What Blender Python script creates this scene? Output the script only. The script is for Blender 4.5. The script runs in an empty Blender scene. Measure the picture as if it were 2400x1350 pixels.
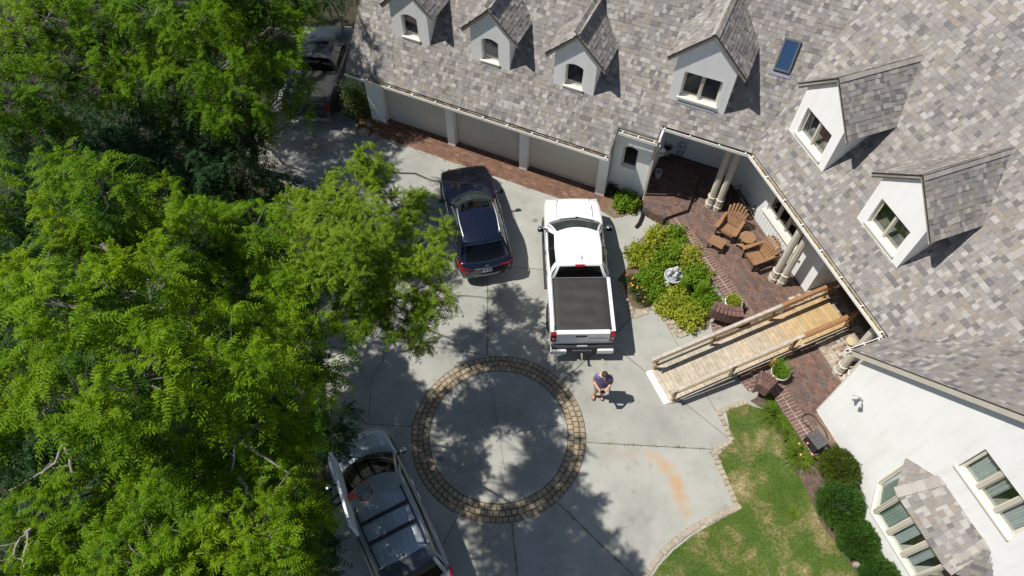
import bpy, bmesh, math, random
import numpy as np
from mathutils import Vector, Matrix
rnd = random.Random(7)
sc = bpy.context.scene
col = sc.collection

# ------------------------------------------------------------------ camera, sky, sun, exposure
F, TILT, H = 1640.0, math.radians(32.5), 20.0          # focal length in photo pixels, tilt off the vertical, flying height
ST, CT = math.sin(TILT), math.cos(TILT)
cd = bpy.data.cameras.new('camera'); cam = bpy.data.objects.new('camera', cd); col.objects.link(cam)
cam.location = (0, 0, H); cam.rotation_euler = (TILT, 0, 0)
cd.sensor_width = 36.0; cd.lens = 36.0 * F / 2400.0; cd.clip_end = 500; cd.clip_start = .1
sc.camera = cam
w = bpy.data.worlds.new('World'); sc.world = w; w.use_nodes = True
nt = w.node_tree; sky = nt.nodes.new('ShaderNodeTexSky'); sky.sky_type = 'NISHITA'; sky.sun_disc = False
sky.sun_elevation = math.radians(60); sky.sun_rotation = math.radians(-90)
sky.air_density = 1.0; sky.dust_density = .6; sky.ozone_density = 1.0
bg = nt.nodes['Background']; nt.links.new(sky.outputs[0], bg.inputs[0]); bg.inputs[1].default_value = .068
sd = bpy.data.lights.new('sun', 'SUN'); sd.energy = 5.0; sd.angle = math.radians(.53); sd.color = (1.0, .955, .88)
sun = bpy.data.objects.new('sun', sd); col.objects.link(sun); sun.location = (-20, 0, 40)
sun.rotation_euler = Vector((math.cos(math.radians(60)), -.02, -math.sin(math.radians(60)))).to_track_quat('-Z', 'Y').to_euler()
sc.view_settings.view_transform = 'Standard'; sc.view_settings.look = 'None'
sc.view_settings.exposure = 0.24; sc.view_settings.gamma = 1.0
sc.render.engine = 'CYCLES'; sc.cycles.use_denoising = True
sc.cycles.max_bounces = 6; sc.cycles.diffuse_bounces = 3; sc.cycles.transmission_bounces = 4; sc.cycles.transparent_max_bounces = 8

# ------------------------------------------------------------------ helpers
def V(*a): return np.array(a, float)
def P(u, v, z=0.0):
    """survey: the place at height z that stands at photo position (u, v)"""
    a = (u - 1200) / F; b = (675 - v) / F
    d = V(a, ST + CT * b, -CT + ST * b); t = (H - z) / -d[2]
    return V(0, 0, H) + d * t
def proj(p):
    x, y, z = p[0], p[1], p[2] - H
    cz = y * ST - z * CT
    return 1200 + F * x / cz, 675 - F * (y * CT + z * ST) / cz, cz
aA = math.radians(-24.3); dA = V(math.cos(aA), math.sin(aA), 0); nA = V(-dA[1], dA[0], 0)
aB = math.radians(-70.2); dB = V(math.cos(aB), math.sin(aB), 0); nB = V(-dB[1], dB[0], 0)
UZ = V(0, 0, 1)
def A(a, n, z=0.0): return a * dA + n * nA + z * UZ
def B(b, n, z=0.0): return b * dB + n * nB + z * UZ

def tag(o, label=None, cat=None, group=None, kind=None):
    if label: o['label'] = label
    if cat: o['category'] = cat
    if group: o['group'] = group
    if kind: o['kind'] = kind
    return o
def empty(name, loc=(0, 0, 0), rz=0.0, label=None, cat=None, group=None, kind=None, parent=None):
    o = bpy.data.objects.new(name, None); col.objects.link(o); o.empty_display_size = .2
    o.location = Vector([float(c) for c in loc]); o.rotation_euler = (0, 0, rz)
    if parent: o.parent = parent
    return tag(o, label, cat, group, kind)
def world_of(o):
    m = o.matrix_basis.copy()
    while o.parent:
        m = o.parent.matrix_basis @ m
        o = o.parent
    return m
def obj(name, verts, faces, mats, parent=None, fm=None, smooth=False, local=True):
    """one mesh object; local=False: verts are world coordinates and are brought into the parent's frame"""
    me = bpy.data.meshes.new(name)
    vs = np.asarray(verts, float).reshape(-1, 3)
    if parent is not None and not local:
        mi = np.array(world_of(parent).inverted()); vs = vs @ mi[:3, :3].T + mi[:3, 3]
    me.from_pydata(vs.tolist(), [], faces)
    for m in (mats if isinstance(mats, (list, tuple)) else [mats]): me.materials.append(m)
    if fm is not None: me.polygons.foreach_set('material_index', np.asarray(fm, np.int32))
    if smooth is True: me.polygons.foreach_set('use_smooth', np.ones(len(me.polygons), bool))
    elif smooth:
        me.polygons.foreach_set('use_smooth', np.ones(len(me.polygons), bool)); me.set_sharp_from_angle(angle=math.radians(smooth))
    me.update()
    o = bpy.data.objects.new(name, me); col.objects.link(o)
    if parent: o.parent = parent
    return o
def fast_mesh(name, verts, loops, starts, totals, mats, fm=None, smooth=False):
    me = bpy.data.meshes.new(name)
    me.vertices.add(len(verts)); me.vertices.foreach_set('co', np.ascontiguousarray(verts, np.float32).ravel())
    me.loops.add(len(loops)); me.loops.foreach_set('vertex_index', np.ascontiguousarray(loops, np.int32))
    me.polygons.add(len(starts)); me.polygons.foreach_set('loop_start', np.ascontiguousarray(starts, np.int32))
    for m in (mats if isinstance(mats, (list, tuple)) else [mats]): me.materials.append(m)
    if fm is not None: me.polygons.foreach_set('material_index', np.ascontiguousarray(fm, np.int32))
    me.polygons.foreach_set('use_smooth', np.full(len(starts), bool(smooth)))
    me.update(calc_edges=True); me.validate()
    return me
def quads_mesh(name, verts, mats, fm=None, smooth=False):
    """verts (N,4,3): N loose quads"""
    n = len(verts); idx = np.arange(n * 4)
    return fast_mesh(name, np.asarray(verts).reshape(-1, 3), idx, np.arange(n) * 4, None, mats, fm, smooth)
def link(name, me, parent=None, loc=None):
    o = bpy.data.objects.new(name, me); col.objects.link(o)
    if parent: o.parent = parent
    if loc is not None: o.location = Vector([float(c) for c in loc])
    return o

class MB:
    """collects shapes for one part"""
    def __init__(s): s.v = []; s.f = []; s.m = []
    def add(s, v, f, m=0):
        k = len(s.v); s.v += [tuple(float(c) for c in p) for p in v]; s.f += [tuple(i + k for i in q) for q in f]; s.m += [m] * len(f); return s
    def box(s, c, size, R=None, m=0, ch=0.0):
        x, y, z = [q / 2 for q in size]
        if ch:
            vs = [(-x, -y, -z), (x, -y, -z), (x, y, -z), (-x, y, -z), (-x, -y, z - ch), (x, -y, z - ch), (x, y, z - ch), (-x, y, z - ch),
                  (-x + ch, -y + ch, z), (x - ch, -y + ch, z), (x - ch, y - ch, z), (-x + ch, y - ch, z)]
            fs = [(3, 2, 1, 0), (0, 1, 5, 4), (1, 2, 6, 5), (2, 3, 7, 6), (3, 0, 4, 7), (4, 5, 9, 8), (5, 6, 10, 9), (6, 7, 11, 10), (7, 4, 8, 11), (8, 9, 10, 11)]
        else:
            vs = [(-x, -y, -z), (x, -y, -z), (x, y, -z), (-x, y, -z), (-x, -y, z), (x, -y, z), (x, y, z), (-x, y, z)]
            fs = [(3, 2, 1, 0), (4, 5, 6, 7), (0, 1, 5, 4), (1, 2, 6, 5), (2, 3, 7, 6), (3, 0, 4, 7)]
        vs = np.array(vs)
        if R is not None: vs = vs @ np.array(R).T
        return s.add(vs + np.array(c, float), fs, m)
    def bar(s, p, q, wd, ht, up=(0, 0, 1), m=0):
        """a square bar from p to q"""
        p, q = np.array(p, float), np.array(q, float); d = q - p; L = np.linalg.norm(d); d /= L
        up = np.array(up, float); sx = np.cross(d, up); sx /= np.linalg.norm(sx); uz = np.cross(sx, d)
        return s.box((p + q) / 2, (L, wd, ht), np.stack([d, -sx, uz], 1), m)
    def tube(s, path, r, n=8, m=0, cap=True):
        path = [np.array(p, float) for p in path]; k = len(path)
        rr = r if hasattr(r, '__len__') else [r] * k
        vs = []; fs = []; prev = None
        for i in range(k):
            d = path[min(i + 1, k - 1)] - path[max(i - 1, 0)]; d /= (np.linalg.norm(d) + 1e-9)
            if prev is None:
                a = np.array((0, 0, 1.)) if abs(d[2]) < .9 else np.array((1., 0, 0)); x = np.cross(a, d)
            else: x = prev - d * (prev @ d)
            x /= (np.linalg.norm(x) + 1e-9); prev = x; y = np.cross(d, x)
            for j in range(n):
                t = 2 * math.pi * j / n; vs.append(path[i] + rr[i] * (x * math.cos(t) + y * math.sin(t)))
        for i in range(k - 1):
            for j in range(n): fs.append((i * n + j, i * n + (j + 1) % n, (i + 1) * n + (j + 1) % n, (i + 1) * n + j))
        if cap: fs.append(tuple(range(n - 1, -1, -1))); fs.append(tuple((k - 1) * n + j for j in range(n)))
        return s.add(vs, fs, m)
    def lathe(s, prof, c=(0, 0, 0), n=20, m=0, axis=None):
        vs = []; fs = []; k = len(prof)
        R = np.eye(3) if axis is None else np.array(axis)
        for r, z in prof:
            for j in range(n):
                t = 2 * math.pi * j / n; vs.append(R @ np.array((r * math.cos(t), r * math.sin(t), z)) + np.array(c, float))
        for i in range(k - 1):
            for j in range(n): fs.append((i * n + j, i * n + (j + 1) % n, (i + 1) * n + (j + 1) % n, (i + 1) * n + j))
        fs.append(tuple(range(n - 1, -1, -1))); fs.append(tuple((k - 1) * n + j for j in range(n)))
        return s.add(vs, fs, m)
    def prism(s, poly, dv, m=0, mside=None):
        """a planar polygon (counter-clockwise seen from the dv side) swept by dv"""
        poly = [np.array(p, float) for p in poly]; k = len(poly); dv = np.array(dv, float)
        s.add(poly + [p + dv for p in poly], [tuple(range(k - 1, -1, -1)), tuple(range(k, 2 * k))], m)
        b = len(s.v) - 2 * k
        for i in range(k):
            j = (i + 1) % k; s.f.append((b + i, b + j, b + k + j, b + k + i)); s.m.append(m if mside is None else mside)
        return s
    def build(s, name, mats, parent=None, smooth=False, local=True):
        return obj(name, s.v, s.f, mats, parent, s.m, smooth, local)

def clip(poly, nrm, k):
    """keep the part of a polygon with nrm.p <= k"""
    out = []
    for i in range(len(poly)):
        p, q = poly[i], poly[(i + 1) % len(poly)]
        a = sum(x * y for x, y in zip(nrm, p)) - k; b = sum(x * y for x, y in zip(nrm, q)) - k
        if a <= 0: out.append(p)
        if (a < 0 < b) or (b < 0 < a):
            t = a / (a - b); out.append(tuple(x + (y - x) * t for x, y in zip(p, q)))
    return out
def inside(pt, poly):
    x, y = pt; c = False
    for i in range(len(poly)):
        (x1, y1), (x2, y2) = poly[i][:2], poly[i - 1][:2]
        if (y1 > y) != (y2 > y) and x < (x2 - x1) * (y - y1) / (y2 - y1) + x1: c = not c
    return c
def spans(poly, t):
    xs = []
    for i in range(len(poly)):
        (x1, y1), (x2, y2) = poly[i], poly[i - 1]
        if (y1 > t) != (y2 > t): xs.append((x2 - x1) * (t - y1) / (y2 - y1) + x1)
    xs.sort(); return list(zip(xs[0::2], xs[1::2]))

# ------------------------------------------------------------------ materials
def nodes(name):
    m = bpy.data.materials.new(name); m.use_nodes = True; t = m.node_tree
    return m, t, t.nodes['Principled BSDF']
def N(t, typ, **kw):
    n = t.nodes.new(typ)
    for k, v in kw.items():
        if k.startswith('i_'): n.inputs[k[2:].replace('_', ' ')].default_value = v
        else: setattr(n, k, v)
    return n
def ramp(t, cols, interp='LINEAR'):
    r = N(t, 'ShaderNodeValToRGB'); e = r.color_ramp; e.interpolation = interp
    while len(e.elements) > 1: e.elements.remove(e.elements[0])
    for i, (p, c) in enumerate(cols):
        el = e.elements[0] if i == 0 else e.elements.new(p)
        el.position = p; el.color = (*c, 1)
    return r
def M(name, c1, c2=None, scale=4.0, rough=.75, bump=0.0, bscale=60.0, metal=0.0, spec=.5, coat=0.0, fine=.0, coords='pos', detail=5):
    m, t, b = nodes(name); L = t.links.new
    b.inputs['Roughness'].default_value = rough; b.inputs['Metallic'].default_value = metal
    b.inputs['Specular IOR Level'].default_value = spec; b.inputs['Coat Weight'].default_value = coat; b.inputs['Coat Roughness'].default_value = .04
    b.inputs['Base Color'].default_value = (*c1, 1)
    if c2 is None and not bump: return m
    if coords == 'pos': co = N(t, 'ShaderNodeNewGeometry').outputs['Position']
    else: co = N(t, 'ShaderNodeTexCoord').outputs['Object']
    if c2 is not None:
        n = N(t, 'ShaderNodeTexNoise', i_Scale=scale, i_Detail=detail, i_Roughness=.6); L(co, n.inputs['Vector'])
        r = ramp(t, [(.34, c1), (.66, c2)]); L(n.outputs['Fac'], r.inputs[0]); L(r.outputs[0], b.inputs['Base Color'])
        if fine:
            n2 = N(t, 'ShaderNodeTexNoise', i_Scale=bscale, i_Detail=3.0); L(co, n2.inputs['Vector'])
            mx = N(t, 'ShaderNodeMix', data_type='RGBA', blend_type='OVERLAY'); mx.inputs[0].default_value = fine
            L(r.outputs[0], mx.inputs[6]); L(n2.outputs['Color'], mx.inputs[7])
            hs = N(t, 'ShaderNodeRGBToBW'); L(n2.outputs['Color'], hs.inputs[0]); L(hs.outputs[0], mx.inputs[7]); L(mx.outputs[2], b.inputs['Base Color'])
    if bump:
        n = N(t, 'ShaderNodeTexNoise', i_Scale=bscale, i_Detail=4.0); L(co, n.inputs['Vector'])
        bm = N(t, 'ShaderNodeBump', i_Strength=bump, i_Distance=.01); L(n.outputs['Fac'], bm.inputs['Height']); L(bm.outputs[0], b.inputs['Normal'])
    return m
def piece_mat(name, cols, rough=.9, nscale=14.0, namt=.35, bump=.3, bscale=120.0):
    """colour picked per piece (island or object), with grain"""
    m, t, b = nodes(name); L = t.links.new
    g = N(t, 'ShaderNodeNewGeometry'); o = N(t, 'ShaderNodeObjectInfo')
    ad = N(t, 'ShaderNodeMath', operation='ADD'); L(g.outputs['Random Per Island'], ad.inputs[0]); L(o.outputs['Random'], ad.inputs[1])
    fr = N(t, 'ShaderNodeMath', operation='FRACT'); L(ad.outputs[0], fr.inputs[0])
    r = ramp(t, cols, 'LINEAR'); L(fr.outputs[0], r.inputs[0])
    n = N(t, 'ShaderNodeTexNoise', i_Scale=nscale, i_Detail=6.0, i_Roughness=.65); L(g.outputs['Position'], n.inputs['Vector'])
    nw = N(t, 'ShaderNodeTexNoise', i_Scale=.55, i_Detail=5.0, i_Roughness=.6); L(g.outputs['Position'], nw.inputs['Vector'])
    wr = ramp(t, [(.3, (.86, .86, .87)), (.7, (1.06, 1.05, 1.03))]); L(nw.outputs['Fac'], wr.inputs[0])
    wm = N(t, 'ShaderNodeMix', data_type='RGBA', blend_type='MULTIPLY'); wm.inputs[0].default_value = 1.0; L(r.outputs[0], wm.inputs[6]); L(wr.outputs[0], wm.inputs[7])
    mx = N(t, 'ShaderNodeMix', data_type='RGBA', blend_type='OVERLAY'); mx.inputs[0].default_value = namt
    L(wm.outputs[2], mx.inputs[6]); L(n.outputs['Fac'], mx.inputs[7]); L(mx.outputs[2], b.inputs['Base Color'])
    b.inputs['Roughness'].default_value = rough; b.inputs['Specular IOR Level'].default_value = .3
    if bump:
        n2 = N(t, 'ShaderNodeTexNoise', i_Scale=bscale, i_Detail=3.0); L(g.outputs['Position'], n2.inputs['Vector'])
        bm = N(t, 'ShaderNodeBump', i_Strength=bump, i_Distance=.006); L(n2.outputs['Fac'], bm.inputs['Height']); L(bm.outputs[0], b.inputs['Normal'])
    return m
def leaf_mat(name, cols, trans=.35, rough=.45):
    m, t, b = nodes(name); L = t.links.new
    g = N(t, 'ShaderNodeNewGeometry')
    n = N(t, 'ShaderNodeTexNoise', i_Scale=.55, i_Detail=3.0); L(g.outputs['Position'], n.inputs['Vector'])
    a = N(t, 'ShaderNodeMath', operation='MULTIPLY_ADD', i_Value=0.0); L(g.outputs['Random Per Island'], a.inputs[0]); a.inputs[1].default_value = .45
    s2 = N(t, 'ShaderNodeMath', operation='MULTIPLY_ADD'); L(n.outputs['Fac'], s2.inputs[0]); s2.inputs[1].default_value = 1.3; s2.inputs[2].default_value = -.38
    L(s2.outputs[0], a.inputs[2])
    r = ramp(t, cols); L(a.outputs[0], r.inputs[0]); L(r.outputs[0], b.inputs['Base Color'])
    b.inputs['Roughness'].default_value = rough; b.inputs['Specular IOR Level'].default_value = .12
    tr = N(t, 'ShaderNodeBsdfTranslucent'); hs = N(t, 'ShaderNodeHueSaturation', i_Saturation=1.1, i_Value=1.5, i_Hue=.485); L(r.outputs[0], hs.inputs['Color']); L(hs.outputs[0], tr.inputs[0])
    mx = N(t, 'ShaderNodeMixShader'); mx.inputs[0].default_value = trans
    L(b.outputs[0], mx.inputs[1]); L(tr.outputs[0], mx.inputs[2]); L(mx.outputs[0], t.nodes['Material Output'].inputs[0])
    return m
def glass_mat(name, tint=(.75, .8, .8), refl=.18):
    m, t, b = nodes(name); L = t.links.new
    tr = N(t, 'ShaderNodeBsdfTransparent'); tr.inputs[0].default_value = (*tint, 1)
    gl = N(t, 'ShaderNodeBsdfGlossy', i_Roughness=.02); gl.inputs[0].default_value = (.9, .95, 1, 1)
    fr = N(t, 'ShaderNodeLayerWeight', i_Blend=.5); mx = N(t, 'ShaderNodeMixShader')
    pw = N(t, 'ShaderNodeMath', operation='POWER'); L(fr.outputs['Facing'], pw.inputs[0]); pw.inputs[1].default_value = 3.0
    ma = N(t, 'ShaderNodeMath', operation='MULTIPLY_ADD'); L(pw.outputs[0], ma.inputs[0]); ma.inputs[1].default_value = .7; ma.inputs[2].default_value = .05 + refl * .4
    L(ma.outputs[0], mx.inputs[0]); L(tr.outputs[0], mx.inputs[1]); L(gl.outputs[0], mx.inputs[2]); L(mx.outputs[0], t.nodes['Material Output'].inputs[0])
    return m

MAT = {}
def stucco():
    m, t, b = nodes('white_stucco'); L = t.links.new; g = N(t, 'ShaderNodeNewGeometry'); pos = g.outputs['Position']
    mp = N(t, 'ShaderNodeMapping'); mp.inputs['Scale'].default_value = (3.2, 3.2, .35); L(pos, mp.inputs[0])
    n1 = N(t, 'ShaderNodeTexNoise', i_Scale=1.6, i_Detail=7.0, i_Roughness=.65); L(mp.outputs[0], n1.inputs['Vector'])
    n2 = N(t, 'ShaderNodeTexNoise', i_Scale=1.1, i_Detail=5.0); L(pos, n2.inputs['Vector'])
    r1 = ramp(t, [(.28, (.77, .765, .745)), (.46, (.84, .84, .83)), (.7, (.87, .87, .865))]); L(n1.outputs['Fac'], r1.inputs[0])
    r2 = ramp(t, [(.3, (.96, .96, .955)), (.6, (1, 1, 1))]); L(n2.outputs['Fac'], r2.inputs[0])
    mu = N(t, 'ShaderNodeMix', data_type='RGBA', blend_type='MULTIPLY'); mu.inputs[0].default_value = 1; L(r1.outputs[0], mu.inputs[6]); L(r2.outputs[0], mu.inputs[7]); L(mu.outputs[2], b.inputs['Base Color'])
    b.inputs['Roughness'].default_value = .9; b.inputs['Specular IOR Level'].default_value = .2
    n3 = N(t, 'ShaderNodeTexNoise', i_Scale=90.0, i_Detail=3.0); L(pos, n3.inputs['Vector']); bm = N(t, 'ShaderNodeBump', i_Strength=.2, i_Distance=.008); L(n3.outputs['Fac'], bm.inputs['Height']); L(bm.outputs[0], b.inputs['Normal'])
    return m
MAT['stucco'] = stucco()
MAT['board'] = M('white_board', (.70, .72, .71), (.76, .77, .76), 2, .7, spec=.3)
MAT['trim'] = M('beige_trim', (.50, .46, .385), (.56, .52, .44), 3, .55)
MAT['cream'] = M('cream_sash', (.66, .61, .50), (.72, .67, .56), 3, .5)
MAT['gutterw'] = M('white_gutter', (.72, .71, .68), (.80, .79, .76), 5, .45)
MAT['gutterin'] = M('gutter_inside', (.50, .42, .27), (.13, .08, .04), 6, .8, detail=8)
MAT['garage_door'] = M('greige_door', (.56, .535, .465), (.60, .575, .50), 2, .7)
MAT['glass'] = glass_mat('window_glass')
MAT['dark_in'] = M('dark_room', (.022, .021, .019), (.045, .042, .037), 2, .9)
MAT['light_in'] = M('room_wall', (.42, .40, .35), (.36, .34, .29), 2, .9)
MAT['curtain'] = M('curtain', (.70, .72, .70), (.62, .65, .63), 6, .9)
MAT['black_edge'] = M('drip_edge', (.03, .028, .026), rough=.6)
shingle_cols = [(0, (0.142, 0.136, 0.137)), (.10, (0.161, 0.154, 0.154)), (.14, (0.226, 0.211, 0.203)), (.36, (0.265, 0.249, 0.241)), (.40, (0.230, 0.201, 0.176)), (.56, (0.257, 0.229, 0.200)), (.60, (0.198, 0.188, 0.187)), (.76, (0.236, 0.223, 0.220)), (.80, (0.295, 0.278, 0.261)), (.93, (0.334, 0.316, 0.297)), (.95, (0.354, 0.341, 0.324)), (1, (0.354, 0.341, 0.324))]
MAT['shingle'] = piece_mat('asphalt_shingle', shingle_cols, .95, 9, .25, .5, 260)
MAT['deck'] = M('roof_felt', (.17, .16, .16), (.24, .22, .21), 6, .95)
MAT['ridgecap'] = piece_mat('ridge_cap_shingle', [(0, (.29, .265, .245)), (1, (.37, .345, .32))], .95, 9, .25, .4, 200)
brick_cols = [(0, (.105, .066, .055)), (.3, (.145, .088, .070)), (.55, (.185, .108, .082)), (.75, (.155, .105, .090)), (.9, (.118, .096, .090)), (1, (.10, .080, .076))]
MAT['brick'] = piece_mat('paving_brick', brick_cols, .85, 9, .5)
MAT['brick_red'] = piece_mat('apron_brick', [(0, (.125, .066, .046)), (.4, (.175, .088, .058)), (.75, (.15, .085, .062)), (1, (.235, .135, .095))], .9, 3, .65)
MAT['brick_cope'] = piece_mat('coping_brick', [(0, (.125, .07, .062)), (.6, (.155, .088, .078)), (1, (.18, .105, .09))], .8, 9, .3)
MAT['brick_white'] = piece_mat('limewashed_brick', [(0, (.16, .11, .09)), (.5, (.32, .27, .22)), (1, (.46, .42, .36))], .9, 12, .7)
MAT['mortar'] = M('mortar', (.46, .40, .33), (.34, .28, .22), 8, .95)
MAT['mortar_dark'] = M('mortar_dirty', (.20, .15, .11), (.13, .095, .07), 5, .95)
MAT['paver'] = piece_mat('tumbled_paver', [(0, (.25, .195, .135)), (.4, (.33, .26, .18)), (.7, (.285, .24, .185)), (1, (.38, .30, .20))], .9, 10, .4)
MAT['edging'] = piece_mat('edging_paver', [(0, (.30, .255, .19)), (.5, (.38, .325, .25)), (1, (.33, .29, .24))], .9, 10, .4)
MAT['moss'] = M('mossy_joint', (.085, .070, .048), (.075, .078, .036), 3, 1)
MAT['soil'] = M('soil', (.045, .032, .023), (.085, .064, .047), 4, 1, .8, 30)

# ------------------------------------------------------------------ small pieces (bricks, shingles, pavers)
def base_chambox():
    m = MB().box((0, 0, 0), (1, 1, 1), ch=.0)
    e = .06; x = .5
    vs = [(-x, -x, -x), (x, -x, -x), (x, x, -x), (-x, x, -x), (-x, -x, .3), (x, -x, .3), (x, x, .3), (-x, x, .3), (-x + e, -x + e, .5), (x - e, -x + e, .5), (x - e, x - e, .5), (-x + e, x - e, .5)]
    fs = [(0, 1, 5, 4), (1, 2, 6, 5), (2, 3, 7, 6), (3, 0, 4, 7), (4, 5, 9, 8), (5, 6, 10, 9), (6, 7, 11, 10), (7, 4, 8, 11), (8, 9, 10, 11)]
    return np.array(vs), fs
def base_wedge():        # x along the course, y up the slope, butt end (y=0) is the thick one
    vs = [(0, 0, 0), (1, 0, 0), (1, 1, 0), (0, 1, 0), (0, 0, 1), (1, 0, 1), (1, 1, .25), (0, 1, .25)]
    fs = [(4, 5, 6, 7), (0, 1, 5, 4), (1, 2, 6, 5), (3, 0, 4, 7)]
    return np.array(vs, float), fs
BASE = {'box': base_chambox(), 'wedge': base_wedge()}
def in_frame(p, mrg=0):
    u, v, d = proj(p); return d > 0 and -mrg < u < 2400 + mrg and -mrg < v < 1350 + mrg
def pieces(parent, name, base, mats, mat, limit=300, stuff_name=None):
    """mats: list of 4x4 arrays (world). The `limit` pieces that show largest become objects, the rest one part."""
    bv, bf = BASE[base]
    key = []
    for i, m in enumerate(mats):
        c = m[:3, 3]; u, v, d = proj(c); ok = 0 < u < 2400 and 0 < v < 1350
        key.append((not ok, d, i))
    key.sort()
    sel = [k[2] for k in key[:limit] if not k[0]]; rest = [i for i in range(len(mats)) if i not in set(sel)]
    me = bpy.data.meshes.new(name); me.from_pydata(bv.tolist(), [], bf); me.materials.append(mat); me.update()
    inv = world_of(parent).inverted()
    for i in sel:
        o = bpy.data.objects.new(name, me); col.objects.link(o); o.parent = parent; o.matrix_local = inv @ Matrix(mats[i].tolist())
    if rest:
        ms = np.stack([mats[i] for i in rest]); vs = np.einsum('nij,vj->nvi', ms[:, :3, :3], bv) + ms[:, None, :3, 3]
        k = len(bv); vs = vs.reshape(-1, 3); mi = np.array(inv); vs = vs @ mi[:3, :3].T + mi[:3, 3]
        fa = np.array(bf); n = len(rest); loops = (fa[None] + (np.arange(n) * k)[:, None, None]).ravel()
        st = np.arange(n * len(bf)) * 4
        o = link(stuff_name or name + '_field', fast_mesh(stuff_name or name + '_field', vs, loops, st, None, mat), parent); o['kind'] = 'stuff'
def frame4(o, x, y, z):
    m = np.eye(4); m[:3, 0] = x; m[:3, 1] = y; m[:3, 2] = z; m[:3, 3] = o; return m
def bricks_on(poly, z, ang, bl=.20, bw=.10, gap=.012, th=.05, bond='run', jit=.004):
    """poly: world xy polygon; returns boxes laid in running bond with their top at z"""
    ex = V(math.cos(ang), math.sin(ang), 0); ey = V(-ex[1], ex[0], 0)
    q = [(float(ex @ V(*p[:2], 0)), float(ey @ V(*p[:2], 0))) for p in poly]
    t0, t1 = min(p[1] for p in q), max(p[1] for p in q); out = []
    r = 0; t = t0
    while t < t1:
        off = (r % 2) * .5 * (bl + gap) if bond == 'run' else 0
        for s0, s1 in spans(q, min(t + bw / 2, t1 - 1e-4)):
            k = math.floor((s0 - off) / (bl + gap)); s = k * (bl + gap) + off
            while s < s1:
                a, b_ = max(s, s0), min(s + bl, s1)
                if b_ - a > .025:
                    c = ex * ((a + b_) / 2) + ey * (t + bw / 2) + UZ * (z - th / 2 + rnd.uniform(-jit, jit))
                    out.append(frame4(c, ex * (b_ - a), ey * bw, UZ * th))
                s += bl + gap
        t += bw + gap; r += 1
    return out

# ------------------------------------------------------------------ the house
MP = 1.09                                   # roof pitch
Z0A, N0A = 2.5, 16.14                       # garage eave
Z0B, N0B = 3.59, 12.27                      # porch eave
ZRA, ZRB, RC, MC, EC = 8.9, 10.1, -.55, 1.0, -5.05
zA = lambda n: Z0A + MP * (n - N0A)
zB = lambda n: Z0B + MP * (n - N0B)
zC = lambda b: Z0B + MC * (b - EC)
HO = A(-2, 19, 0)
house = empty('house', HO, 0, 'white stucco house with grey-brown shingle roof, gabled dormers and three garage doors', 'house')
def part(mb, name, mats, parent=None, smooth=False): return mb.build(name, mats, parent or house, smooth, local=False)
roof = empty('roof', (0, 0, 0), parent=house)
ALL_SH = []
def shingles(pt, nrm, ey, ex, poly, expo=.142, collect=None, seed=0):
    """poly in (s, t): s metres along the course, t metres up the slope; pt(s,t) -> world"""
    r = random.Random(seed); out = [] if collect is None else collect
    t0 = min(p[1] for p in poly); t1 = max(p[1] for p in poly); t = t0; row = 0
    while t < t1:
        for s0, s1 in spans(poly, min(t + expo * .5, t1 - 1e-4)):
            s = s0 - r.random() * .2
            while s < s1:
                wd = r.choice((.06, .08, .10, .11, .13, .14, .16, .18, .21)); a, b = max(s, s0), min(s + wd, s1)
                if b - a > .02:
                    th = r.choice((.007, .008, .016, .018)); o = pt(a, t) - ey * .012 + nrm * .004
                    out.append(frame4(o, ex * (b - a - .003), ey * (expo + .03), nrm * th))
                s += wd
        t += expo; row += 1
    return out
def slope(ex, eh, m, k0, z0, poly, name, parent, thick=.16, seed=0, collect=None, edge=None):
    """a roof slope: poly in (s, h), h horizontal distance along eh. Deck slab plus shingles."""
    g = math.sqrt(1 + m * m); ey = (eh + m * UZ) / g; nrm = np.cross(ex, ey)
    pt_h = lambda s, h: s * ex + h * eh + (z0 + m * (h - k0)) * UZ
    mb = MB(); top = [pt_h(s, h) for s, h in poly]; mb.prism([p - nrm * thick for p in top], nrm * (thick - .004), 0, 1)
    part(mb, name, [MAT['deck'], edge or MAT['trim']], parent)
    hb = min(h for s, h in poly); pt = lambda s, t: pt_h(s, hb + t / g)
    q = [(s, (h - hb) * g) for s, h in poly]
    return shingles(pt, nrm, ey, ex, q, seed=seed, collect=collect)

# plan points of valleys
def plan(n1, k1, n2, k2):
    return np.linalg.solve(np.array([n1[:2], n2[:2]]), np.array([k1, k2]))
def pxy(p): return V(p[0], p[1], 0)
nrA = N0A + (ZRA - Z0A) / MP; nrB = N0B + (ZRB - Z0B) / MP
vt = pxy(plan(nA, nrA, nB, N0B + (ZRA - Z0B) / MP))                    # top of the valley between garage wing and main wing
n2A = N0A + (Z0B - Z0A) / MP
vb = pxy(plan(nA, n2A, nB, N0B))                                       # its foot
e = .11                                                                # gutter width
polyA = [(-14.05, N0A + e), (-3.76, N0A + e), (-3.76, 16.78 + e), (-2.40, 16.78 + e), (-2.40, n2A + e), (float(dA @ vb) + .15, n2A + e), (float(dA @ vt) + .25, nrA), (-14.05, nrA)]
ALL_SH += slope(dA, nA, MP, N0A, Z0A, polyA, 'roof_deck', roof, seed=1)
bvt = float(dB @ vt); nrc = N0B + (zC(RC) - Z0B) / MP
polyB = [(float(dB @ vb) - .1, N0B + e), (EC + .1, N0B + e), (RC + .05, nrc), (RC + (RC - EC) - .05, N0B + e), (6.5, N0B + e), (6.5, nrB), (bvt - .2, nrB), (bvt - .2, float(nB @ vt))]
ALL_SH += slope(dB, nB, MP, N0B, Z0B, polyB, 'roof_deck', roof, seed=2)
NRK = 11.22
polyC = [(-(N0B + .25), EC + e), (-NRK, EC + e), (-NRK, RC), (-nrc, RC)]
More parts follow.
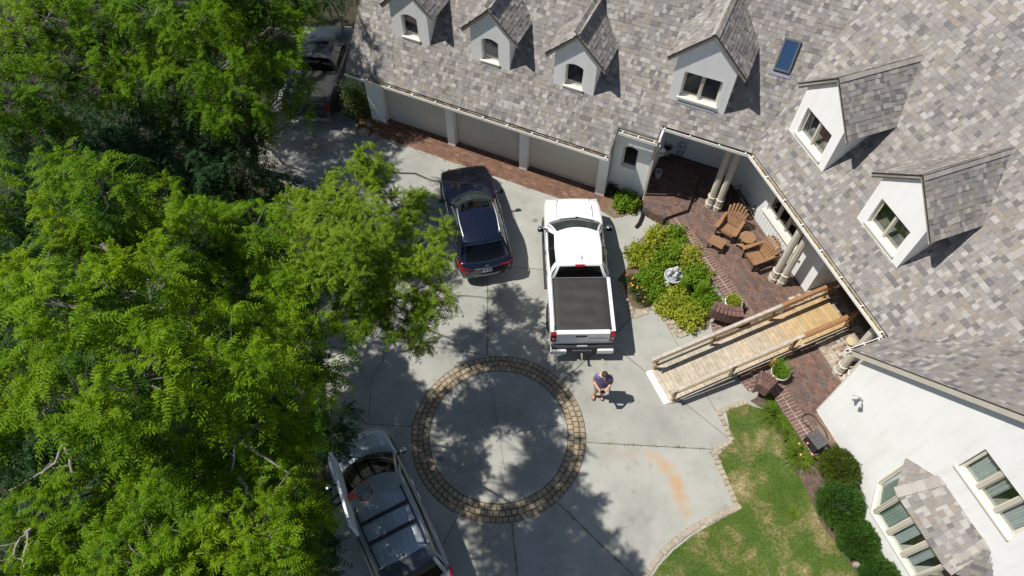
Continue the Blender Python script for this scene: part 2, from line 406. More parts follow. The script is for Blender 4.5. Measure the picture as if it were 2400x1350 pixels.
ALL_SH += slope(-nB, dB, MC, EC, Z0B, [polyC[0], polyC[1], polyC[2], polyC[3]], 'roof_deck', roof, seed=3)
slope(nB, -dB, MC, -(2 * RC - EC), Z0B, [(11.22, -(2 * RC - EC) + e), (N0B, -(2 * RC - EC) + e), (nrc, -RC), (11.22, -RC)], 'roof_deck', roof, seed=4, collect=[])
# the far slopes behind the ridges (seen only from elsewhere)
mb = MB()
mb.add([A(-14.05, nrA, ZRA), A(float(dA @ vt) + 3, nrA, ZRA), A(float(dA @ vt) + 3, nrA + 5.4, Z0A), A(-14.05, nrA + 5.4, Z0A)], [(0, 1, 2, 3)])
mb.add([B(bvt - 6, nrB, ZRB), B(6.5, nrB, ZRB), B(6.5, nrB + 6, Z0B), B(bvt - 6, nrB + 6, Z0B)], [(0, 1, 2, 3)])
mb.add([B(bvt - .2, nrB, ZRB), B(bvt - 6, nrB, ZRB), B(bvt - 6, nrB - 4, zB(nrB - 4)), B(bvt - .2, nrB - 4, zB(nrB - 4))], [(0, 1, 2, 3)])
part(mb, 'far_slope', MAT['deck'], roof)

# ---- walls
def wall(fr, outline, holes, thick=.14, name='wall', parent=None, mat=None):
    """fr(s,z,d) -> world (d = distance into the wall); outline polygon in (s,z); holes: (s0,s1,z0,z1,arch)"""
    mb = MB()
    polys = [outline]
    for (s0, s1, z0, z1, arch) in holes:
        nxt = []
        for p in polys:
            if not any(True for _ in p): continue
            for q in (clip(p, (1, 0), s0), clip(p, (-1, 0), -s1), clip(clip(clip(p, (-1, 0), -s0), (1, 0), s1), (0, 1), z0), clip(clip(clip(p, (-1, 0), -s0), (1, 0), s1), (0, -1), -(z1 + arch))):
                if len(q) >= 3: nxt.append(q)
        polys = nxt
    for p in polys: mb.add([fr(s, z, 0) for s, z in p], [tuple(range(len(p)))])
    for (s0, s1, z0, z1, arch) in holes:
        top = [(s0, z1)]; k = 10 if arch else 1
        if arch:
            top = [(s0 + (s1 - s0) * i / k, z1 + arch * (1 - (2 * i / k - 1) ** 2)) for i in range(k + 1)]
            for i in range(k):
                mb.add([fr(top[i][0], top[i][1], 0), fr(top[i + 1][0], top[i + 1][1], 0), fr(top[i + 1][0], z1 + arch, 0), fr(top[i][0], z1 + arch, 0)], [(0, 1, 2, 3)])
        else: top = [(s0, z1), (s1, z1)]
        ring = [(s0, z0), (s1, z0)] + top[::-1]
        for i in range(len(ring)):
            a, b = ring[i], ring[(i + 1) % len(ring)]
            mb.add([fr(*a, 0), fr(*b, 0), fr(*b, thick), fr(*a, thick)], [(3, 2, 1, 0)])
    return part(mb, name, mat or MAT['stucco'], parent)
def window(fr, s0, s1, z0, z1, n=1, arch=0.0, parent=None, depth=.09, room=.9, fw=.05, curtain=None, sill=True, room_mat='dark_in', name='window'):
    """a window set into a hole: window > frame, mullion, pane, sill, room behind"""
    wd = empty(name, (0, 0, 0), parent=parent or house) if parent is None else parent
    sub = lambda nm, mb, mt: part(mb, nm, mt, wd)
    d0, d1 = depth, depth + .05
    def barp(sa, sb, za, zb, da=d0, db=d1):
        m = MB(); pts = [fr(sa, za, da), fr(sb, za, da), fr(sb, zb, da), fr(sa, zb, da)]; m.prism([p for p in pts], np.array(fr(sa, za, db)) - np.array(fr(sa, za, da))); return m
    f = MB()
    for args in ((s0, s0 + fw, z0, z1 + arch), (s1 - fw, s1, z0, z1 + arch), (s0 + fw, s1 - fw, z0, z0 + fw)):
        q = barp(*args); f.add(q.v, q.f)
    k = 10
    for i in range(k if arch else 1):
        if arch:
            sa, sb = s0 + fw + (s1 - s0 - 2 * fw) * i / k, s0 + fw + (s1 - s0 - 2 * fw) * (i + 1) / k
            zt = z1 + arch * (1 - (2 * (i + .5) / k - 1) ** 2); q = barp(sa, sb, zt - fw * 1.2, z1 + arch + .02)
        else: q = barp(s0 + fw, s1 - fw, z1 - fw, z1)
        f.add(q.v, q.f)
    sub('frame', f, MAT['cream'])
    wn = (s1 - s0) / n
    for i in range(1, n):
        c = s0 + wn * i; sub('mullion', barp(c - fw * .8, c + fw * .8, z0 + fw, z1 - (0 if arch else fw), d0 - .03, d1 + .002), MAT['trim'])
    for i in range(n):
        a, b = s0 + wn * i + (fw if i == 0 else fw * .8), s0 + wn * (i + 1) - (fw if i == n - 1 else fw * .8)
        sub('pane', MB().add([fr(a, z0 + fw, d0 + .03), fr(b, z0 + fw, d0 + .03), fr(b, z1 + arch, d0 + .03), fr(a, z1 + arch, d0 + .03)], [(0, 1, 2, 3)]), MAT['glass'])
        # inner sash
        q = MB()
        for args in ((a, a + .025, z0 + fw, z1), (b - .025, b, z0 + fw, z1), (a, b, z0 + fw, z0 + fw + .035)):
            r_ = barp(*args, d0 + .012, d0 + .028); q.add(r_.v, r_.f)
        sub('sash', q, MAT['cream'])
        if curtain:
            cv = MB(); K = 24; c0, c1 = a + .02, a + (b - a) * curtain[i % len(curtain)]
            if c1 > c0 + .05:
                vs = []
                for j in range(K + 1):
                    s = c0 + (c1 - c0) * j / K; dd = d1 + .09 + .03 * math.sin(j * 1.9)
                    vs += [fr(s, z0 + .02, dd), fr(s, z1 + .05, dd)]
                cv.add(vs, [(2 * j, 2 * j + 2, 2 * j + 3, 2 * j + 1) for j in range(K)]); part(cv, 'curtain', MAT['curtain'], wd, True)
    if sill:
        q = MB(); pts = [fr(s0 - .05, z0 - .06, -.05), fr(s1 + .05, z0 - .06, -.05), fr(s1 + .05, z0 - .06, depth + .02), fr(s0 - .05, z0 - .06, depth + .02)]
        q.prism(pts, UZ * .058); sub('sill', q, MAT['cream'])
    if room:
        q = MB(); c = [fr(s, z, d) for d in (d1 + .01, d1 + room) for s, z in ((s0, z0), (s1, z0), (s1, z1 + arch), (s0, z1 + arch))]
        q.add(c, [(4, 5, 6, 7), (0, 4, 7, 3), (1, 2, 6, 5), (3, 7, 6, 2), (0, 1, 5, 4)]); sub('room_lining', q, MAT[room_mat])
    return wd

# garage front: recessed doors between stucco piers
NP, ND = 16.64, 16.90
piers = [(-13.65, -13.02), (-10.24, -9.93), (-7.22, -6.91), (-4.16, -3.80)]
mb = MB()
for a0, a1 in piers:
    mb.prism([A(a0, NP, 0), A(a1, NP, 0), A(a1, ND + .25, 0), A(a0, ND + .25, 0)], UZ * 2.62)
mb.prism([A(-13.02, NP + .02, 2.28), A(-3.80, NP + .02, 2.28), A(-3.80, ND + .02, 2.28), A(-13.02, ND + .02, 2.28)], UZ * .4)
part(mb, 'wall', MAT['stucco'])
for (a0, a1) in ((-13.02, -10.24), (-9.93, -7.22), (-6.91, -4.16)):
    gd = empty('garage_door', (0, 0, 0), parent=house)
    for k in range(4):
        z0, z1 = .03 + k * .565, .03 + (k + 1) * .565 - .005
        m2 = MB().prism([A(a0 + .02, ND, z0), A(a1 - .02, ND, z0), A(a1 - .02, ND + .05, z0), A(a0 + .02, ND + .05, z0)], UZ * (z1 - z0))
        part(m2, 'panel', MAT['garage_door'], gd)
    part(MB().prism([A(a0 + .03, ND - .012, .0), A(a1 - .03, ND - .012, .0), A(a1 - .03, ND + .03, .0), A(a0 + .03, ND + .03, .0)], UZ * .045), 'bottom_seal', M('door_seal', (.32, .28, .22), (.20, .17, .13), 9, .9), gd)
# soffit under the garage eave, gable end wall on the left, wing body
mb = MB()
mb.prism([A(-13.95, N0A + .13, 2.385), A(-3.85, N0A + .13, 2.385), A(-3.85, NP + .03, 2.385), A(-13.95, NP + .03, 2.385)], UZ * .03)
mb.prism([A(-13.95, N0A + .118, 2.416), A(-3.85, N0A + .118, 2.416), A(-3.85, N0A + .14, 2.416), A(-13.95, N0A + .14, 2.416)], UZ * .1)
part(mb, 'soffit', MAT['board'])
mb = MB()
endw = [(ND, 0), (nrA + 4.8, 0), (nrA + 4.8, 2.9), (nrA, ZRA - .2), (ND, zA(ND) - .2)]
mb.add([A(-13.6, n, z) for n, z in endw], [tuple(range(5))])
part(mb, 'wall', MAT['stucco']); mb = MB()
mb.add([A(-3.8, NP, 0), A(-3.8, 17.05, 0), A(-3.8, 17.05, 3.0), A(-3.8, NP, 2.45)], [(0, 1, 2, 3)])
part(mb, 'wall', MAT['stucco'])
# stucco corner with the small arched window between garage and porch
frA1 = lambda s, z, d: A(s, 17.05 + d, z)
wall(frA1, [(-3.80, .18), (-2.47, .18), (-2.47, 3.15), (-3.80, 3.15)], [(-3.49, -2.94, 1.42, 2.36, .1)], .12)
window(frA1, -3.49, -2.94, 1.42, 2.36, 1, .1, depth=.11, fw=.03, sill=False)
mb = MB()
mb.add([A(-2.47, 17.05, .0), A(-2.47, 19.42, .0), A(-2.47, 19.42, 3.6), A(-2.47, 17.05, 3.15)], [(0, 1, 2, 3)])
part(mb, 'wall', MAT['stucco'])
bl = []
for k in range(11): bl.append(frame4(A(-3.74 + k * .122, 17.04, .09), dA * .11, nA * .06, UZ * .17))
pl = empty('brick_plinth', (0, 0, 0), parent=house); pieces(pl, 'brick', 'box', bl, MAT['brick_cope'])
# porch back wall (vertical boards), main wing wall with windows, entry recess
bx = float(dA @ pxy(plan(nA, 19.42, nB, 13.37)))
mb = MB(); s = -2.47
while s < bx:
    mb.box(A(s + .05, 19.45, 1.95), (.088, .03, 3.1), np.stack([dA, nA, UZ], 1)); s += .1
mb.add([A(-2.47, 19.45, .3), A(bx + .3, 19.45, .3), A(bx + .3, 19.45, 3.6), A(-2.47, 19.45, 3.6)], [(0, 1, 2, 3)])
o = part(mb, 'board_wall', MAT['board'])
NW = 13.37
bs = float(dB @ pxy(plan(nA, 19.42, nB, NW)))
frB = lambda s, z, d: B(s, NW + d, z)
wall(frB, [(bs, .3), (-8.34, .3), (-8.34, 3.55), (bs, 3.55)], [(-11.35, -9.25, 1.18, 2.75, 0)], .12, mat=MAT['board'])
window(frB, -11.35, -9.25, 1.18, 2.75, 4, depth=.06, fw=.06, room=1.6)
for k in range(28):
    s = bs + .06 + k * .155
    if s > -8.4: break
    part(MB().box(B(s, NW - .004, .75), (.012, .012, .8), np.stack([dB, nB, UZ], 1)), 'batten', MAT['board']) if k % 1 == 0 and -11.9 < s < -8.4 else None
part(MB().box(B(-10.3, NW - .035, 1.09), (2.3, .10, .05), np.stack([dB, nB, UZ], 1)), 'window_ledge', MAT['cream'])
mb = MB()
mb.add([B(-8.34, NW, .3), B(-8.34, 14.25, .3), B(-8.34, 14.25, 3.55), B(-8.34, NW, 3.55)], [(0, 1, 2, 3)])
part(mb, 'wall', MAT['board']); mb = MB()
mb.add([B(-5.60, 14.25, .3), B(-5.60, 12.9, .3), B(-5.60, 12.9, 3.55), B(-5.60, 14.25, 3.55)], [(0, 1, 2, 3)])
frD = lambda s, z, d: B(s, 14.25 + d, z)
part(mb, 'wall', MAT['board'])
wall(frD, [(-8.34, .3), (-5.6, .3), (-5.6, 3.55), (-8.34, 3.55)], [(-8.0, -5.9, .54, 2.9, 0)], .1, mat=MAT['board'])
wood_dark = M('dark_oak', (.06, .025, .012), (.11, .05, .024), 7, .45)
dr = empty('front_door', (0, 0, 0), parent=house)
RB = np.stack([dB, nB, UZ], 1)
for c in (-7.48, -6.42):
    part(MB().box(B(c, 14.33, 1.72), (1.04, .05, 2.32), RB), 'door_leaf', wood_dark, dr)
    for zz in (1.1, 1.78, 2.45): part(MB().box(B(c, 14.297, zz), (.7, .02, .5), RB), 'door_panel', wood_dark, dr)
part(MB().box(B(-6.95, 14.22, .555), (2.2, .16, .05), RB), 'threshold', M('threshold_metal', (.35, .33, .30), rough=.35, metal=.8), dr)
part(MB().tube([B(-7.05, 14.29, 1.5), B(-7.05, 14.24, 1.5), B(-7.05, 14.24, 1.75), B(-7.05, 14.29, 1.75)], .012), 'door_handle', M('brass', (.5, .36, .12), rough=.3, metal=1), dr)
# porch ceilings and eave beams
mb = MB()
mb.prism([A(-2.47, n2A + .12, 3.42), A(float(dA @ vb) + .1, n2A + .12, 3.42), A(bx, 19.45, 3.42), A(-2.47, 19.45, 3.42)], UZ * .03)
mb.prism([B(float(dB @ vb), N0B + .12, 3.40), B(EC + .4, N0B + .12, 3.40), B(EC + .4, 14.3, 3.40), B(bs, NW, 3.40)], UZ * .03)
part(mb, 'porch_ceiling', MAT['board'])
mb = MB()
mb.box(A((-2.4 + float(dA @ vb)) / 2, 17.62, 3.30), (float(dA @ vb) + 2.4, .22, .24), np.stack([dA, nA, UZ], 1))
mb.box(B((float(dB @ vb) + EC) / 2, 12.66, 3.30), (EC - float(dB @ vb), .22, .24), RB)
part(mb, 'porch_beam', MAT['trim'])
# gable wall of the right-hand wing
NG = 11.40
frG = lambda s, z, d: B(s, NG + d, z)
gz = lambda b: zC(b) - .16
out = [(-4.62, .0), (3.55, .0), (3.55, gz(2 * RC - 3.55)), (RC, gz(RC)), (-4.62, gz(-4.62))]
wall(frG, out, [(-1.42, .27, 4.22, 5.36, 0), (-1.75, .65, .75, 2.62, 0)], .14)
window(frG, -1.42, .27, 4.22, 5.36, 3, depth=.07, fw=.06, room=1.2, room_mat='light_in', curtain=[.98, .55, .97])
mb = MB(); mb.add([B(-4.62, NG, 0), B(-4.62, 13.4, 0), B(-4.62, 13.4, 3.6), B(-4.62, NG, 3.6)], [(3, 2, 1, 0)]); part(mb, 'wall', MAT['stucco'])
part(MB().tube([B(-4.62 - .003, NG - .004, .02), B(-4.62 - .003, NG - .004, 3.4)], .012, 6), 'corner_bead', MAT['stucco'])
# rake boards of that gable
mb = MB()
for s0, s1 in ((EC + .05, RC), (2 * RC - EC - .05, RC)):
    for off, hgt, th, nn in ((.0, .10, .09, NRK + .005), (-.10, .12, .07, NRK + .05), (-.21, .10, .02, NRK + .14)):
        z = lambda s: Z0B + MC * ((s if s0 < RC else 2 * RC - s) - EC) + off - .02
        p = [B(s0, nn, z(s0) - hgt), B(s1, nn, z(s1) - hgt), B(s1, nn, z(s1)), B(s0, nn, z(s0))]
        if s0 > RC: p = p[::-1]
        mb.prism(p, nB * (th + .02))
part(mb, 'rake_board', MAT['trim'])
mb = MB(); p = [B(EC + e, NRK - .012, Z0B + MC * e + .0), B(RC, NRK - .012, zC(RC)), B(RC, NRK - .012, zC(RC) + .025), B(EC + e, NRK - .012, Z0B + MC * e + .025)]; mb.prism(p, nB * .02); part(mb, 'drip_edge', MAT['black_edge'])
# floodlight on the gable
flt = empty('floodlight', (0, 0, 0), parent=house); q = B(-3.95, NG, 2.55); chrome = M('grey_metal', (.32, .32, .33), (.42, .42, .43), 30, .45, metal=.3)
part(MB().lathe([(.02, 0), (.07, .01), (.07, .03), (.03, .05)], q, 14, axis=np.stack([dB, UZ, -nB], 1)), 'mount', chrome, flt)
for sgn in (-1, 1):
    ax = -nB * .6 - UZ * .5 + dB * .5 * sgn; ax /= np.linalg.norm(ax); x = np.cross(ax, UZ); x /= np.linalg.norm(x)
    part(MB().lathe([(.03, 0), (.05, .02), (.075, .12), (.085, .16), (.07, .165)], q - nB * .05 + dB * .05 * sgn, 14, axis=np.stack([x, np.cross(ax, x), ax], 1)), 'lamp_head', chrome, flt)

# bay window with its little hipped roof
bay = empty('bay_window', (0, 0, 0), parent=house)
b0, b1, nf = -2.05, .95, 10.78
c0, c1 = b0 + .62, b1 - .62            # canted corners
footp = [(b0, NG), (c0, nf), (c1, nf), (b1, NG)]
mb = MB()
for (p, q) in zip(footp[:-1], footp[1:]):
    mb.add([B(*p, 0), B(*q, 0), B(*q, .95), B(*p, .95)], [(0, 1, 2, 3)])
part(mb, 'bay_base', MAT['stucco'], bay)
mb = MB().prism([B(b0 - .06, NG, .95), B(c0 - .03, nf - .07, .95), B(c1 + .03, nf - .07, .95), B(b1 + .06, NG, .95)], UZ * .07); part(mb, 'sill', MAT['cream'], bay)
mb = MB().prism([B(b0, NG, 2.55), B(c0, nf, 2.55), B(c1, nf, 2.55), B(b1, NG, 2.55)], UZ * .17); part(mb, 'head', MAT['trim'], bay)
lace = M('lace_curtain', (.34, .42, .36), (.62, .68, .62), 42, .9)
def facet(p, q, n, lacey, cur):
    p, q = V(*p), V(*q); L = np.linalg.norm(q - p)
    f = lambda t, z, d=0: B(*(p + (q - p) * t), z) + np.array(B(*(V(-(q - p)[1], (q - p)[0]) / L * d), 0))
    for i in range(n + 1):
        t = i / n; w_ = .05 / L
        ta, tb = max(0, t - w_), min(1, t + w_)
        part(MB().prism([f(ta, 1.02, -.03), f(tb, 1.02, -.03), f(tb, 1.02, .08), f(ta, 1.02, .08)], UZ * 1.53), 'mullion', MAT['trim'], bay)
    for i in range(n):
        ta, tb = i / n + .05 / L, (i + 1) / n - .05 / L
        part(MB().add([f(ta, 1.02, .03), f(tb, 1.02, .03), f(tb, 2.55, .03), f(ta, 2.55, .03)], [(0, 1, 2, 3)]), 'pane', MAT['glass'], bay)
        fm = MB()
        for (x0, x1, z0, z1) in ((ta, ta + .03 / L, 1.02, 2.55), (tb - .03 / L, tb, 1.02, 2.55), (ta, tb, 1.02, 1.07)):
            fm.prism([f(x0, z0, .0), f(x1, z0, .0), f(x1, z0, .028), f(x0, z0, .028)], UZ * (z1 - z0))
        part(fm, 'sash', MAT['cream'], bay)
        if cur[i] > 0:
            K = 26; vs = []; te = ta + (tb - ta) * cur[i]
            for j in range(K + 1): t = ta + (te - ta) * j / K; dd = .14 + .025 * math.sin(j * 1.7); vs += [f(t, 1.03, dd), f(t, 2.54, dd)]
            part(MB().add(vs, [(2 * j, 2 * j + 2, 2 * j + 3, 2 * j + 1) for j in range(K)]), 'curtain', lace if lacey[i] else MAT['curtain'], bay, True)
facet(footp[0], footp[1], 1, [1], [1.0])
facet(footp[1], footp[2], 3, [1, 0, 0], [1.0, .62, .55])
facet(footp[2], footp[3], 1, [0], [0.0])
mb = MB(); mb.add([B(*p, .96) for p in footp] + [B(*p, 2.56) for p in footp], [(0, 1, 2, 3), (7, 6, 5, 4)])
c = [(b0 + .1, NG + 1.2), (b1 - .1, NG + 1.2)]
mb.add([B(*c[0], .9), B(*c[1], .9), B(*c[1], 2.65), B(*c[0], 2.65)], [(0, 1, 2, 3)]); mb.add([B(b0, NG, .9), B(b0 + .1, NG + 1.2, .9), B(b0 + .1, NG + 1.2, 2.65), B(b0, NG, 2.65)], [(0, 1, 2, 3)]); mb.add([B(b1, NG, .9), B(b1 - .1, NG + 1.2, .9), B(b1 - .1, NG + 1.2, 2.65), B(b1, NG, 2.65)], [(3, 2, 1, 0)])
mb.add([B(b0, NG, .9), B(b1, NG, .9), B(*c[1], .9), B(*c[0], .9)], [(0, 1, 2, 3)])
part(mb, 'room_lining', MAT['light_in'], bay)
# bay roof: three slopes rising to the wall
ov = .16; ev = [V(b0 - .12, NG), V(c0 - .08, nf - ov), V(c1 + .08, nf - ov), V(b1 + .12, NG)]
apx = [V(b0 + .16, NG), V(c0 + .10, NG), V(c1 - .10, NG), V(b1 - .16, NG)]
ze, zt = 2.72, 3.42
tri = [([ev[0], ev[1], apx[1], apx[0]], [ze, ze, zt, ze + .3]), ([ev[1], ev[2], apx[2], apx[1]], [ze, ze, zt, zt]), ([ev[2], ev[3], apx[3], apx[2]], [ze, ze, ze + .3, zt])]
bsh = []
for kk, (pp, zz) in enumerate(tri):
    pts = [B(*p, z) for p, z in zip(pp, zz)]
    ex = pts[1] - pts[0]; ex /= np.linalg.norm(ex); nr = np.cross(ex, pts[2] - pts[0]); nr /= np.linalg.norm(nr); ey = np.cross(nr, ex)
    part(MB().prism([p - nr * .07 for p in pts], nr * .065, 0), 'bay_roof_deck', MAT['deck'], bay)
    o0 = pts[0]; q2 = [(float(ex @ (p - o0)), float(ey @ (p - o0))) for p in pts]
    shingles(lambda s, t: o0 + ex * s + ey * t, nr, ey, ex, q2, collect=bsh, seed=40 + kk)
    part(MB().prism([pts[0] - nr * .07 - UZ * .07, pts[1] - nr * .07 - UZ * .07, pts[1] - nr * .07 - UZ * .0, pts[0] - nr * .07], -np.cross(ex, UZ) * .02), 'fascia', MAT['trim'], bay)
pieces(bay, 'shingle', 'wedge', bsh, MAT['shingle'], 300, 'shingle_field')
hipc = []
for (p, q) in ((ev[1], apx[1]), (ev[2], apx[2])):
    a_, b_ = B(*p, ze), B(*q, zt); d = (b_ - a_); L = np.linalg.norm(d); d /= L; x = np.cross(d, UZ); x /= np.linalg.norm(x); zz = np.cross(x, d)
    for i in range(int(L / .17) + 1): hipc.append(frame4(a_ + d * (i * .17) - x * .13 + zz * .012, x * .26, d * .2, zz * .018))
pieces(bay, 'hip_shingle', 'wedge', hipc, MAT['ridgecap'])

# ---- dormers
def dormer(kind, c, wd, nf, zw, zr, arch, two):
    D, Nn = (dA, nA) if kind == 'A' else (dB, nB)
    X = lambda s, n, z: s * D + n * Nn + z * UZ
    zroof = zA if kind == 'A' else zB; ninv = (lambda z: N0A + (z - Z0A) / MP) if kind == 'A' else (lambda z: N0B + (z - Z0B) / MP)
    d = empty('dormer', (0, 0, 0), parent=house)
    h = wd / 2; ov = .10; eo = .30; zb = zroof(nf)
    zs = zw; m = (zr - .02 - zs) / (h + eo * .0 + 0.0001) if False else .97
    ze = zr - m * (h + eo)                                  # eave height
    fr = lambda s, z, dd: X(s, nf + dd, z)
    zside = zr - m * h - .12
    pent = [(c - h, zb - .12), (c + h, zb - .12), (c + h, zside), (c, zr - .12), (c - h, zside)]
    if two: w0, w1, wz0, wz1 = c - .60 * wd / 1.82, c + .60 * wd / 1.82, zb + .22, zb + 1.20
    else: w0, w1, wz0, wz1 = c - .32, c + .30, zb + .12, zb + .95
    wall(fr, pent, [(w0, w1, wz0, wz1, arch)], .12, 'front_wall', d)
    window(fr, w0, w1, wz0, wz1, 2 if two else 1, arch, parent=d, depth=.10, fw=.045 if two else .026, room=.8)
    for sg in (-1, 1):
        s = c + sg * h; n1 = ninv(zside)
        f = [X(s, nf, zb - .1), X(s, n1 + .3, zside - .0), X(s, nf, zside)]
        part(MB().add(f, [(0, 1, 2) if sg > 0 else (2, 1, 0)]), 'cheek', MAT['stucco'], d)
    sh = []
    for sg in (-1, 1):
        eh = -sg * D; ex = Nn * sg
        nfr = nf - ov; ne, nr_ = ninv(ze), ninv(zr)
        k0 = -sg * (c + sg * (h + eo)) if True else 0
        poly = [(sg * nfr, k0), (sg * (ne + .12), k0), (sg * (nr_ + .12), k0 + h + eo), (sg * nfr, k0 + h + eo)]
        if sg < 0: poly = [poly[1], poly[0], poly[3], poly[2]]
        slope(ex, eh, m, k0, ze, poly, 'dormer_deck', d, thick=.075, seed=int(abs(c * 77)) + sg + 5, collect=sh)
        # rake boards, soffit and drip edge on the gable front
        for off, hg, th, nn in ((-.03, .085, .03, nf - ov + .0), (-.10, .07, .05, nf - ov + .035), (-.15, .07, .03, nf - .03)):
            zz = lambda s: zr - m * abs(s - c) + off
            s0, s1 = c + sg * (h + eo - .01), c
            p = [X(s0, nn, zz(s0) - hg), X(s1, nn, zz(s1) - hg), X(s1, nn, zz(s1)), X(s0, nn, zz(s0))]
            if sg > 0: p = p[::-1]
            part(MB().prism(p, Nn * th), 'rake_trim', MAT['trim'], d)
        zz = lambda s: zr - m * abs(s - c) - .012
        p = [X(c + sg * (h + eo), nf - ov - .012, zz(c + h + eo) - .025), X(c, nf - ov - .012, zz(c) - .025), X(c, nf - ov - .012, zz(c) + .018), X(c + sg * (h + eo), nf - ov - .012, zz(c + h + eo) + .018)]
        if sg > 0: p = p[::-1]
        part(MB().prism(p, Nn * .012), 'drip_edge', MAT['black_edge'], d)
        zso = zr - m * h - .16
        part(MB().prism([X(c + sg * h, nf - ov + .05, zso), X(c + sg * (h + eo - .03), nf - ov + .05, zso - .02 - m * eo * .55), X(c + sg * (h + eo - .03), ninv(zso) , zso - .02 - m * eo * .55), X(c + sg * h, ninv(zso), zso)], UZ * .02), 'soffit', MAT['trim'], d)
    caps = []; n = nf - ov
    while n < ninv(zr) + .1:
        for sg in (-1, 1):
            ex = Nn * sg; eh = -sg * D; g = math.sqrt(1 + m * m); ey = (eh + m * UZ) / g; nr = np.cross(ex, ey)
            o = X(c, n, zr) - ey * .14 + nr * .024; 
            if sg < 0: o = o - ex * 0.16 * 1.0
            caps.append(frame4(o, ex * .155, ey * .15, nr * .012))
        n += .16
    pieces(d, 'ridge_shingle', 'wedge', caps, MAT['ridgecap'])
    pieces(d, 'shingle', 'wedge', sh, MAT['shingle'], 60, 'shingle_field')
    # flashing under the sill
    if kind == 'A': part(MB().prism([X(w0 - .02, nf - .05, zroof(nf - .05) + .025), X(w1 + .02, nf - .05, zroof(nf - .05) + .025), X(w1 + .02, nf, zb + .04), X(w0 - .02, nf, zb + .04)], (UZ - Nn) * .008), 'flashing', M('lead', (.25, .26, .29), rough=.5, metal=.4), d)
for c in (-11.72, -8.65, -5.61): dormer('A', c, 1.44, 17.37, 4.98, 6.07, .10, False)
dormer('A', -1.61, 1.82, 17.78, 5.8, 7.08, 0, True)
dormer('B', -10.84, 1.82, 13.19, 6.0, 7.38, 0, True)
dormer('B', -7.27, 1.80, 13.165, 6.0, 7.34, 0, True)

# the shingles of the big slopes: those that lie behind a dormer or out of reach stay in the field
pieces(roof, 'shingle', 'wedge', ALL_SH, MAT['shingle'], 300, 'shingle_field')
# skylight
skl = empty('skylight', (0, 0, 0), parent=house)
def RA(a, n, up=0.0):
    g = math.sqrt(1 + MP * MP); return A(a, n, zA(n)) + (-nA * MP + UZ) / g * up
s0, s1, n0, n1 = .22, .71, 18.92, 19.57
fm = M('skylight_frame', (.12, .13, .14), rough=.4, metal=.5)
for (x0, x1, y0, y1) in ((s0, s0 + .05, n0, n1), (s1 - .05, s1, n0, n1), (s0 + .05, s1 - .05, n0, n0 + .045), (s0 + .05, s1 - .05, n1 - .045, n1)):
    part(MB().prism([RA(x0, y0, .0), RA(x1, y0, .0), RA(x1, y1, .0), RA(x0, y1, .0)], RA(x0, y0, .11) - RA(x0, y0)), 'frame', fm, skl)
skg = M('skylight_glass', (.02, .05, .11), rough=.04, spec=.8)
part(MB().add([RA(s0 + .04, n0 + .03, .095), RA(s1 - .04, n0 + .03, .095), RA(s1 - .04, n1 - .03, .095), RA(s0 + .04, n1 - .03, .095)], [(0, 1, 2, 3)]), 'pane', skg, skl)
part(MB().add([RA(s0 - .08, n0 - .10, .035), RA(s1 + .08, n0 - .10, .035), RA(s1 + .08, n0 + .02, .035), RA(s0 - .08, n0 + .02, .035)], [(0, 1, 2, 3)]), 'flashing', M('lead_apron', (.20, .20, .25), rough=.6), skl)

# ---- gutters
def gutter(p, q, up=UZ, nin=None, wdt=.115, brk=.9):
    """white trough from p to q (outer lip), nin = horizontal direction towards the roof"""
    g = empty('gutter', (0, 0, 0), parent=house); d = (q - p); L = np.linalg.norm(d); d = d / L
    prof = [(0, 0), (.018, 0), (.018, -.02), (.015, -.09), (wdt - .012, -.09), (wdt - .012, .02), (wdt, .02), (wdt, -.105), (.0, -.105)]
    k = len(prof); vs = [p + nin * x + UZ * z for x, z in prof] + [q + nin * x + UZ * z for x, z in prof]
    fs = [(i, (i + 1) % k, k + (i + 1) % k, k + i) for i in range(k)]; ms = [1 if i in (3, 4, 2) else 0 for i in range(k)]
    mb = MB(); mb.v = [tuple(v) for v in vs]; mb.f = fs; mb.m = ms; mb.add([vs[0], vs[8], vs[7], vs[6]], [(0, 1, 2, 3)]); mb.add([vs[k], vs[k + 8], vs[k + 7], vs[k + 6]], [(3, 2, 1, 0)])
    part(mb, 'trough', [MAT['gutterw'], MAT['gutterin']], g)
    n = max(1, int(L / brk)); 
    for i in range(n + 1):
        c = p + d * min(max(.12, L * i / n), L - .12) + nin * (wdt / 2) + UZ * .004
        part(MB().box(c, (.035, wdt + .02, .018), np.stack([d, nin, UZ], 1)), 'strap', MAT['gutterw'], g)
gutter(A(-14.07, N0A, 2.52), A(-3.74, N0A, 2.52), nin=nA)
gutter(A(-3.70, 16.78, zA(16.78) + .02), A(-2.36, 16.78, zA(16.78) + .02), nin=nA, brk=.5)
gutter(A(-2.42, n2A, 3.61), A(float(dA @ vb), n2A, 3.61), nin=nA)
gutter(B(float(dB @ vb), N0B, 3.61), B(EC, N0B, 3.61), nin=nB)
gutter(B(EC, N0B, 3.61), B(EC, 11.12, 3.61), nin=dB, brk=.5)
